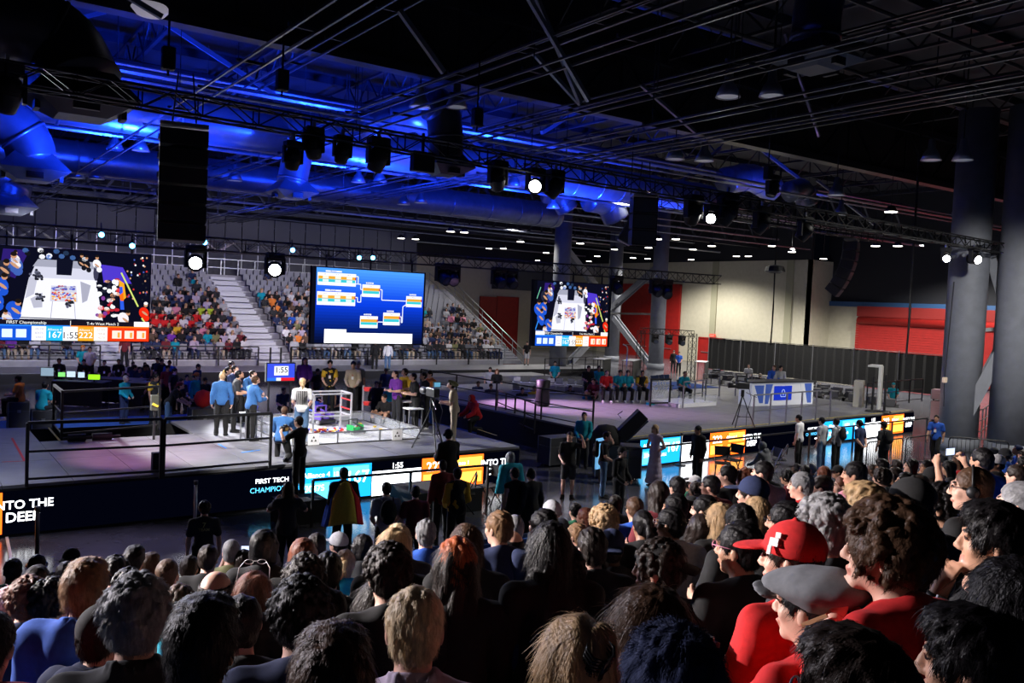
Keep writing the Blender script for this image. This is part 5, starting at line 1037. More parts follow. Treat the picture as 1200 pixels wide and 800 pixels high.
spect(404, 661, 24, 'sit', ('bun', 'blond'), ('short', 'teal'), 'person with a blond bun and a teal top')
spect(454, 674, 48, 'sit', ('curly', 'dark'), ('short', 'black'), 'person with dark curly hair left of the orange dyed hair', dr=.2)
spect(461, 645, 34, 'sit', ('wavy_long', 'blond'), ('short', 'black'), 'person with long blond brown hair behind the dark curly head')
spect(466, 634, 28, 'sit', ('bob', 'blondgray'), ('short', 'charcoal'), 'person with pale bobbed hair one row ahead of the long blond hair')
spect(499, 626, 25, 'sit', ('short', 'gray'), ('long', 'royal'), 'man with short gray hair in a bright blue shirt', dr=-.1)
spect(486, 738, 71, 'sit', ('short', 'blondgray'), ('long', 'lavender'), 'older man with thin pale blond hair and a light collar at the bottom centre', collar=1, dr=-.12)
spect(546, 640, 36, 'sit', ('bob', 'brown'), ('short', 'black'), 'person with straight brown bobbed hair left of the bald man')
dyed = spect(535, 666, 45, 'sit', ('wavy_long', 'dark'), ('long', 'black'), 'person with long dark hair dyed orange red on top')
spect(597, 640, 29, 'sit_left', ('fringe', 'black'), ('long', 'charcoal'), 'bald man with dark hair only at the sides, centre of the near crowd')
spect(584, 619, 30, 'sit_left', ('short', 'lightbrown'), ('long', 'navy'), 'person with tousled brown hair above the bald man')
spect(636, 617, 30, 'sit_left', ('short', 'black'), ('long', 'navy'), 'person with neat black hair right of the tousled brown hair')
spect(646, 602, 21, 'sit', None, ('short', 'black'), 'person in a light gray knit cap in the middle of the crowd', hat=('beanie', 'lightgray'))
spect(657, 621, 18, 'sit', None, ('short', 'charcoal'), 'person in a plain gray cap below the light gray knit cap', hat=('cap_back', 'gray'))
spect(655, 672, 43, 'sit_left', ('curly', 'black'), ('short', 'navy'), 'young person in glasses with curly black hair and a navy jersey, face to the left', 'tan', glasses='black', dr=.15, collar=1)
spect(645, 643, 44, 'sit', ('long', 'black'), ('long', 'black'), 'person with long straight black hair just behind the navy jersey')
spect(693, 643, 36, 'sit', ('short', 'dark'), ('long', 'black'), 'person with smooth dark hair and a pale collar, centre right')
spect(707, 614, 29, 'sit', ('curly', 'blond'), ('short', 'black'), 'person with curly blond hair above the smooth dark hair')
spect(675, 628, 22, 'sit_left', ('short', 'lightbrown'), ('short', 'black'), 'person with light brown hair left of the curly blond hair')
spect(770, 668, 46, 'sit_left', ('curly', 'dark'), ('short', 'black'), 'person in a black cap with a pale strap, centre right', hat=('cap_back', 'black'), dr=.2)
spect(757, 741, 76, 'sit_left', ('long', 'brown'), ('short', 'black'), 'person with long brown hair hanging down, right of the claw clip', dr=.2)
claw = spect(675, 786, 84, 'sit', ('wavy_long', 'blond'), ('short', 'gray'), 'person with wavy blond hair held by a black claw clip at the bottom', dr=.1)
spect(785, 812, 100, 'sit', None, ('short', 'navy'), 'person in a fuzzy dark navy hat at the bottom edge', hat=('fuzzy', 'navy'))
spect(389, 806, 92, 'sit', ('thick', 'brown'), ('short', 'black'), 'person with glossy brown hair cut off by the bottom edge')
spect(441, 712, 44, 'sit', ('long', 'dark'), ('short', 'black'), 'person with very long dark brown hair, light catching its left side', dr=.1)
spect(866, 643, 46, 'sit_left', ('short', 'black'), ('short', 'black'), 'young person with pale pink glasses, black shirt and a red neck strap', 'tan', glasses='pink')
redcap = spect(927, 655, 58, 'sit_left', ('short', 'dark'), ('short', 'red'), 'person in a bright red baseball cap and red shirt', hat=('cap', 'red'), dr=.1)
flat = spect(948, 712, 66, 'sit_camera', ('short', 'black'), ('short', 'red'), 'person in a gray flat cap and red shirt holding a camera', 'fair', hat=('flat', 'gray'), dr=.15)
spect(965, 620, 52, 'sit', ('curly', 'gray'), ('long', 'charcoal'), 'person with full wavy gray hair right of the red cap')
redsh = spect(1035, 648, 70, 'sit_chin', ('afro', 'brown'), ('short', 'red'), 'person with bushy curly brown hair in a red shirt, chin resting on the fist', 'fair', dr=.25)
spect(1015, 598, 42, 'sit_left', ('thick', 'blond'), ('short', 'black'), 'person with straight light blond hair and glasses above the curly brown hair', glasses='gray')
spect(1066, 592, 42, 'sit_left', ('short', 'dark'), ('long', 'charcoal'), 'person in a black cap with a white band along its edge', hat=('cap', 'black'))
spect(1100, 594, 36, 'sit_left', ('curly', 'black'), ('short', 'black'), 'person with black curly hair and a short beard right of the white banded cap', 'tan')
spect(1138, 573, 38, 'sit_left', ('crop', 'brown'), ('long', 'black'), 'man with close cropped hair and a headset over it, at the right', headset=True, glasses='black', dr=.1)
watch = spect(1165, 636, 62, 'sit_mouth', ('thick', 'black'), ('short', 'black'), 'person with black hair and a wrist watch, hand raised to the mouth, right edge', 'tan', dr=.1)
spect(1182, 714, 84, 'sit', ('long', 'black'), ('short', 'black'), 'person with long glossy black hair at the right edge')
spect(1135, 780, 88, 'sit_left', ('thick', 'black'), ('short', 'black'), 'person with glossy black hair at the lower right corner', 'tan', dr=.1)
spect(1000, 822, 108, 'sit_left', ('thick', 'dark'), ('short', 'black'), 'dark haired person cut off by the bottom edge in front of the flat cap', glasses='lavender')
spect(825, 598, 26, 'sit_left', SG, ('long', 'black'), 'young person in black with a clear profile, left of the long blond hair')
spect(843, 609, 27, 'sit', ('long', 'blond'), ('short', 'black'), 'person with long straight blond hair in the right half')
spect(886, 604, 30, 'sit', ('bob', 'blond'), ('short', 'black'), 'person with a blond bob right of the long blond hair')
spect(867, 614, 34, 'sit', ('bun', 'black'), ('short', 'black'), 'person with black hair tied up between the two blond heads')
spect(785, 614, 29, 'sit_left', SG, ('short', 'lightgray'), 'man with white rimmed glasses and a gray shirt', 'brown', glasses='white')
spect(791, 595, 24, 'sit_left', SG, ('short', 'black'), 'dark haired man behind the one with white glasses', 'tan')
spect(920, 612, 36, 'sit_left', SG, ('short', 'black'), 'person with smooth black hair and black glasses, left of the gray hair', 'tan', glasses='black')
spect(881, 580, 29, 'sit_chin', ('short', 'dark'), ('short', 'black'), 'person in a navy cap with the hand held to the face', hat=('cap', 'navy'))
spect(938, 569, 23, 'sit_left', ('short', 'gray'), ('short', 'red'), 'gray haired man in a red shirt behind the navy cap', dr=.1)
spect(1001, 556, 22, 'sit_left', SG, ('short', 'pink'), 'black haired person in a pale pink shirt', 'tan')
spect(852, 557, 18, 'sit_left', SG, ('short', 'black'), 'black haired person near the red lit floor, third head from the left there', hi=0)
spect(873, 562, 18, 'sit_left', ('curly', 'reddish'), ('short', 'black'), 'person with reddish curly hair near the red lit floor', hi=0)
spect(893, 554, 20, 'sit_left', SG, ('short', 'gray'), 'dark haired person right of the reddish curly hair', hi=0)
spect(832, 570, 19, 'sit_left', SG, ('short', 'maroon'), 'dark haired person in a maroon top clapping', hi=0)
spect(793, 571, 19, 'sit', SG, ('short', 'black'), 'dark haired person right of the long dark brown hair at the blue lit floor', hi=0)
spect(771, 580, 23, 'sit', ('long', 'dark'), ('short', 'maroon'), 'person with long dark brown hair before the blue lit floor', hi=0)
spect(44, 663, 19, 'sit', SG, ('short', 'black'), 'black haired person at the front row far left, below the stanchion', hi=0)
spect(84, 656, 18, 'sit', None, ('short', 'black'), 'person in a flat black cap at the front row left', hat=('cap_back', 'black'), hi=0)
spect(78, 673, 22, 'sit', SG, ('short', 'charcoal'), 'dark haired person just behind the flat black cap', hi=0)
spect(44, 680, 25, 'sit', ('bob', 'dark'), ('short', 'black'), 'person with a dark bob at the left', hi=0)
spect(135, 671, 26, 'sit', ('curly', 'black'), ('short', 'black'), 'person with curly black hair against the lit floor at the left', hi=0)
spect(157, 658, 24, 'sit', ('thick', 'black'), ('short', 'black'), 'person with tall black hair against the lit floor', hi=0)
spect(150, 690, 31, 'sit', ('curly', 'black'), ('short', 'black'), 'person with black curls right above the gray curly head', hi=0)
spect(196, 674, 28, 'sit', ('crop', 'brown'), ('short', 'black'), 'person with cropped light brown hair and both ears showing')
spect(222, 666, 22, 'sit', ('short', 'dark'), ('short', 'maroon'), 'person with a pink lit rim of dark hair right of the cropped head', hi=0)
spect(244, 655, 24, 'sit', ('short', 'dark'), ('short', 'black'), 'person with dark tufty hair near the raised phone', hi=0)
spect(271, 647, 22, 'sit', ('crop', 'gray'), ('long', 'olive'), 'man with cropped gray hair in an olive jacket', hi=0)
ph = spect(285, 659, 22, 'sit_phone', ('short', 'dark'), ('short', 'black'), 'person filming with a lit phone held overhead, left of centre', hi=0)
spect(317, 662, 22, 'sit', None, ('short', 'black'), 'person in a gray knit cap, left of centre', hat=('beanie', 'gray'), hi=0)
spect(310, 641, 29, 'sit_right', ('bob', 'black'), ('short', 'black'), 'person with a dark bob turning to the right above the gray knit cap', 'tan', hi=0)
spect(355, 652, 30, 'sit', ('bob', 'reddish'), ('short', 'black'), 'person with reddish brown hair left of the dark cap', hi=0)
spect(371, 641, 24, 'sit', ('short', 'dark'), ('long', 'charcoal'), 'person with a lit rim around dark hair below the flag bearer', hi=0)
ph2 = spect(1150, 540, 22, 'sit_phone', SG, ('long', 'royal'), 'person in blue sleeves raising both hands at the right', 'tan', hi=0)
spect(1192, 592, 40, 'sit_chin', ('short', 'gray'), ('short', 'charcoal'), 'person at the right edge with a hand at the face and a patterned shirt', hi=0)
# fill the remaining places of the rows
BND = [(-50, 668), (0, 666), (130, 660), (200, 655), (300, 645), (400, 628), (560, 612), (640, 600), (700, 592), (760, 582), (820, 556), (900, 548), (1000, 543), (1060, 545), (1100, 536), (1140, 530), (1260, 520)]
def bnd(x):
    for (a, b), (c, d) in zip(BND, BND[1:]):
        if a <= x <= c: return b+(d-b)*(x-a)/(c-a)
    return 9999
def project(P): v = Vector(P)-Vector((0, 0, H)); d = v.dot(Fv); return 600+FPX*v.dot(Rv)/d, 400-FPX*v.dot(Uv)/d, d
rr = random.Random(21); nfill = 0; HN = dict(short='short', curly='curly', long='long', bob='bobbed', thick='full', bun='tied', pony='tailed', crop='cropped')
for k in range(3, 17):
    Y = TY(k); x = Y*.03; seats = []
    while x < Y*2.35 and x < 33:
        x += rr.uniform(.50, .58); seats.append(x)
    for X in seats:
        sc = rr.uniform(.95, 1.05); yy = Y+rr.uniform(-.12, .12); zt = max(.06, tread_z(TY(k))); Hd = Vector((X, yy, zt+1.2*sc+rr.uniform(-.03, .03))); px, py, d = project(Hd)
        w = 178/d
        if px < -10 or px > 1212 or py > 812 or py < bnd(px)+2: continue
        if any(abs(px-a) < .34*(w+c) and abs(py-b) < .36*(w+c) for a, b, c in NEAR): continue
        if py > 715: continue
        if rr.random() < .04: continue
        NEAR.append((px, py, w)); nfill += 1
        hs = rr.choice(['short']*5+['curly', 'long', 'long', 'bob', 'thick', 'bun', 'pony', 'crop']); hc = rr.choice(['black']*6+['dark']*5+['brown']*2+['blond', 'gray', 'reddish'])
        tc = rr.choice(['black']*8+['charcoal']*3+['navy']*3+['gray', 'maroon', 'royal', 'lightgray', 'green', 'purple', 'red']); sk = rr.choice(['fair', 'fair', 'tan', 'tan', 'brown', 'dark'])
        rg = 'left' if px < 300 else 'middle left' if px < 540 else 'middle' if px < 760 else 'middle right' if px < 980 else 'right'; dp_ = 'front rows' if d > 11 else 'middle rows' if d > 6 else 'rear rows'
        lb = '%s %s haired spectator in %s%%s, %s of near stand, %s' % (HN[hs], hc, tc, dp_, rg)
        pose = rr.choice(['sit']*5+['sit_left']*3+['sit_right', 'sit_down', 'sit_chin']); rz = facing(X, yy)+rr.uniform(-.2, .2)
        hat = rr.choice([None]*14+[('cap', 'black'), ('cap_back', 'navy'), ('beanie', 'charcoal'), ('cap', 'white')])
        lb = lb % (' with %s' % {'cap': 'cap', 'cap_back': 'backwards cap', 'beanie': 'knit cap'}[hat[0]] if hat else '')
        h0 = head_pos(pose, sc); loc = Hd-Matrix.Rotation(rz, 3, 'Z')@h0; loc.z = Hd.z-h0.z
        person(loc, rz, pose, lb, lb, sk, (hs if not hat else 'short', hc), (rr.choice(['short', 'long']), tc), hat=hat, hi=0, scale=sc, glasses=rr.choice([None]*6+['black']))
print('near people', len(NEAR), 'fill', nfill)
# ---- things held or worn by the near people
def cam_thing(P, rz, label, s=1.0):
    o = thing('camera', label, 'camera', P, rz); m = MB(); m.box((0, 0, 0), (.125*s, .055*s, .075*s)); m.box((0, .0, .045*s), (.05*s, .05*s, .03*s)); m.build('body', mat('camera_black', (.02, .02, .022), .4), o, bevel=.006)
    MB().lathe([(.032*s, 0), (.034*s, .05*s), (.030*s, .055*s), (.0, .05*s)], (0, .028*s, 0), 16, Matrix.Rotation(-math.pi/2, 3, 'X')).build('lens', mat('camera_black', (.02, .02, .022), .4), o, True)
    MB().box((0, -.029*s, -.002), (.07*s, .004, .048*s)).build('display', mat('display_dim', (.02, .02, .02), .2, emit=(.5, .3, .1), estr=.35), o)
    MB().box((0, 0, .062*s), (.03*s, .03*s, .008*s)).build('hot_shoe', STEEL, o); MB().tube((.045*s, 0, .037*s), (.045*s, 0, .05*s), .012*s, n=12).build('dial', STEEL, o); MB().tube((-.045*s, 0, .037*s), (-.045*s, 0, .046*s), .010*s, n=12).build('dial', STEEL, o); return o
hl, hr_ = hand_pos(flat, 'sit_camera', 'L'), hand_pos(flat, 'sit_camera', 'R'); cam_thing((hl+hr_)/2+Vector((0, 0, .03)), flat.rotation_euler.z+.3, 'black camera with silver top held by the person in the flat cap', 1.05)
def phone(P, rz, label, on=True):
    o = thing('phone', label, 'phone', P, rz); MB().box((0, 0, 0), (.15, .009, .075)).build('case', BLACK, o, bevel=.003); MB().box((0, -.006, 0), (.138, .002, .066)).build('display', glow('phone_lit', (.6, .7, 1), 1.6) if on else BLACK, o); return o
for pp, lb in ((ph, 'lit phone held overhead left of the centre'), (ph2, 'phone held up by the person in blue sleeves')):
    phone((hand_pos(pp, 'sit_phone', 'L')+hand_pos(pp, 'sit_phone', 'R'))/2+Vector((0, 0, .04)), pp.rotation_euler.z, lb)
J = bones(POSES['sit_mouth']); wr = Vector(J['aL'][2]); el = Vector(J['aL'][1]); dd = (wr-el).normalized(); m = MB(); m.tube(wr-dd*.035, wr-dd*.008, .034, n=16); o = m.build('watch_strap', BLACK, watch, True); M = dd.to_track_quat('Z', 'Y').to_matrix(); MB().box(wr-dd*.022+M@Vector((-.034, 0, 0)), (.012, .036, .036), M=M).build('watch_face', STEEL, watch)
def headlocal(o, pose): J = bones(POSES[pose]); M = Matrix(J['HR'].tolist()).to_4x4(); M.translation = Vector(J['head']); return M
# claw clip on the blond head
cc = thing('claw_clip', 'black claw clip closed over wavy blond hair at the bottom', 'hair clip', (0, 0, 0)); Mh = claw.matrix_basis@headlocal(claw, 'sit'); cc.matrix_world = Mh@Matrix.Translation((.0, -.115, .055))@Matrix.Rotation(.7, 4, 'X'); GL = mat('clip_black', (.01, .01, .011), .15)
for s in (-1, 1):
    for k in range(9):
        z = -.05+k*.0125; MB().path([(s*.004, -.03, z), (s*.026, -.018, z), (s*.034, .006, z), (s*.028, .022, z)], [.0035, .004, .0035, .0015], 6).build('tooth', GL, cc, True)
MB().path([(0, -.032, -.055), (0, -.038, 0), (0, -.032, .055)], .0055, 8).build('spine', GL, cc, True)
# glasses pushed up on the head
q = link('pushed_up_glasses', get('glasses', glasses_mesh), wm); q.matrix_local = headlocal(wm, 'sit')@Matrix.Translation((0, -.045, .10))@Matrix.Rotation(.7, 4, 'X')@Matrix.Scale(1.1, 4); setm(q, [mat('glasses_clear', (.7, .65, .65), .2)])
# white band on the black cap, emblem on the red cap, strap on flat cap
MB().lathe([(.0, 0), (.018, .002), (.02, 0)], (0, 0, 0), 12).mesh('x')
q = MB().box((0, 0, 0), (.034, .006, .03)).box((.012, 0, -.03), (.014, .006, .03)).box((-.012, 0, .026), (.02, .006, .02)).build('white_emblem', mat('emblem_white', (.7, .7, .7), .6), redcap); q.matrix_local = headlocal(redcap, 'sit_left')@Matrix.Translation((-.088, .035, .075))@Matrix.Rotation(1.35, 4, 'Z')@Matrix.Rotation(.4, 4, 'X')
q = MB().box((0, 0, 0), (.008, .09, .012)).build('side_strap', mat('strap_tan', (.35, .2, .1), .6), flat); q.matrix_local = headlocal(flat, 'sit_camera')@Matrix.Translation((-.097, -.055, .0))@Matrix.Rotation(-.6, 4, 'X')
q = link('dyed_hair', get(('hair', 'short', 1), lambda: hair_mesh('short', .006, True, 3)), dyed); q.matrix_local = headlocal(dyed, 'sit')@Matrix.Translation((0, 0, .012))@Matrix.Scale(1.07, 4); setm(q, [hairmat('orange')]); q['label'] = 'orange red dyed top hair'
# prints on the backs of shirts
def back_print(o, pose, lines, size, m, dz=.0):
    J = bones(POSES[pose]); sp, fw = Vector(J['sp']), Vector(J['fw']); mb = MB(); z0 = Vector(J['chest'])-fw*.155+sp*(.06+dz)
    for i, (t, s) in enumerate(lines): text_to(mb, t, z0-sp*(i*.075), (1, 0, 0), sp, s, .01)
    mb.build('printed_text', m, o)
PT = mat('print_gray', (.35, .35, .38), .7); PR = mat('print_red', (.35, .05, .05), .7)
back_print(redsh, 'sit_chin', (('TEAM', .05), ('PEPSICO', .04), ('SOUTHERN', .035)), 1, PR)
back_print(flat, 'sit_camera', (('SOUTHERN', .045),), 1, PR, .04)
for px, py, w, nm in ((283, 728, 50, 'person with a black jersey numbered 7 beside the dark wavy hair'), (386, 716, 42, 'person with a dark jersey bearing a 7, behind the long dark hair')):
    o = spect(px, py, w, 'sit_down', ('short', 'black'), ('short', 'black'), nm, hi=0); back_print(o, 'sit_down', (('7', .13), ('CABLES', .05)), 1, PT, .02)
# ================================================================ far grandstand
GX0, GX1, GY, GZ, GT, GR, GN = -9.0, 34.2, 50.2, .85, .80, .365, 14
gs = thing('grandstand', 'large gray stepped grandstand with rows of gray seats across the far hall', 'grandstand', (0, GY, 0)); GM = mat('stand_steel', (.24, .24, .27), .5, noise=.15, nscale=2); SM = mat('seat_gray', (.20, .205, .24), .5)
AIS = [(8.0, 9.4), (16.6, 18.3)]
for k in range(GN):
    MB().span((GX0, k*GT, 0 if k == 0 else GZ+(k-1)*GR), (GX1, k*GT+GT, GZ+k*GR-.02)).build('tread', GM, gs)
    MB().span((GX0, k*GT-.02, GZ+k*GR-.06), (GX1, k*GT+.03, GZ+k*GR)).build('nosing', mat('nosing_pale', (.45, .46, .5), .4), gs)
MB().span((GX0, GN*GT, 0), (GX1, GN*GT+.1, GZ+GN*GR)).build('back_panel', GM, gs)
m = MB(); 
for x in np.arange(GX0, GX1, 1.2): m.bar((x, GN*GT, GZ+GN*GR), (x, GN*GT, GZ+GN*GR+1.1), .06)
m.bar((GX0, GN*GT, GZ+GN*GR+1.1), (GX1, GN*GT, GZ+GN*GR+1.1), .06).bar((GX0, GN*GT, GZ+GN*GR+.5), (GX1, GN*GT, GZ+GN*GR+.5), .05); m.build('rear_rail', STEEL, gs)
for a, b in AIS:
    for k in range(GN):
        for j in (0, 1): MB().span((a, k*GT+j*.4-.02, GZ+k*GR+(-GR/2 if j == 0 else 0)-.02), (b, k*GT+j*.4+.4, GZ+k*GR+(0 if j == 0 else GR/2)+.02)).build('aisle_step', mat('step_pale', (.48, .49, .54), .4), gs)
st_ = MB(); seatpos = []
for k in range(GN):
    x = GX0+.4
    while x < GX1-.3:
        if not any(a-.25 < x < b+.25 for a, b in AIS):
            z = GZ+k*GR; y = k*GT+.42; seatpos.append((x, GY+y, z, k)); st_.box((x, y, z+.42), (.42, .40, .05)); st_.box((x, y+.24, z+.66), (.42, .05, .40)); st_.box((x, y+.05, z+.2), (.06, .2, .4))
        x += .50
q = st_.build('seats', SM, gs); q['kind'] = 'stuff'
rail('pale sloping handrail down the right side of the grandstand', [(GX1, GY-.2, GZ), (GX1, GY+GN*GT, GZ+GN*GR)], 1.05, STEEL, step=1.6)
rail('second pale handrail beside the stairs right of the grandstand', [(GX1+1.6, GY-.2, GZ-.4), (GX1+1.6, GY+GN*GT, GZ+GN*GR)], 1.05, STEEL, step=1.6)
o = thing('side_stairs', 'gray steel stairs between the two handrails right of the grandstand', 'stairs', (GX1+.05, GY, 0))
for k in range(28): MB().span((.02, k*.4, GZ+k*GR/2-.3), (1.5, k*.4+.4, GZ+k*GR/2-.05)).build('step', GM, o)
for (xa, xb, lb) in ((GX0, 7.9, 'left of the left aisle'), (9.5, 16.4, 'between the two aisles'), (18.4, 33.5, 'right of the main aisle')):
    rail('black crowd rail along the grandstand front '+lb, [(xa, GY-.5, GZ-.3), (xb, GY-.5, GZ-.3)], 1.1, BLACK, step=2.4, mids=(.5,), w=.07)
o = thing('rear_curtain', 'dark gray ribbed curtain wall behind the top of the far grandstand', 'curtain', (GX0-3, GY+GN*GT+1.2, 0)); RC = mat('curtain_gray', (.05, .052, .06), .8)
for k in range(38): MB().span((k*1.2, 0, 0), (k*1.2+1.14, .08, 10.2)).build('curtain_panel', RC, o); MB().tube((k*1.2+1.17, -.05, 0), (k*1.2+1.17, -.05, 8.4), .04, n=6).build('upright', STEEL, o)
# platform before the stand
pf = thing('viewing_platform', 'low gray platform in front of the far grandstand', 'platform', (0, 46.5, 0)); MB().span((-9, 0, 0), (41, 3.65, .5)).build('deck', GM, pf); MB().span((-9, -.04, 0), (41, 0, .48)).build('front_skirt', SKIRT, pf); MB().span((24, -2.4, 0), (34, -.06, .3)).build('lower_step', GM, pf)
# far people: one light mesh each, seated
def arrays(me):
    v = np.zeros(len(me.vertices)*3, np.float32); me.vertices.foreach_get('co', v); f = np.zeros(len(me.loops), np.int32); me.loops.foreach_get('vertex_index', f); return v.reshape(-1, 3), f.reshape(-1, 4)
def far_mesh(pose, hair, h=.055, sleeve='short'):
    p = POSES[pose]; parts = []; me, J = body_mesh('b', p, h); parts.append((*arrays(me), 0)); parts.append((*arrays(shirt_mesh('s', p, h, sleeve, puff=.006)), 1)); parts.append((*arrays(pants_mesh('t', p, h)), 2))
    v, f = arrays(hair_mesh(hair, .026)); v = v@J['HR'].T+J['head']; parts.append((v, f, 3)); n = 0; V, F, MI = [], [], []
    for v, f, i in parts: V.append(v); F.append(f+n); MI.append(np.full(len(f), i)); n += len(v)
    return np_mesh('seated_person', np.concatenate(V), np.concatenate(F), np.concatenate(MI))
FM = [far_mesh('sit', 'short'), far_mesh('sit_left', 'long'), far_mesh('sit_chin', 'short', sleeve='long'), far_mesh('sit_down', 'curly'), far_mesh('sit_right', 'bob')]
rr = random.Random(4); cnt = 0; far = []
def col_for(x, k):
    r = rr.random()
    if 10.5 < x < 14.8 and k in (3, 4) and r < .75: return 'red'
    if 13.8 < x < 15.5 and k == 5 and r < .8: return 'lime'
    if 12 < x < 15 and k == 2 and r < .4: return 'yellow'
    if 18.3 < x < 22 and k in (1, 2) and r < .6: return 'orange'
    if 18.3 < x < 19.6 and k in (6, 7) and r < .6: return 'orange'
    if k < 4 and x < 17 and r < .3: return rr.choice(['purple', 'maroon', 'lavender'])
    return rr.choice(['black']*9+['charcoal']*5+['white']*4+['lightgray']*4+['navy']*4+['gray']*3+['brown', 'khaki', 'pink', 'royal', 'olive', 'lavender', 'teal'])
for (x, y, z, k) in sorted(seatpos, key=lambda s: (s[3], s[0])):
    if x < 2: continue
    if x < 16.6: pr = [.75, .95, .97, .95, .92, .9, .85, .75, .6, .25, .12, .06, 0, 0][k]*(.55 if x < 12.4 and k > 4 else 1)
    elif x < 25: pr = [.8, .95, .97, .97, .95, .95, .92, .88, .8, .55, .2, .08, .1, .06][k]
    else: pr = [.85, .9, .85, .8, .6, .5, .4, .15, .06, .02, 0, 0, 0, 0][k]
    px, py, d = project((x, y, z+1))
    if px < 175 and k > 3 or (366 < px < 495 and py < 398) or px < -5: continue   # hidden behind the screens
    if rr.random() > pr: continue
    c = col_for(x, k); far.append((px, x, y, z, k, c))
def far_person(x, y, z, k, c, i):
    me = FM[i % 5]; o = link('person', me); o.location = (x+rr.uniform(-.05, .05), y-.02, z-.02); o.rotation_euler = (0, 0, math.pi+(x-12)*-.012+rr.uniform(-.25, .25)); s = rr.uniform(.93, 1.05); o.scale = (s,)*3
    hc = rr.choice(['black', 'dark', 'dark', 'brown', 'brown', 'blond', 'gray']); setm(o, [skinmat(rr.choice(['fair', 'fair', 'tan', 'brown']))[0], clothm(c), clothm(rr.choice(['black', 'navy', 'denim', 'charcoal', 'khaki'])), hairmat(hc)])
    sec = 'left of the main aisle' if x < 17 else 'right of the main aisle' if x < 26 else 'at the right end'; lv = 'lower' if k < 4 else 'middle' if k < 8 else 'upper'
    lb = 'far seated spectator in %s with %s hair, %s rows %s' % (c, {'dark': 'dark brown'}.get(hc, hc), lv, sec); tag(o, lb, 'person', lb)
rr.shuffle(far); far.sort(key=lambda f: f[4]); NI = 45; rest = far[NI:]
for i, f in enumerate(far[:NI]): far_person(*f[1:], i)
print('far people', len(far))
HK = ['black', 'dark', 'brown', 'blond', 'gray']; CK = list(CL); LK = ['black', 'navy', 'denim', 'charcoal', 'khaki']; SKN = ['fair', 'tan', 'brown']
pm = [skinmat(k)[0] for k in SKN]+[clothm(k) for k in CK]+[clothm(k) for k in LK]+[hairmat(k) for k in HK]
V, F, MI = [], [], []; n = 0; AR = []
for me in FM: mi = np.zeros(len(me.polygons), np.int32); me.polygons.foreach_get('material_index', mi); AR.append((*arrays(me), mi))
for (_, x, y, z, k, c) in rest:
    v0, f0, mi = rr.choice(AR); a = math.pi+(x-12)*-.012+rr.uniform(-.25, .25); R = np.array(Matrix.Rotation(a, 3, 'Z')); s_ = rr.uniform(.93, 1.05)
    V.append((v0*s_)@R.T+np.array([x+rr.uniform(-.05, .05), y-.02, z-.02])); F.append(f0+n); n += len(v0)
    MI.append(np.array([rr.choice([0, 0, 1, 2]), 3+CK.index(c), 3+len(CK)+rr.randrange(5), 8+len(CK)+rr.choice([0, 1, 1, 2, 2, 3, 4])])[mi])
me = np_mesh('seated_people', np.concatenate(V), np.concatenate(F), np.concatenate(MI)); [me.materials.append(q) for q in pm]; o = link('seated_people', me); tag(o, 'hundreds of small seated spectators filling the far grandstand above its front rows', 'people', kind='stuff')
# ================================================================ people on the stages and the floor
def staff(px, py, zf, pose, label, hair, top, legs=('pants', 'black'), skin='fair', face='cam', sc=1.0, head_top=None, **k):
    """py: pixel height of the crown of the head"""
    top_h = (head_pos(pose, sc).z+.115*sc); P = at_z(px, py, zf+top_h) if 'd' not in k else at_d(px, py, k.pop('d'))
    tgt = {'cam': Vector((0, 0)), 'field': Vector((9.7, 22.7)), 'away': None}.get(face, None) if isinstance(face, str) else Vector(face)
    if face == 'away': rz = -math.atan2(P.x, P.y)
    else: dx, dy = tgt.x-P.x, tgt.y-P.y; rz = math.atan2(-dx, dy)
    rz += k.pop('dr', 0); h0 = Matrix.Rotation(rz, 3, 'Z')@head_pos(pose, sc)
    return person((P.x-h0.x, P.y-h0.y, zf), rz, pose, label, None, skin, hair, top, legs, scale=sc, **k)
Z = ZS; DB = ('short', 'dark')
# blue jackets and team left of the field
a = dict(face='field')
staff(261, 436, Z, 'stand', 'person in a blue jacket walking at the left end of the team, hands low', ('crop', 'blond'), ('long', 'jacket'), face=(9.0, 30), collar=1)
staff(297, 434, Z, 'lean', 'tall person in a blue jacket bending forward, back to the camera', DB, ('long', 'jacket'), **a, collar=1)
staff(300, 440, Z, 'stand_pad', 'person in a blue jacket with the head bowed, nearest of the standing three', ('short', 'brown'), ('long', 'jacket'), **a, collar=1)
staff(334, 476, Z, 'kneel', 'kneeling person in a blue jacket beside the white driver table', ('crop', 'brown'), ('long', 'jacket'), face=(9.5, 23.5))
staff(272, 423, Z, 'stand_pad', 'person in a yellow and dark shirt at the back of the blue jacket team', DB, ('short', 'yellow'), **a)
staff(276, 428, Z, 'stand_pad', 'dark shirted team member just before the yellow shirt', ('short', 'black'), ('short', 'navy'), **a)
staff(281, 434, Z, 'stand_pad', 'team member in a dark patterned shirt between the blue jackets', ('short', 'black'), ('short', 'charcoal'), **a, skin='tan')
staff(268, 430, Z, 'lean', 'dark dressed team member half hidden behind the blue jackets', ('short', 'black'), ('short', 'black'), **a)
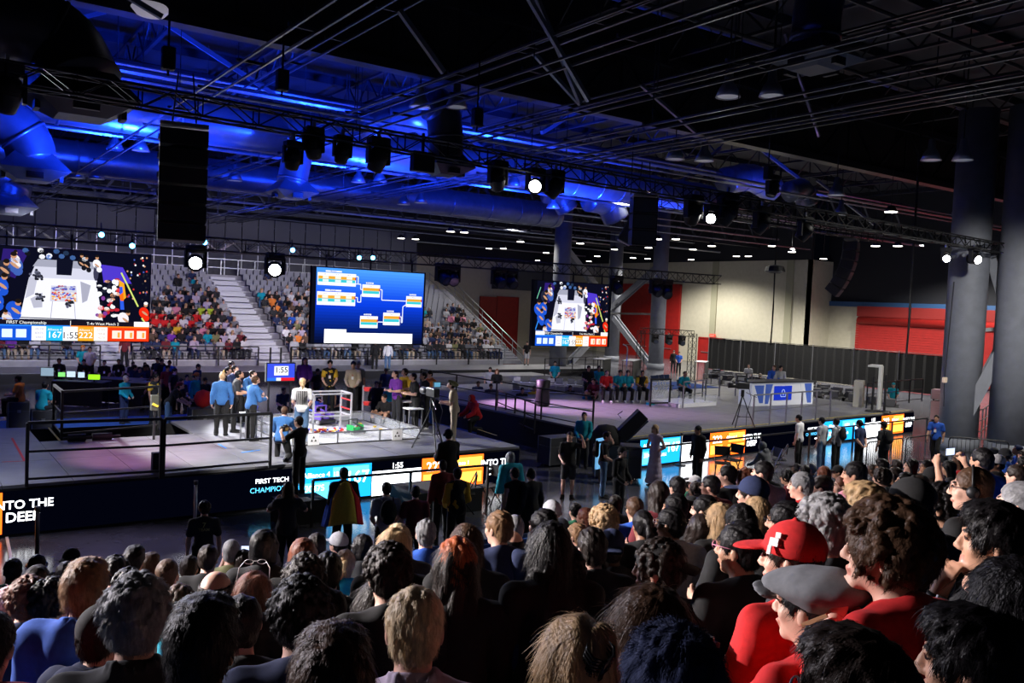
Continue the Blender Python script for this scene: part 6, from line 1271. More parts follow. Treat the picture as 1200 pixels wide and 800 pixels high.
# officials
staff(355, 443, Z, 'stand_front', 'official in a black and white striped shirt and jeans, seen from behind', ('pony', 'blond'), ('short', 'white'), ('pants', 'denim'), face=(10, 25))
staff(357, 428, Z, 'stand_front', 'person with long hair in a purple jacket behind the field', ('long', 'brown'), ('long', 'purple'), face='field', d=29.5)
staff(387, 422, Z, 'stand_front', 'person in a yellow and black shirt with a badge behind the field', ('short', 'dark'), ('short', 'yellow'), face='field', d=28.5, hat=('cap_back', 'black'), vest='black')
staff(414, 429, Z, 'stand_front', 'person in a khaki coat over red with a cap behind the field', ('short', 'brown'), ('long', 'khaki'), face='field', d=28.5, hat=('cap', 'black'))
ref = staff(420, 423, Z, 'stand', 'gray haired official in a gray striped shirt and gray trousers standing behind the field', ('short', 'gray'), ('short', 'gray'), ('pants', 'charcoal'), face='cam', dr=.3, fat=1.15)
def stripes(o, pose, m, n=9, back=False, w=.012):
    J = bones(POSES[pose]); sp, fw = Vector(J['sp']), Vector(J['fw']); c = Vector(J['chest']); s = -1 if back else 1
    for k in range(n):
        x = -.14+.28*k/(n-1); y = s*math.sqrt(max(.0, 1-(x/.19)**2))*.138; MB().bar(c+Vector((x, 0, 0))+fw*y-sp*.26, c+Vector((x*.9, 0, 0))+fw*y*.97+sp*.10, w, .006).build('shirt_stripe', m, o)
for o in [q for q in C.objects if q.get('label', '').startswith('official in a black and white')]: stripes(o, 'stand_front', clothm('black'), 8, True, .022)
stripes(ref, 'stand', clothm('charcoal'), 9)
def badge(o, pose, m=None):
    J = bones(POSES[pose]); sp, fw = Vector(J['sp']), Vector(J['fw']); c = Vector(J['chest'])+fw*.145-sp*.12; MB().box(c, (.075, .008, .10)).build('badge', m or mat('badge_white', (.75, .75, .75), .5), o); MB().bar(c+sp*.05, Vector(J['neck'])+fw*.08-sp*.02, .012, .006).build('lanyard', clothm('red'), o)
badge(ref, 'stand')
for q in [q for q in C.objects if q.get('label', '').startswith(('person in a yellow and black shirt', 'person in a khaki'))]: badge(q, 'stand_front')
# players right of the field
staff(463, 434, Z, 'stand_pad', 'player in a purple and dark shirt holding a controller, leftmost on the right side', ('short', 'dark'), ('short', 'purple'), ('pants', 'charcoal'), face='field')
staff(474, 432, Z, 'stand_pad', 'player with a dark and yellow shirt behind the controller table', ('curly', 'dark'), ('short', 'yellow'), face='field')
staff(484, 437, Z, 'stand_pad', 'player in black bent over a controller beside the red post', ('short', 'dark'), ('short', 'black'), face='field')
staff(496, 436, Z, 'stand_pad', 'player in a dark olive jacket and white shoes, nearest at the red post', ('short', 'dark'), ('long', 'charcoal'), face='field', shoes='white')
staff(503, 446, Z, 'stand', 'team member in orange and blue behind the nearest player', DB, ('short', 'orange'), ('pants', 'royal'), face='field', d=26.5)
staff(450, 467, Z, 'floor_sit', 'dark haired person crouching at the far right corner of the field', ('short', 'black'), ('short', 'black'), face='field', skin='tan', d=26.6)
staff(470, 426, .05, 'stand', 'dark figure standing behind the right players, head against the rail', ('crop', 'black'), ('long', 'black'), skin='dark', d=33)
staff(442, 432, .05, 'stand', 'dark dressed person in the shade behind the field', DB, ('long', 'black'), d=32)
staff(459, 432, .05, 'stand', 'person in a dim teal shirt behind the field', DB, ('short', 'teal'), d=32)
bg = staff(529, 446, Z, 'stand_pad', 'person in a flat cap, patterned shirt and beige trousers at the right stage end', ('short', 'dark'), ('short', 'khaki'), ('pants', 'khaki'), face=(9, 22), hat=('flat', 'olive'))
staff(552, 463, Z*.55, 'kneel', 'person in a bright red hoodie crouching beside the stage', None, ('long', 'red'), face=(9, 24), hat=('hood', 'red'), hood=True, puff=.02)
# camera crew and people on the floor before the stage
rz_ = thing('camera_riser', 'low black riser in front of the main stage banner', 'platform', (at_z(350, 610, 0).x, 17.5, 0)); MB().span((-.5, -.35, .0), (.5, .35, .5)).build('deck', SKIRT, rz_)
o = staff(350, 488, .5, 'photo', 'photographer in black with a camera standing before the left banner', DB, ('short', 'black'), face=(3, 24), dr=0); phot = o
cam_thing((hand_pos(o, 'photo', 'L')+hand_pos(o, 'photo', 'R'))/2, o.rotation_euler.z, 'camera held by the photographer before the left banner', 1.5)
r2 = thing('camera_riser', 'second low black riser carrying the tripod camera operator', 'platform', (at_z(525, 600, 0).x, 17.2, 0)); MB().span((-1.0, -.6, 0), (.8, .6, .55)).build('deck', SKIRT, r2)
staff(525, 502, .55, 'stand_pad', 'camera operator in black with a headset before the orange banner', ('short', 'black'), ('long', 'black'), face=(9, 22), headset=True, fat=1.15)
staff(338, 565, 0, 'photo', 'person with long hair and a dark patterned shirt filming with raised hands', ('long', 'dark'), ('short', 'charcoal'), face=(8, 22))
fl = staff(403, 548, 0, 'back', 'person wrapped in a blue, yellow and red flag', ('short', 'black'), ('long', 'black'), face=(8, 22), puff=.02)
bp1 = staff(453, 565, 0, 'stand_front', 'person in a pale shirt with a black backpack before the white banner', ('short', 'black'), ('short', 'lightgray'), face=(9, 22))
staff(487, 569, 0, 'stand_front', 'dark maroon shirted person right of the black backpack', ('short', 'black'), ('short', 'maroon'), face=(10, 22), sc=.97)
staff(519, 539, 0, 'stand', 'person in a dark maroon coat before the orange banner', ('crop', 'dark'), ('long', 'maroon'), face=(10, 22))
staff(536, 548, 0, 'stand_front', 'person with yellow sleeves and a dark vest facing the orange banner', ('short', 'dark'), ('long', 'yellow'), face=(10, 22), vest='black')
bl = staff(598, 530, 0, 'stand', 'person in a teal and pink puffy jacket with a pale hood', ('bob', 'gray'), ('long', 'teal'), face=(11, 22), puff=.03)
staff(603, 548, 0, 'stand', 'person with a bare shoulder lit orange in a dark sleeveless top', ('short', 'black'), ('none', 'black'), face=(10, 24), skin='tan')
staff(622, 549, 0, 'stand', 'dark dressed person with a headset, looking left', ('crop', 'black'), ('long', 'black'), face=(9, 22), headset=True)
staff(668, 506, 0, 'shoulder', 'man in black shirt and shorts carrying a bag over the shoulder', ('short', 'dark'), ('short', 'black'), ('shorts', 'charcoal'), face=(6, 6))
staff(685, 483, 0, 'stand_front', 'man in a teal shirt holding a camera in the gap between the stages', ('short', 'dark'), ('long', 'teal'), ('pants', 'charcoal'), face='cam')
cm = staff(712, 506, 0, 'shoulder', 'cameraman in a dark shirt and jeans with a backpack and a large camera', ('short', 'black'), ('short', 'black'), ('pants', 'denim'), face=(22, 10))
staff(730, 524, 0, 'stand_front', 'person in a black cap and long black jacket beside the cameraman', ('short', 'black'), ('long', 'black'), face=(16, 4), hat=('cap', 'black'))
staff(768, 498, 0, 'hip', 'woman with blond hair in a dark top and long patterned lavender dress', ('bob', 'blond'), ('none', 'lavender'), face=(6, 16), dress=True)
staff(818, 499, 0, 'stand', 'man in a black open coat before the blue banner of the side stage', ('short', 'black'), ('long', 'black'), face=(10, 18), puff=.02, skin='tan')
staff(893, 518, 0, 'kneel', 'person in a gray hooded top crouching beside the folded chairs', None, ('long', 'gray'), face=(20, 20), hat=('hood', 'gray'), hood=True, sc=1.0)
w1 = staff(936, 486, 0, 'stand', 'person in a white tee shirt seen from behind at the right floor rail', ('short', 'black'), ('short', 'white'), face=(18, 34))
staff(963, 489, 0, 'stand', 'person with a dark bun and a pale blue shirt at the floor rail', ('bun', 'black'), ('short', 'lightgray'), ('pants', 'denim'), face=(22, 36))
b2 = staff(980, 490, 0, 'stand_front', 'person with a large backpack and a headset before the cyan banner', ('short', 'dark'), ('short', 'lightgray'), face=(22, 36), headset=True)
staff(1007, 492, 0, 'back', 'person in a navy tee before the cyan banner at right', ('bun', 'black'), ('short', 'navy'), face=(24, 36))
b3 = staff(1036, 494, 0, 'stand', 'person in a brimmed hat with a dark backpack before the red banner', ('short', 'dark'), ('short', 'charcoal'), face=(30, 36), hat=('cap', 'black'))
wb = staff(1098, 481, 0, 'walk', 'person in a blue shirt and dark trousers walking on the floor near the big column', ('short', 'black'), ('short', 'royal'), face='cam', dr=-.2, skin='tan', d=29.6); badge(wb, 'walk')
def backpack(o, pose, m, s=1.0):
    J = bones(POSES[pose]); c = Vector(J['chest'])-Vector(J['fw'])*.20; F = Field(np.array(c)-.3, np.array(c)+.3, .02); F.ell(c+Vector((0, 0, -.05)), (.15*s, .09*s, .22*s), None, .02); F.ell(c+Vector((0, -.06, -.13)), (.11*s, .06*s, .10*s), None, .02); F.clip(np.array(c)+np.array([0, .06, 0]), (0, 1, 0)); P, Q = F.surf(); me = np_mesh('backpack', P, Q); me.materials.append(m); b = link('backpack', me, o)
    for sx in (-1, 1): MB().path([c+Vector((sx*.09, .05, .12)), c+Vector((sx*.11, .2, .16)), c+Vector((sx*.11, .33, .05)), c+Vector((sx*.13, .2, -.15))], .015, 6).build('strap', m, b)
for o, p in ((bp1, 'stand_front'), (b2, 'stand_front'), (b3, 'stand'), (cm, 'shoulder')): backpack(o, p, clothm('black'))
# flag draped over the back
fg = thing('flag', 'blue, yellow and red flag draped over a person before the cyan banner', 'flag', fl.location, fl.rotation_euler.z)
def drape(m, a0, a1, nm):
    V, Fc = [], []; N, K = 9, 12
    for i in range(N+1):
        a = a0+(a1-a0)*i/N
        for k in range(K+1):
            t = k/K; r = .20+.13*t+.012*math.sin(a*14+t*3); z = 1.44-.75*t-.05*math.cos(a*2); V.append((math.cos(a)*r*1.15*(.55+.45*min(1, t*3)), math.sin(a)*r*(.75+.25*min(1, t*3)), z))
    for i in range(N):
        for k in range(K): q = i*(K+1)+k; Fc.append((q, q+K+1, q+K+2, q+1))
    mb = MB(); mb.add(V, Fc); o = mb.build(nm, m, fg, True); s = o.modifiers.new('thick', 'SOLIDIFY'); s.thickness = .006
a0, a1 = math.pi*.92, math.pi*2.08; w = (a1-a0)/3
drape(cloth('flag_blue', (.01, .08, .5)), a0, a0+w*.7, 'blue_band'); drape(cloth('flag_yellow', (.55, .45, .06)), a0+w*.7, a0+w*1.95, 'yellow_band'); drape(cloth('flag_red', (.6, .01, .03)), a0+w*1.95, a1, 'red_band')
# side stage and rear crew
desk_rz = math.radians(18)
P0, P1 = at_z(880, 476, Z), at_z(952, 473, Z); mid = (P0+P1)/2; ux = (P1-P0); Lw = ux.length; dz_ = math.atan2(ux.y, ux.x)
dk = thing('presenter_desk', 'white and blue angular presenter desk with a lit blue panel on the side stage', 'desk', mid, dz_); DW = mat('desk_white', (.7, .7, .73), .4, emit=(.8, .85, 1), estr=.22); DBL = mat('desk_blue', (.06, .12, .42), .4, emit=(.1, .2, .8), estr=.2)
hw = Lw/2; MB().prism([(-hw, 0), (hw, 0), (hw-.1, .8), (-hw+.1, .8)], .0, .98).build('carcass', DW, dk); MB().prism([(-hw-.08, -.1), (hw+.08, -.1), (hw, .9), (-hw, .9)], .98, 1.04).build('worktop', mat('desk_top', (.05, .05, .055), .4), dk)
def plate(pts, m, nm, y=-.012): mb = MB(); mb.add([(x, y, z_) for x, z_ in pts]+[(x, y+.02, z_) for x, z_ in pts], [tuple(range(len(pts))), tuple(range(2*len(pts)-1, len(pts)-1, -1))]+[(i, (i+1) % len(pts), len(pts)+(i+1) % len(pts), len(pts)+i)[::-1] for i in range(len(pts))]); mb.build(nm, m, dk)
plate([(-hw+.15, .88), (-hw+.75, .88), (-hw+.72, .12), (-hw+.5, .12)], DBL, 'side_panel'); plate([(-hw+.85, .92), (-hw+1.3, .92), (-hw+1.05, .08), (-hw+.85, .08)], DBL, 'side_panel'); plate([(hw-.15, .92), (hw-.75, .92), (hw-.55, .06), (hw-.12, .06)], DBL, 'side_panel'); plate([(hw-.9, .92), (hw-.65, .92), (hw-.4, .06), (hw-.6, .06)], DW, 'slanted_strip', -.02)
plate([(-.62, .84), (.52, .84), (.52, .22), (-.62, .22)], glow('desk_screen', (.01, .03, .42), 1.2), 'lit_panel', -.03)
mb = MB(); [mb.path([(-.05+.15*math.cos(a)*r, -.045, .50+.15*math.sin(a)*r) for a, r in [(t, 1+.25*math.cos(3*(t-math.pi/2))) for t in np.linspace(0, 6.283, 25)]], .012, 5)]; mb.lathe([(0, 0), (.05, .01), (0, .02)], (-.05, -.04, .5), 12, Matrix.Rotation(math.pi/2, 3, 'X')); mb.build('round_emblem', glow('emblem_glow', (.5, .65, 1), 1), dk)
staff(907, 431, Z+.3, 'sit_right', 'presenter in a blue shirt seated at the desk, left one', ('crop', 'brown'), ('long', 'royal'), face=(18, 12), d=project(mid+Vector((0, .9, 0)))[2]+.9)
staff(915, 431, Z+.3, 'sit_left', 'presenter in a pale green patterned shirt seated at the desk, right one', ('short', 'black'), ('long', 'lightgray'), face=(18, 12), d=project(mid+Vector((0, .9, 0)))[2]+.8)
def folding_chair(P, rz, label, m=mat('chair_blue', (.03, .06, .16), .7), fr=STEEL, group=None):
    o = thing('folding_chair', label, 'chair', P, rz, group)
    MB().box((0, 0, .45), (.44, .42, .03)).build('seat', m, o, bevel=.01); MB().box((0, -.22, .78), (.44, .03, .28), M=Matrix.Rotation(.12, 3, 'X')).build('backrest', m, o, bevel=.01)
    for s in (-1, 1): MB().bar((s*.22, .2, 0), (s*.22, -.24, .92), .024).build('leg', fr, o); MB().bar((s*.2, -.2, 0), (s*.2, .16, .45), .024).build('leg', fr, o)
    return o
TM = mat('table_gray', (.28, .29, .32), .5)
def table(P, L, D, h, rz, label, m=TM, drape=False, group=None):
    o = thing('table', label, 'table', P, rz, group); MB().span((-L/2, -D/2, h-.03), (L/2, D/2, h)).build('tabletop', m, o)
    if drape: MB().span((-L/2, -D/2-.01, .02), (L/2, -D/2+.01, h-.03)).build('front_drape', BLKCLOTH, o)
    for sx in (-1, 1):
        for sy in (-1, 1): MB().bar((sx*(L/2-.08), sy*(D/2-.06), 0), (sx*(L/2-.08), sy*(D/2-.06), h-.03), .035).build('leg', BLACK, o)
    return o
def monitor(P, rz, w, h, col, s, label):
    o = thing('monitor', label, 'monitor', P, rz); MB().box((0, .02, h/2+.1), (w, .04, h)).build('housing', BLACK, o, bevel=.005); MB().box((0, -.002, h/2+.1), (w*.93, .006, h*.9)).build('display', glow('mon_%d%d%d' % tuple(int(c*9) for c in col), col, s), o); MB().bar((0, .03, 0), (0, .03, .12), .05).build('stand', BLACK, o); MB().box((0, .03, .008), (.2, .16, .016)).build('foot', BLACK, o); return o
def case(P, rz, w, d, h, label, m=mat('case_black', (.03, .03, .035), .5), group=None):
    o = thing('road_case', label, 'case', P, rz, group); MB().span((-w/2, -d/2, .08), (w/2, d/2, h*.7)).build('body', m, o, bevel=.01); MB().span((-w/2, -d/2, h*.7+.01), (w/2, d/2, h)).build('lid', m, o, bevel=.01); e = MB()
    for sx in (-1, 1):
        for sy in (-1, 1): e.bar((sx*w/2, sy*d/2, .08), (sx*w/2, sy*d/2, h), .03)
    e.build('edge_trim', STEEL, o); MB().box((0, -d/2-.012, h*.7), (.1, .02, .08)).build('latch', STEEL, o)
    for sx in (-1, 1):
        for sy in (-1, 1): MB().tube((sx*w*.4-.02, sy*d*.35, .045), (sx*w*.4+.02, sy*d*.35, .045), .045, n=10).build('castor', BLACK, o)
    return o
# seated row right of the centre on the side stage
rowp = ((656, 'teal', 'short', 'seated volunteer in teal far left of the row beside the laptops'), (704, 'black', 'short', 'seated person in black left of the teal volunteers'), (716, 'teal', 'short', 'seated volunteer in teal behind the red shirt'), (709, 'red', 'short', 'person in a red and yellow shirt sitting, leaning forward'), (725, 'teal', 'short', 'teal shirted volunteer left one of the close pair'), (734, 'teal', 'short', 'teal shirted volunteer right one of the close pair'), (751, 'yellow', 'short', 'person in a black and yellow jersey at the row end'))
for i, (px, c, s, lb) in enumerate(rowp[1:]):
    P = at_z(px, 470-(4 if i in (0, 1) else 0), Z); P.y += .3*(i in (0, 1))*3; o = person((P.x, P.y, Z), math.radians(150), 'sit_down' if i == 2 else 'sit', lb, None, 'tan' if i % 2 else 'fair', ('short', 'dark'), (s, c), shoes='white', vest={'yellow': 'black'}.get(c)); folding_chair((P.x, P.y+.02, Z), math.radians(150), 'folding chair under the '+lb)
P = at_z(694, 468, Z); person((P.x, P.y, Z), math.radians(120), 'floor_sit', 'person in a maroon shirt sitting on the stage floor, legs drawn up', None, 'tan', ('short', 'black'), ('short', 'maroon'), legs=('shorts', 'black'))
P = at_z(800, 470, Z); person((P.x, P.y, Z), math.radians(160), 'sit_down', 'volunteer in teal sitting on a blue chair beside the practice field', None, 'tan', ('short', 'dark'), ('short', 'teal')); folding_chair((P.x, P.y, Z), math.radians(160), 'blue folding chair under the teal volunteer near the practice field')
for k in range(3): P = at_z(786+k*6, 466-k, Z); folding_chair(P+Vector((-.3, .6, 0)), math.radians(170), 'empty blue folding chair behind the practice field', group='empty blue chairs at the practice field')
staff(796, 414, 0, 'stand_front', 'person in a blue shirt standing at the small truss arch', ('short', 'dark'), ('short', 'royal'), face='cam', d=66)
staff(790, 407, 0, 'stand', 'person in black standing behind the blue shirt at the truss arch', ('short', 'black'), ('long', 'black'), face='cam', d=68)
staff(618, 401, .5, 'stand', 'person in black with pale shorts alone under the side screen', ('short', 'dark'), ('short', 'black'), ('shorts', 'white'), face='cam', d=61)
staff(651, 416, .3, 'stand_front', 'volunteer in a teal shirt standing at the left of the laptop tables', ('short', 'dark'), ('short', 'teal'), face='cam', d=44)
staff(575, 420, 0, 'stand', 'person in a pale blue shirt of the couple behind the gap', ('short', 'dark'), ('short', 'lightgray'), face='cam', d=42)
staff(583, 423, 0, 'stand', 'dark haired woman of the couple behind the gap', ('long', 'reddish'), ('short', 'black'), face='cam', d=41)
staff(455, 403, .5, 'stand', 'person in a white shirt and jeans under the bracket screen', ('short', 'dark'), ('long', 'white'), ('pants', 'denim'), face='away', d=52)
staff(440, 402, .5, 'stand', 'dark dressed person beside the white shirt under the bracket screen', ('short', 'dark'), ('long', 'black'), face='away', d=52)
staff(146, 404, .5, 'stand', 'person in a reddish patterned top standing at the foot of the left aisle', ('bob', 'dark'), ('short', 'maroon'), face='cam', d=46)
# practice field screen and table
P = at_z(773, 476, Z); o = thing('practice_screen', 'dark framed standing screen showing seated people on the side stage', 'screen', P, math.radians(-8)); w_, h_ = .95, 1.05
for s in (-1, 1): MB().bar((s*w_/2, 0, 0), (s*w_/2, 0, h_+.08), .06).build('post', BLACK, o)
MB().bar((-w_/2, 0, h_+.05), (w_/2, 0, h_+.05), .06).build('top_bar', BLACK, o); MB().bar((-w_/2, 0, .14), (w_/2, 0, .14), .06).build('bottom_bar', BLACK, o); MB().span((-w_/2, -.005, .16), (w_/2, .005, h_)).build('clear_panel', CLEAR, o)
P = at_z(802, 474, Z); o = thing('practice_field', 'small white low practice field on the side stage', 'playing field', P, math.radians(4)); MB().span((-1.2, -.7, 0), (1.2, .9, .16)).build('base', mat('plate_white', (.8, .8, .82), .6), o); [MB().span((-1.2, y_, .16), (1.2, y_+.03, .45)).build('wall_panel', CLEAR, o) for y_ in (-.7, .87)]
o = MB().box((0, 0, .04), (.3, .2, .08)).build('pouch', clothm('teal')); o.location = at_z(762, 474, Z); tag(o, 'small teal bag at the foot of the practice screen', 'bag')
# cameras on tripods
def tripod_camera(P, rz, label, s=1.0):
    o = thing('television_camera', label, 'camera', P, rz); b = mat('camera_black', (.02, .02, .022), .4)
    for k in range(3): a = k*2.094+.3; MB().path([(0, 0, 1.1*s), (math.cos(a)*.2*s, math.sin(a)*.2*s, .6*s), (math.cos(a)*.48*s, math.sin(a)*.48*s, 0)], .02*s, 6).build('leg', b, o); MB().bar((0, 0, .35*s), (math.cos(a)*.3*s, math.sin(a)*.3*s, .35*s), .018).build('spreader', b, o)
    MB().tube((0, 0, 1.05*s), (0, 0, 1.28*s), .06*s, n=12).build('head', b, o); MB().box((0, 0, 1.42*s), (.16*s, .42*s, .22*s)).build('camera_body', b, o, bevel=.015); MB().tube((0, .2*s, 1.42*s), (0, .52*s, 1.42*s), .075*s, .095*s, 14).build('zoom_lens', b, o, True); MB().box((.05*s, -.1*s, 1.62*s), (.2*s, .04*s, .14*s)).build('viewfinder', b, o); MB().box((.05*s, -.125*s, 1.62*s), (.17*s, .006, .11*s)).build('display', mat('viewfinder_lit', (.02, .02, .03), .2, emit=(.2, .6, .9), estr=.6), o)
    MB().path([(-.05, -.1, 1.2*s), (-.15, -.45*s, 1.05*s)], .014, 6).build('pan_handle', b, o); MB().path([(0, -.2*s, 1.4*s), (.1, -.35*s, 1.0*s), (.05, -.2, .4*s), (.3, -.3, .01)], .01, 5).build('cable', b, o); return o
tripod_camera(at_z(868, 500, Z), math.radians(60), 'television camera on a tripod on the side stage left of the desk', 1.0)
tripod_camera(at_z(510, 528, Z)+Vector((.0, .25, 0)), math.radians(0), 'television camera on a tripod at the front right of the main stage', 1.05)
# big tilted follow light in the gap
P = at_z(722, 560, 0); o = thing('tilted_speaker', 'black speaker tipped back on a flight case in the gap between the stages', 'loudspeaker', (P.x, P.y, 1.0), math.radians(-35)); M = Matrix.Rotation(-.75, 3, 'Y'); MB().box((.35, 0, .55), (.36, .45, .95), M=Matrix.Rotation(.75, 3, 'Y')).build('cabinet', BLACK, o, bevel=.02); MB().box((.52, 0, .40), (.02, .4, .85), M=Matrix.Rotation(.75, 3, 'Y')).build('grille', mat('speaker_edge', (.08, .12, .2), .4), o); MB().path([(.05, -.05, .75), (-.05, -.05, .85), (.08, -.05, .95)], .015, 6).build('handle', BLACK, o)
MB().lathe([(0, .55), (.25, .5), (.4, .3), (.42, .0), (0, 0)], (-.35, 0, 0), 14).build('covered_bundle', clothm('black'), o, True)
case((P.x, P.y, 0), math.radians(-35), 1.3, .7, .98, 'black flight case under the tipped speaker')
P = at_z(727, 590, 0); o = thing('lit_monitor_panel', 'upright panel lit pale blue beside the cameraman', 'panel', (P.x+1.2, P.y+2.2, 0), .3); MB().span((-.25, -.03, .4), (.25, .03, 1.25)).build('panel', mat('panel_blue', (.3, .55, .8), .3, emit=(.15, .5, .9), estr=.7), o); MB().bar((0, 0, 0), (0, 0, .4), .05).build('stem', BLACK, o)  # monitor panel, its pale blue light set as emission
P = at_z(634, 506, 0); o = thing('covered_speaker', 'black covered loudspeaker on a stand in the gap between the stages', 'loudspeaker', P); MB().lathe([(0, 2.05), (.28, 2.0), (.25, 1.6), (.3, 1.1), (.22, 1.0), (0, 1.0)], (0, 0, 0), 12).build('cabinet', BLACK, o, True); MB().tube((0, 0, 0), (0, 0, 1.05), .03).build('pole', BLACK, o)  # black loudspeaker on a pole, no lamp in it
for k, (px, py, lb) in enumerate(((652, 545, 'open framed equipment crate in the gap'), (640, 520, 'dark equipment box behind the crate in the gap'), (610, 500, 'low dark box at the rear of the gap'), (590, 492, 'small dark box beside the stage end'))): case(at_z(px, py, 0), .2*k, 1.0-.1*k, .6, .9-.12*k, lb)
folding_chair(at_z(574, 590, 0), math.radians(100), 'dark canvas folding chair facing the orange banner', clothm('black'), BLACK)
folding_chair(at_z(545, 600, 0), math.radians(60), 'second dark folding chair before the orange banner', clothm('black'), BLACK)
folding_chair(at_z(846, 560, 0), math.radians(140), 'dark director chair before the red lit banner', clothm('black'), BLACK); folding_chair(at_z(858, 556, 0), math.radians(100), 'second dark chair beside the director chair', clothm('black'), BLACK)
folding_chair(at_z(912, 555, 0), math.radians(40), 'silver framed folding chair standing on the floor at right', clothm('charcoal'), ALU); folding_chair(at_z(902, 560, 0), math.radians(70), 'second silver framed folding chair leaning close to the first', clothm('charcoal'), ALU)
# floor rails, stanchions, crowd barriers
fA = lambda px: Vector((at_y(px, 590, 16.9).x, 16.9, 0))
rail('black floor rail before the left banner', [fA(366), fA(480), fA(570)], 1.0, BLACK, step=2.3, mids=(), w=.05)
rail('black floor rail before the side stage banner', [Vector((at_y(735, 560, 17.3).x, 17.3, 0)), Vector((at_y(890, 540, 17.8).x, 17.8, 0)), Vector((at_y(1086, 500, 18.6).x, 18.6, 0))], 1.0, BLACK, step=3, mids=(), w=.05)
for (px, py, lb) in ((43, 662, 'black stanchion post at the far left before the crowd'), (228, 622, 'metal stanchion post beside the seated fan with the painted shirt'), (797, 545, 'thin metal stanchion post before the side stage')):
    P = at_z(px, py, 0); o = thing('stanchion', lb, 'post', P); MB().tube((0, 0, 0), (0, 0, 1.0), .035, n=12).build('post', STEEL if px > 100 else BLACK, o, True); MB().lathe([(0, 0), (.18, 0), (.17, .03), (.04, .05)], (0, 0, 0), 16).build('base', BLACK, o, True); MB().tube((0, 0, .95), (0, 0, 1.03), .045, n=12).build('belt_head', BLACK, o, True)
o = thing('belt_barrier', 'white belt strap slanting at the far left floor', 'barrier', at_z(3, 605, 0)); MB().bar((0, 0, .02), at_z(17, 676, 0)-at_z(3, 605, 0)+Vector((0, 0, .02)), .05, .01).build('strap', WHITE, o)
def barrier(a, b, label):
    a, b = Vector(a), Vector(b); o = thing('crowd_barrier', label, 'barrier', a); d = b-a; up = Vector((0, 0, 1)); u = d.normalized(); L = d.length; r = .12
    MB().path([(0, 0, .12), up*(.98-r), up*(1-r*.3)+u*r*.3, up+u*r, up+u*(L-r), up*(1-r*.3)+u*(L-r*.3), d+up*(1-r), d+Vector((0, 0, .12)), Vector((0, 0, .12))], .022, 6).build('frame', BLACK, o)
    for k in range(1, int(L/.13)): MB().bar(u*(k*.13)+up*.12, u*(k*.13)+up, .012).build('bar', BLACK, o)
    for k in (.15, .85): MB().bar(d*k+Vector((-.25, .1, .02)), d*k+Vector((.25, -.1, .02)), .05).build('foot', BLACK, o)
barrier(at_z(1014, 555, 0), at_z(1056, 548, 0), 'black crowd barrier with rounded corners before the right crowd, left one'); barrier(at_z(1060, 548, 0), at_z(1100, 541, 0), 'black crowd barrier with rounded corners, second one to the right'); barrier(at_z(1110, 545, 0), at_z(1180, 552, 0), 'black crowd barrier between the right rows')
pf_ = staff(240, 588, 0, 'stand', 'fan with a painted black, white and yellow shirt at the front left of the crowd', ('curly', 'dark'), ('short', 'charcoal'), face=(6, 22), sc=.93); back_print(pf_, 'stand', (('7', .12), ('TEAM', .07)), 1, mat('print_yellow', (.6, .6, .2), .7))
# left rear technical desks and crew
def tz(px, py, z=0.05): return at_z(px, py, z)
for (px, py, d, c, lb, pose, zf) in ((22, 455, 27.5, 'orange', 'person in an orange yellow tee sitting at the left end of the stage back', 'sit', .55), (50, 472, 26, 'teal', 'person in a teal shirt with dark braces sitting on the stage steps', 'sit_down', .55)):
    P = at_d(px, py, d); person((P.x, P.y, zf), math.radians(60 if px < 30 else -40), pose, lb, None, 'tan', ('short', 'black'), ('short', c)); case((P.x, P.y, zf-.5 if zf > .5 else 0), 0, .6, .5, .97-.0, 'dark box seat under the '+lb.split(' sitting')[0])
staff(148, 461-20, .05, 'stand_front', 'white haired man in a teal shirt standing behind the left apron', ('crop', 'white'), ('long', 'teal'), ('pants', 'navy'), face=(14, 24), d=30)
staff(212, 442, .3, 'lean', 'person in a black polo and jeans bending forward left of the blue jackets', ('short', 'dark'), ('short', 'black'), ('pants', 'denim'), face=(12, 26), hat=('cap_back', 'maroon'), d=27.5)
staff(231, 433, .3, 'stand', 'person in an orange cap and teal sweatshirt behind the left team', ('short', 'dark'), ('long', 'teal'), face=(12, 26), hat=('cap_back', 'orange'), d=29.5)
o = MB().lathe([(0, -.3), (.2, -.22), (.3, 0), (.2, .22), (0, .3)], (0, 0, 0), 18).build('red_bag', clothm('red'), None, True); o.location = at_d(238, 467, 27.5); o.location.z -= .0; tag(o, 'round red bag behind the blue jackets', 'bag'); 
case((o.location.x, o.location.y, 0), 0, .8, .6, max(.5, o.location.z-.3), 'dark case under the round red bag')
staff(183, 440, .3, 'stand', 'person in a dark and yellow vest standing behind the left rail', ('short', 'black'), ('short', 'yellow'), face=(10, 26), d=28.5, skin='brown', vest='black')
tb = [(66, 125, 34.5, 'long black draped desk at the left back with monitors'), (110, 170, 36, 'second draped desk behind the teal sitter'), (150, 185, 35, 'desk with pale papers at the left back')]
for (xa, xb, d, lb) in tb: A, B = at_d(xa, 470, d), at_d(xb, 470, d); table(((A.x+B.x)/2, (A.y+B.y)/2, 0), (B-A).length, .8, 1.0, math.atan2(B.y-A.y, B.x-A.x), lb, drape=True)
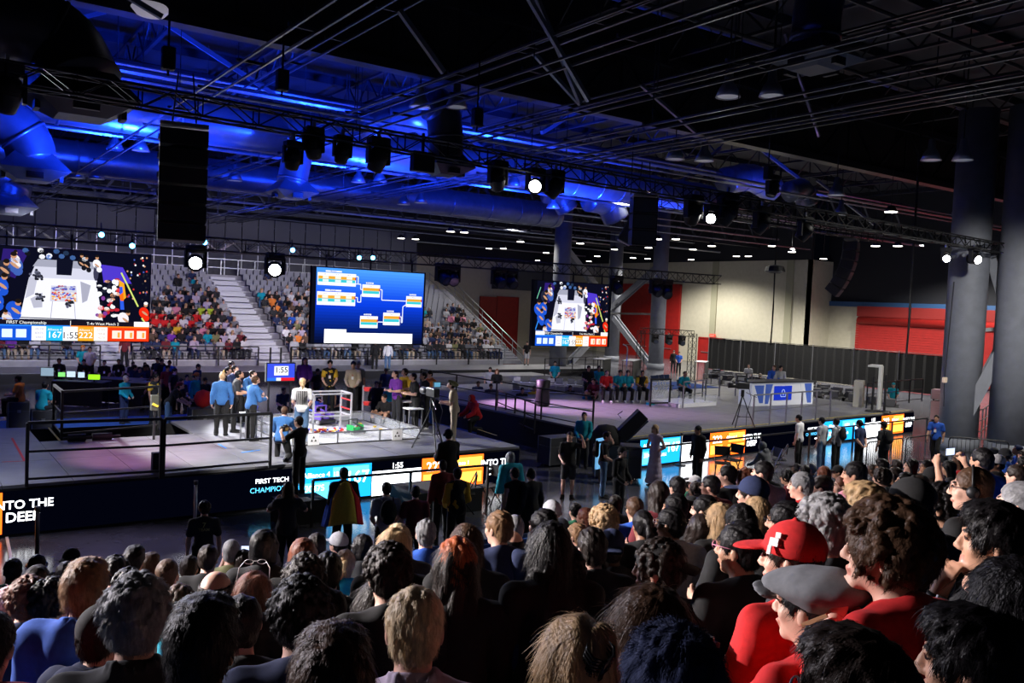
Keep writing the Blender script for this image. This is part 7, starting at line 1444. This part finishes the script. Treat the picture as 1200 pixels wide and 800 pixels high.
for (px, py, d, w, h, c, s, lb) in ((55, 452, 31, .5, .36, (.35, .5, .65), .8, 'monitor with pale windows at the left desk'), (72, 451, 31, .28, .2, (.3, 1, .25), 1.0, 'small monitor with a green picture'), (83, 452, 31, .34, .26, (.6, .75, .9), 1.2, 'white lit monitor right of the green one'), (95, 452, 31, .26, .24, (.6, .8, 1), 1.1, 'narrow white lit laptop screen'), (110, 455, 30.5, .46, .22, (.35, 1, .02), 1.3, 'wide bright green screen on the left desk')):
    d += 3.5; P = at_d(px, py, d); monitor((P.x, P.y-.0, 1.0), math.radians(-20), w, h, c, s, lb)
for i, (px, py, d, c, lb) in enumerate(((69, 432, 34, 'black', 'crew member with a white badge behind the green monitor'), (98, 434, 34, 'black', 'crew member behind the narrow laptop'), (122, 440, 34, 'black', 'dark haired crew member leaning on a hand at the desk'), (139, 430, 35, 'black', 'crew member in black with a white badge at the right desk'), (156, 425, 38, 'charcoal', 'seated person with folded arms, left one of two behind the desk'), (170, 426, 38, 'charcoal', 'seated person with folded arms, right one of two behind the desk'), (192, 420, 38, 'lightgray', 'person in a pale patterned shirt right of the seated two'), (166, 440, 34, 'lavender', 'child in a pale shirt at the right desk'))):
    o = staff(px, py, .05, 'stand_front' if i < 4 else 'sit', lb, ('short', 'dark'), ('short', c), face='cam', d=d+2.5, skin='tan' if i % 3 == 0 else 'fair', sc=.95 if i < 7 else .8); badge(o, 'stand_front') if i < 4 else None
staff(97, 420, .3, 'stand_front', 'man in a teal shirt and orange cap with folded arms at the left stand foot', ('short', 'dark'), ('short', 'teal'), face='cam', d=40, hat=('cap_back', 'orange')); staff(105, 424, .3, 'stand_front', 'man in a lavender shirt beside the orange cap', ('short', 'dark'), ('short', 'lavender'), face='cam', d=39.5, skin='tan')
# dim people milling behind the left team and behind the field
rr = random.Random(8)
for i in range(26):
    px = rr.uniform(150, 250) if i < 14 else rr.uniform(320, 470); d = rr.uniform(31, 39); c = rr.choice(['black', 'black', 'charcoal', 'maroon', 'navy', 'royal'])
    P = at_d(px, 440, d); lb = 'dim seated or standing helper in %s behind the %s' % (c, 'left team' if i < 14 else 'field'); person((P.x, P.y, .05), rr.uniform(2.2, 4), rr.choice(['sit', 'stand', 'sit_left']), lb, lb, rr.choice(['tan', 'brown', 'fair']), ('short', 'black'), ('short', c))
# centre rear laptop tables and gear on the low platform
for i, (xa, xb, d, lb) in enumerate(((600, 640, 38, 'laptop table behind the gap, left one'), (642, 690, 38, 'laptop table behind the gap, middle one'), (600, 660, 42, 'rear laptop table behind the gap'), (664, 704, 42, 'rear right laptop table behind the gap'))):
    A, B = at_d(xa, 460, d), at_d(xb, 460, d); t_ = table(((A.x+B.x)/2, (A.y+B.y)/2, 0.0), (B-A).length, .75, 1.05, math.atan2(B.y-A.y, B.x-A.x), lb, mat('table_pale', (.5, .5, .55), .5), True)
    n = int((xb-xa)/9)
    for k in range(n):
        P = A.lerp(B, (k+.5)/n); o = thing('laptop', 'open laptop on a pale table behind the gap between the stages', 'laptop', (P.x, P.y, 1.05), -.5+rr.uniform(-.3, .3), 'laptops behind the gap'); MB().box((0, 0, .01), (.34, .24, .02)).build('base', BLACK, o); MB().box((0, .12, .13), (.34, .012, .22), M=Matrix.Rotation(-.2, 3, 'X')).build('lid', STEEL, o)
for i, px in enumerate((612, 626, 668, 690, 575, 560)):
    P = at_d(px, 455, 36+i % 3); c = ['black', 'yellow', 'black', 'teal', 'charcoal', 'navy'][i]; person((P.x, P.y, .05), 2.8, 'sit', 'seated crew member in %s near the laptop tables, %s' % (c, ['left', 'second from left', 'right middle', 'far right', 'beside the couple', 'behind the red hoodie'][i]), None, 'tan', ('short', 'dark'), ('short', c)); folding_chair((P.x, P.y, 0.05), 2.8, 'dark chair under the seated crew member in %s, %s' % (c, ['left', 'second from left', 'right middle', 'far right', 'beside the couple', 'behind the red hoodie'][i]), clothm('black'), BLACK)
# right rear: black pipe and drape line, control gear, cases
A, B = at_x(829, 432, RX-6), at_x(1110, 445, RX-6); yA, yB = A.y, B.y; dr_ = thing('pipe_and_drape', 'long black curtain line standing before the right walls', 'curtain', (RX-6, yA, 0)); n = int(abs(yA-yB)/3)
for k in range(n):
    y0, y1 = (yB-yA)*k/n, (yB-yA)*(k+1)/n; m = MB(); N = 14; V = []
    for i in range(N+1): t = i/N; y = y0+(y1-y0)*t; x = .05*math.sin(t*N*2.1); V += [(x, y, .03), (x, y, 2.65)]
    m.add(V, [(2*i, 2*i+2, 2*i+3, 2*i+1) for i in range(N)]); m.build('curtain_panel', BLKCLOTH, dr_); MB().tube((0, y0, 0), (0, y0, 2.8), .03, n=8).build('upright', ALU, dr_)
MB().tube((0, 0, 2.7), (0, yB-yA, 2.7), .025, n=6).build('crossbar', BLACK, dr_)
# small truss arch
A, B = at_z(749, 440, 0), at_z(809, 446, 0); h_ = at_d(749, 387, (A-Vector((0, 0, H))).dot(Fv)).z; o = truss('truss_arch', 'small black truss arch standing before the tall red door', (A.x, A.y, 0), (A.x, A.y, h_), .4, .4)
truss('truss_arch', 'right black truss tower of the small arch', (B.x, B.y, 0), (B.x, B.y, h_), .4, .4); truss('truss_arch', 'black truss beam on top of the small arch', (A.x, A.y, h_), (B.x, B.y, h_), .4, .4)
for t, lb in ((.28, 'left'), (.55, 'middle'), (.8, 'right')): P = Vector((A.x, A.y, h_)).lerp(Vector((B.x, B.y, h_)), t); moving_head((P.x, P.y, h_-.2), 'dark round light under the small truss arch, %s one' % lb, (P.x-5, P.y-10, 0), None, 1.3)
rr = random.Random(3); tabs = []
for i in range(11):
    px = 838+i*16; d = 52-i*.9; A = at_d(px, 440, d); t_ = table((A.x, A.y, 0), 2.2, .8, .95, math.radians(35), 'black equipment table in the control area before the curtain', BLACK, True, 'equipment tables in the control area')
    for k in range(3):
        P = Vector((A.x, A.y, .95))+Matrix.Rotation(math.radians(35), 3, 'Z')@Vector((-.8+k*.7, 0, 0)); q = thing('equipment_box', 'dark electronics box with small pale panel on a control area table', 'equipment', P, rr.uniform(-.6, .6), 'electronics boxes in the control area'); w, h = rr.uniform(.3, .6), rr.uniform(.15, .45)
        MB().box((0, 0, h/2), (w, .35, h)).build('case', mat('gear_gray', (.06, .06, .07), .5), q, bevel=.01); MB().box((0, -.18, h/2), (w*.85, .01, h*.35)).build('front_panel', rr.choice([STEEL, mat('gear_pale', (.4, .42, .45), .5), BLACK]), q)
for i in range(6): P = at_d(935+i*22, 452, 44-i); table((P.x, P.y, 0), 1.9, .7, 1.0, math.radians(30), 'front equipment table with cables behind the presenter desk', BLACK, False, 'front equipment tables behind the desk'); q = thing('equipment_box', 'pale edged electronics box on a front equipment table', 'equipment', (P.x, P.y, 1.0), .5, 'boxes on the front equipment tables'); MB().box((0, 0, .15), (.8, .4, .3)).build('case', mat('gear_gray', (.06, .06, .07), .5), q); MB().box((0, -.21, .18), (.7, .01, .08)).build('front_panel', STEEL, q)
staff(878, 416, 0, 'stand_front', 'person in a white and blue patterned shirt in the control area', ('crop', 'dark'), ('short', 'lightgray'), face='cam', d=54); staff(892, 421, 0, 'stand', 'person in black with a pale cap, back to us, in the control area', ('crop', 'gray'), ('short', 'black'), face='away', d=46, hat=('cap_back', 'khaki'))
staff(1006, 430, 0, 'sit', 'person in royal blue in the control area left of the beige cabinets', ('short', 'dark'), ('short', 'royal'), face='away', d=44); staff(1048, 436, 0, 'stand_front', 'person in a teal shirt and cap standing by the white booth', ('short', 'dark'), ('short', 'teal'), face='cam', d=43.5, hat=('cap', 'teal'))
staff(942, 430, 0, 'sit', 'crew member in brown seated among the control gear', ('short', 'dark'), ('short', 'brown'), face='cam', d=48); staff(962, 428, 0, 'sit_down', 'pale haired crew member bent over control gear', ('bob', 'blond'), ('short', 'charcoal'), face='cam', d=46)
BG = mat('cabinet_beige', (.42, .40, .34), .6)
P = at_d(1006, 468, 38); o = thing('storage_cabinet', 'beige leaning panel cabinet on the side stage right end', 'cabinet', (P.x, P.y, 1.0), .5); MB().prism([(-.55, -.2), (.55, -.2), (.45, .2), (-.35, .2)], .0, 1.15).build('body', BG, o); MB().box((0, -.215, .95), (1.0, .02, .04)).build('trim_line', BLACK, o)
P = at_d(1031, 472, 37.5); o = thing('white_booth', 'tall white upright booth panel on the side stage', 'booth', (P.x, P.y, 1.0), .4); MB().span((-.5, -.05, 0), (-.1, .05, 1.9)).build('side_panel', mat('booth_white', (.55, .56, .55), .6), o); MB().span((-.1, .0, 0), (.5, .06, 1.85)).build('back_panel', mat('booth_gray', (.36, .37, .36), .6), o); MB().span((-.5, .04, 1.82), (.5, .5, 1.9)).build('roof_panel', mat('booth_white', (.55, .56, .55), .6), o)
for (px, py, h, lb) in ((1022, 478, 1.5, 'black pole stand left of the white booth'), (1036, 482, 1.6, 'black covered pole right of the white booth')): P = at_d(px, py, 36); o = thing('pole_stand', lb, 'stand', (P.x, P.y, 1.0)); MB().tube((0, 0, 0), (0, 0, h), .05, n=10).build('pole', BLACK, o); MB().lathe([(0, 0), (.3, 0), (.25, .08), (0, .1)], (0, 0, 0), 14).build('base', BLACK, o)
P = at_z(1100, 493, 0); PK = mat('case_pink', (.42, .24, .25), .5)
case((P.x, P.y, 0), .35, .8, .7, 1.0, 'large pinkish flight case beside the big right column', PK); case((P.x, P.y, 1.02), .35, .8, .7, .55, 'pinkish case stacked on the large one by the column', PK); case((P.x+.9, P.y-.1, 0), .35, .7, .7, 1.7, 'tall black case right of the pinkish ones', BLACK)
P = at_z(700, 445, 0); 
for (px, py, d, lb, w) in ((705, 428, 60, 'black draped box with bottles under the side screen column', 2.0), (740, 428, 60, 'black draped box before the tall red door', 2.6), (893/1.0, 424, 62, 'small black draped box left of the curtain line', 1.8)): A = at_d(px if px < 890 else 822, py, d); table((A.x, A.y, 0), w, .8, 1.3, .6, lb, mat('table_pale', (.5, .5, .55), .5), True)
# standing pipe lamp post near the seated row
P = at_z(733, 455, Z); o = thing('bent_pipe', 'thin pale pipe with a bent top behind the seated row', 'pipe', P); MB().path([(0, 0, 0), (0, 0, 1.9), (-.05, 0, 2.05), (-.3, 0, 2.15)], .035, 8).build('pipe', WHITE, o)
for (px, y0, y1, d, lb) in ((910, 318, 405, 50, 'black cable hanging before the cream wall'), (1071, 310, 420, 36, 'thin hanging cable and pipe before the red shutter')): A, B = at_d(px-2, y0, d), at_d(px+2, y1, d); B = Vector((A.x, A.y, B.z)); o = thing('hanging_cable', lb, 'cable', A); MB().path([(0, 0, 6), (0, 0, 0), (.05, 0, (B.z-A.z)*.5), (0, 0, B.z-A.z)], .05, 6).build('cable', BLACK, o); MB().lathe([(0, .4), (.5, .3), (.6, 0), (.3, -.1)], (0, 0, 0), 12).build('cable_bundle', BLACK, o) if px < 1000 else None
# bar weights / truss clamps on the left apron and stanchion with lime vest
P = at_z(108, 524, Z); o = thing('cable_ramp', 'pair of black rounded weights lying on the left apron', 'weight', P+Vector((0, 1.0, 0))); MB().tube((-.4, 0, .09), (.0, 0, .09), .09, n=12).build('weight', BLACK, o); MB().tube((.15, 0, .09), (.6, 0, .09), .09, n=12).build('weight', BLACK, o); MB().tube((-.5, 0, .09), (.8, 0, .09), .03, n=8).build('bar', BLACK, o)
P = at_z(180, 515, Z); o = thing('control_post', 'dark controller box with yellow marks on a post at the rail corner', 'box', P); MB().bar((0, 0, 0), (0, 0, 1.1), .05).build('post', BLACK, o); MB().box((0, 0, .95), (.18, .15, .4)).build('box', mat('box_olive', (.06, .065, .05), .5), o, bevel=.02); MB().box((0, -.1, .9), (.16, .02, .06), M=Matrix.Rotation(.5, 3, 'Y')).build('yellow_mark', mat('yellow_tape', (.7, .55, .06), .5), o)
P = at_z(184, 553, Z); o = thing('floor_light', 'small black floor light at the front rail joint', 'light', P); MB().box((0, 0, .22), (.22, .2, .4)).build('housing', BLACK, o, bevel=.02); MB().box((0, -.11, .25), (.16, .02, .16)).build('lens', mat('lens_dark', (.05, .06, .08), .1, .2), o)
for px, lb in ((907, 'black stool under the left presenter'), (915, 'black stool under the right presenter')):
    q = [o for o in C.objects if o.get('label', '').startswith('presenter in') and (('left' in o['label']) == (px == 907))][0]; o = thing('stool', lb, 'stool', (q.location.x, q.location.y, Z)); MB().tube((0, 0, .02), (0, 0, .72), .03, n=8).build('stem', BLACK, o); MB().tube((0, 0, .70), (0, 0, .75), .18, n=16).build('seat', BLACK, o, True); MB().tube((0, 0, 0), (0, 0, .02), .22, n=16).build('base', BLACK, o)
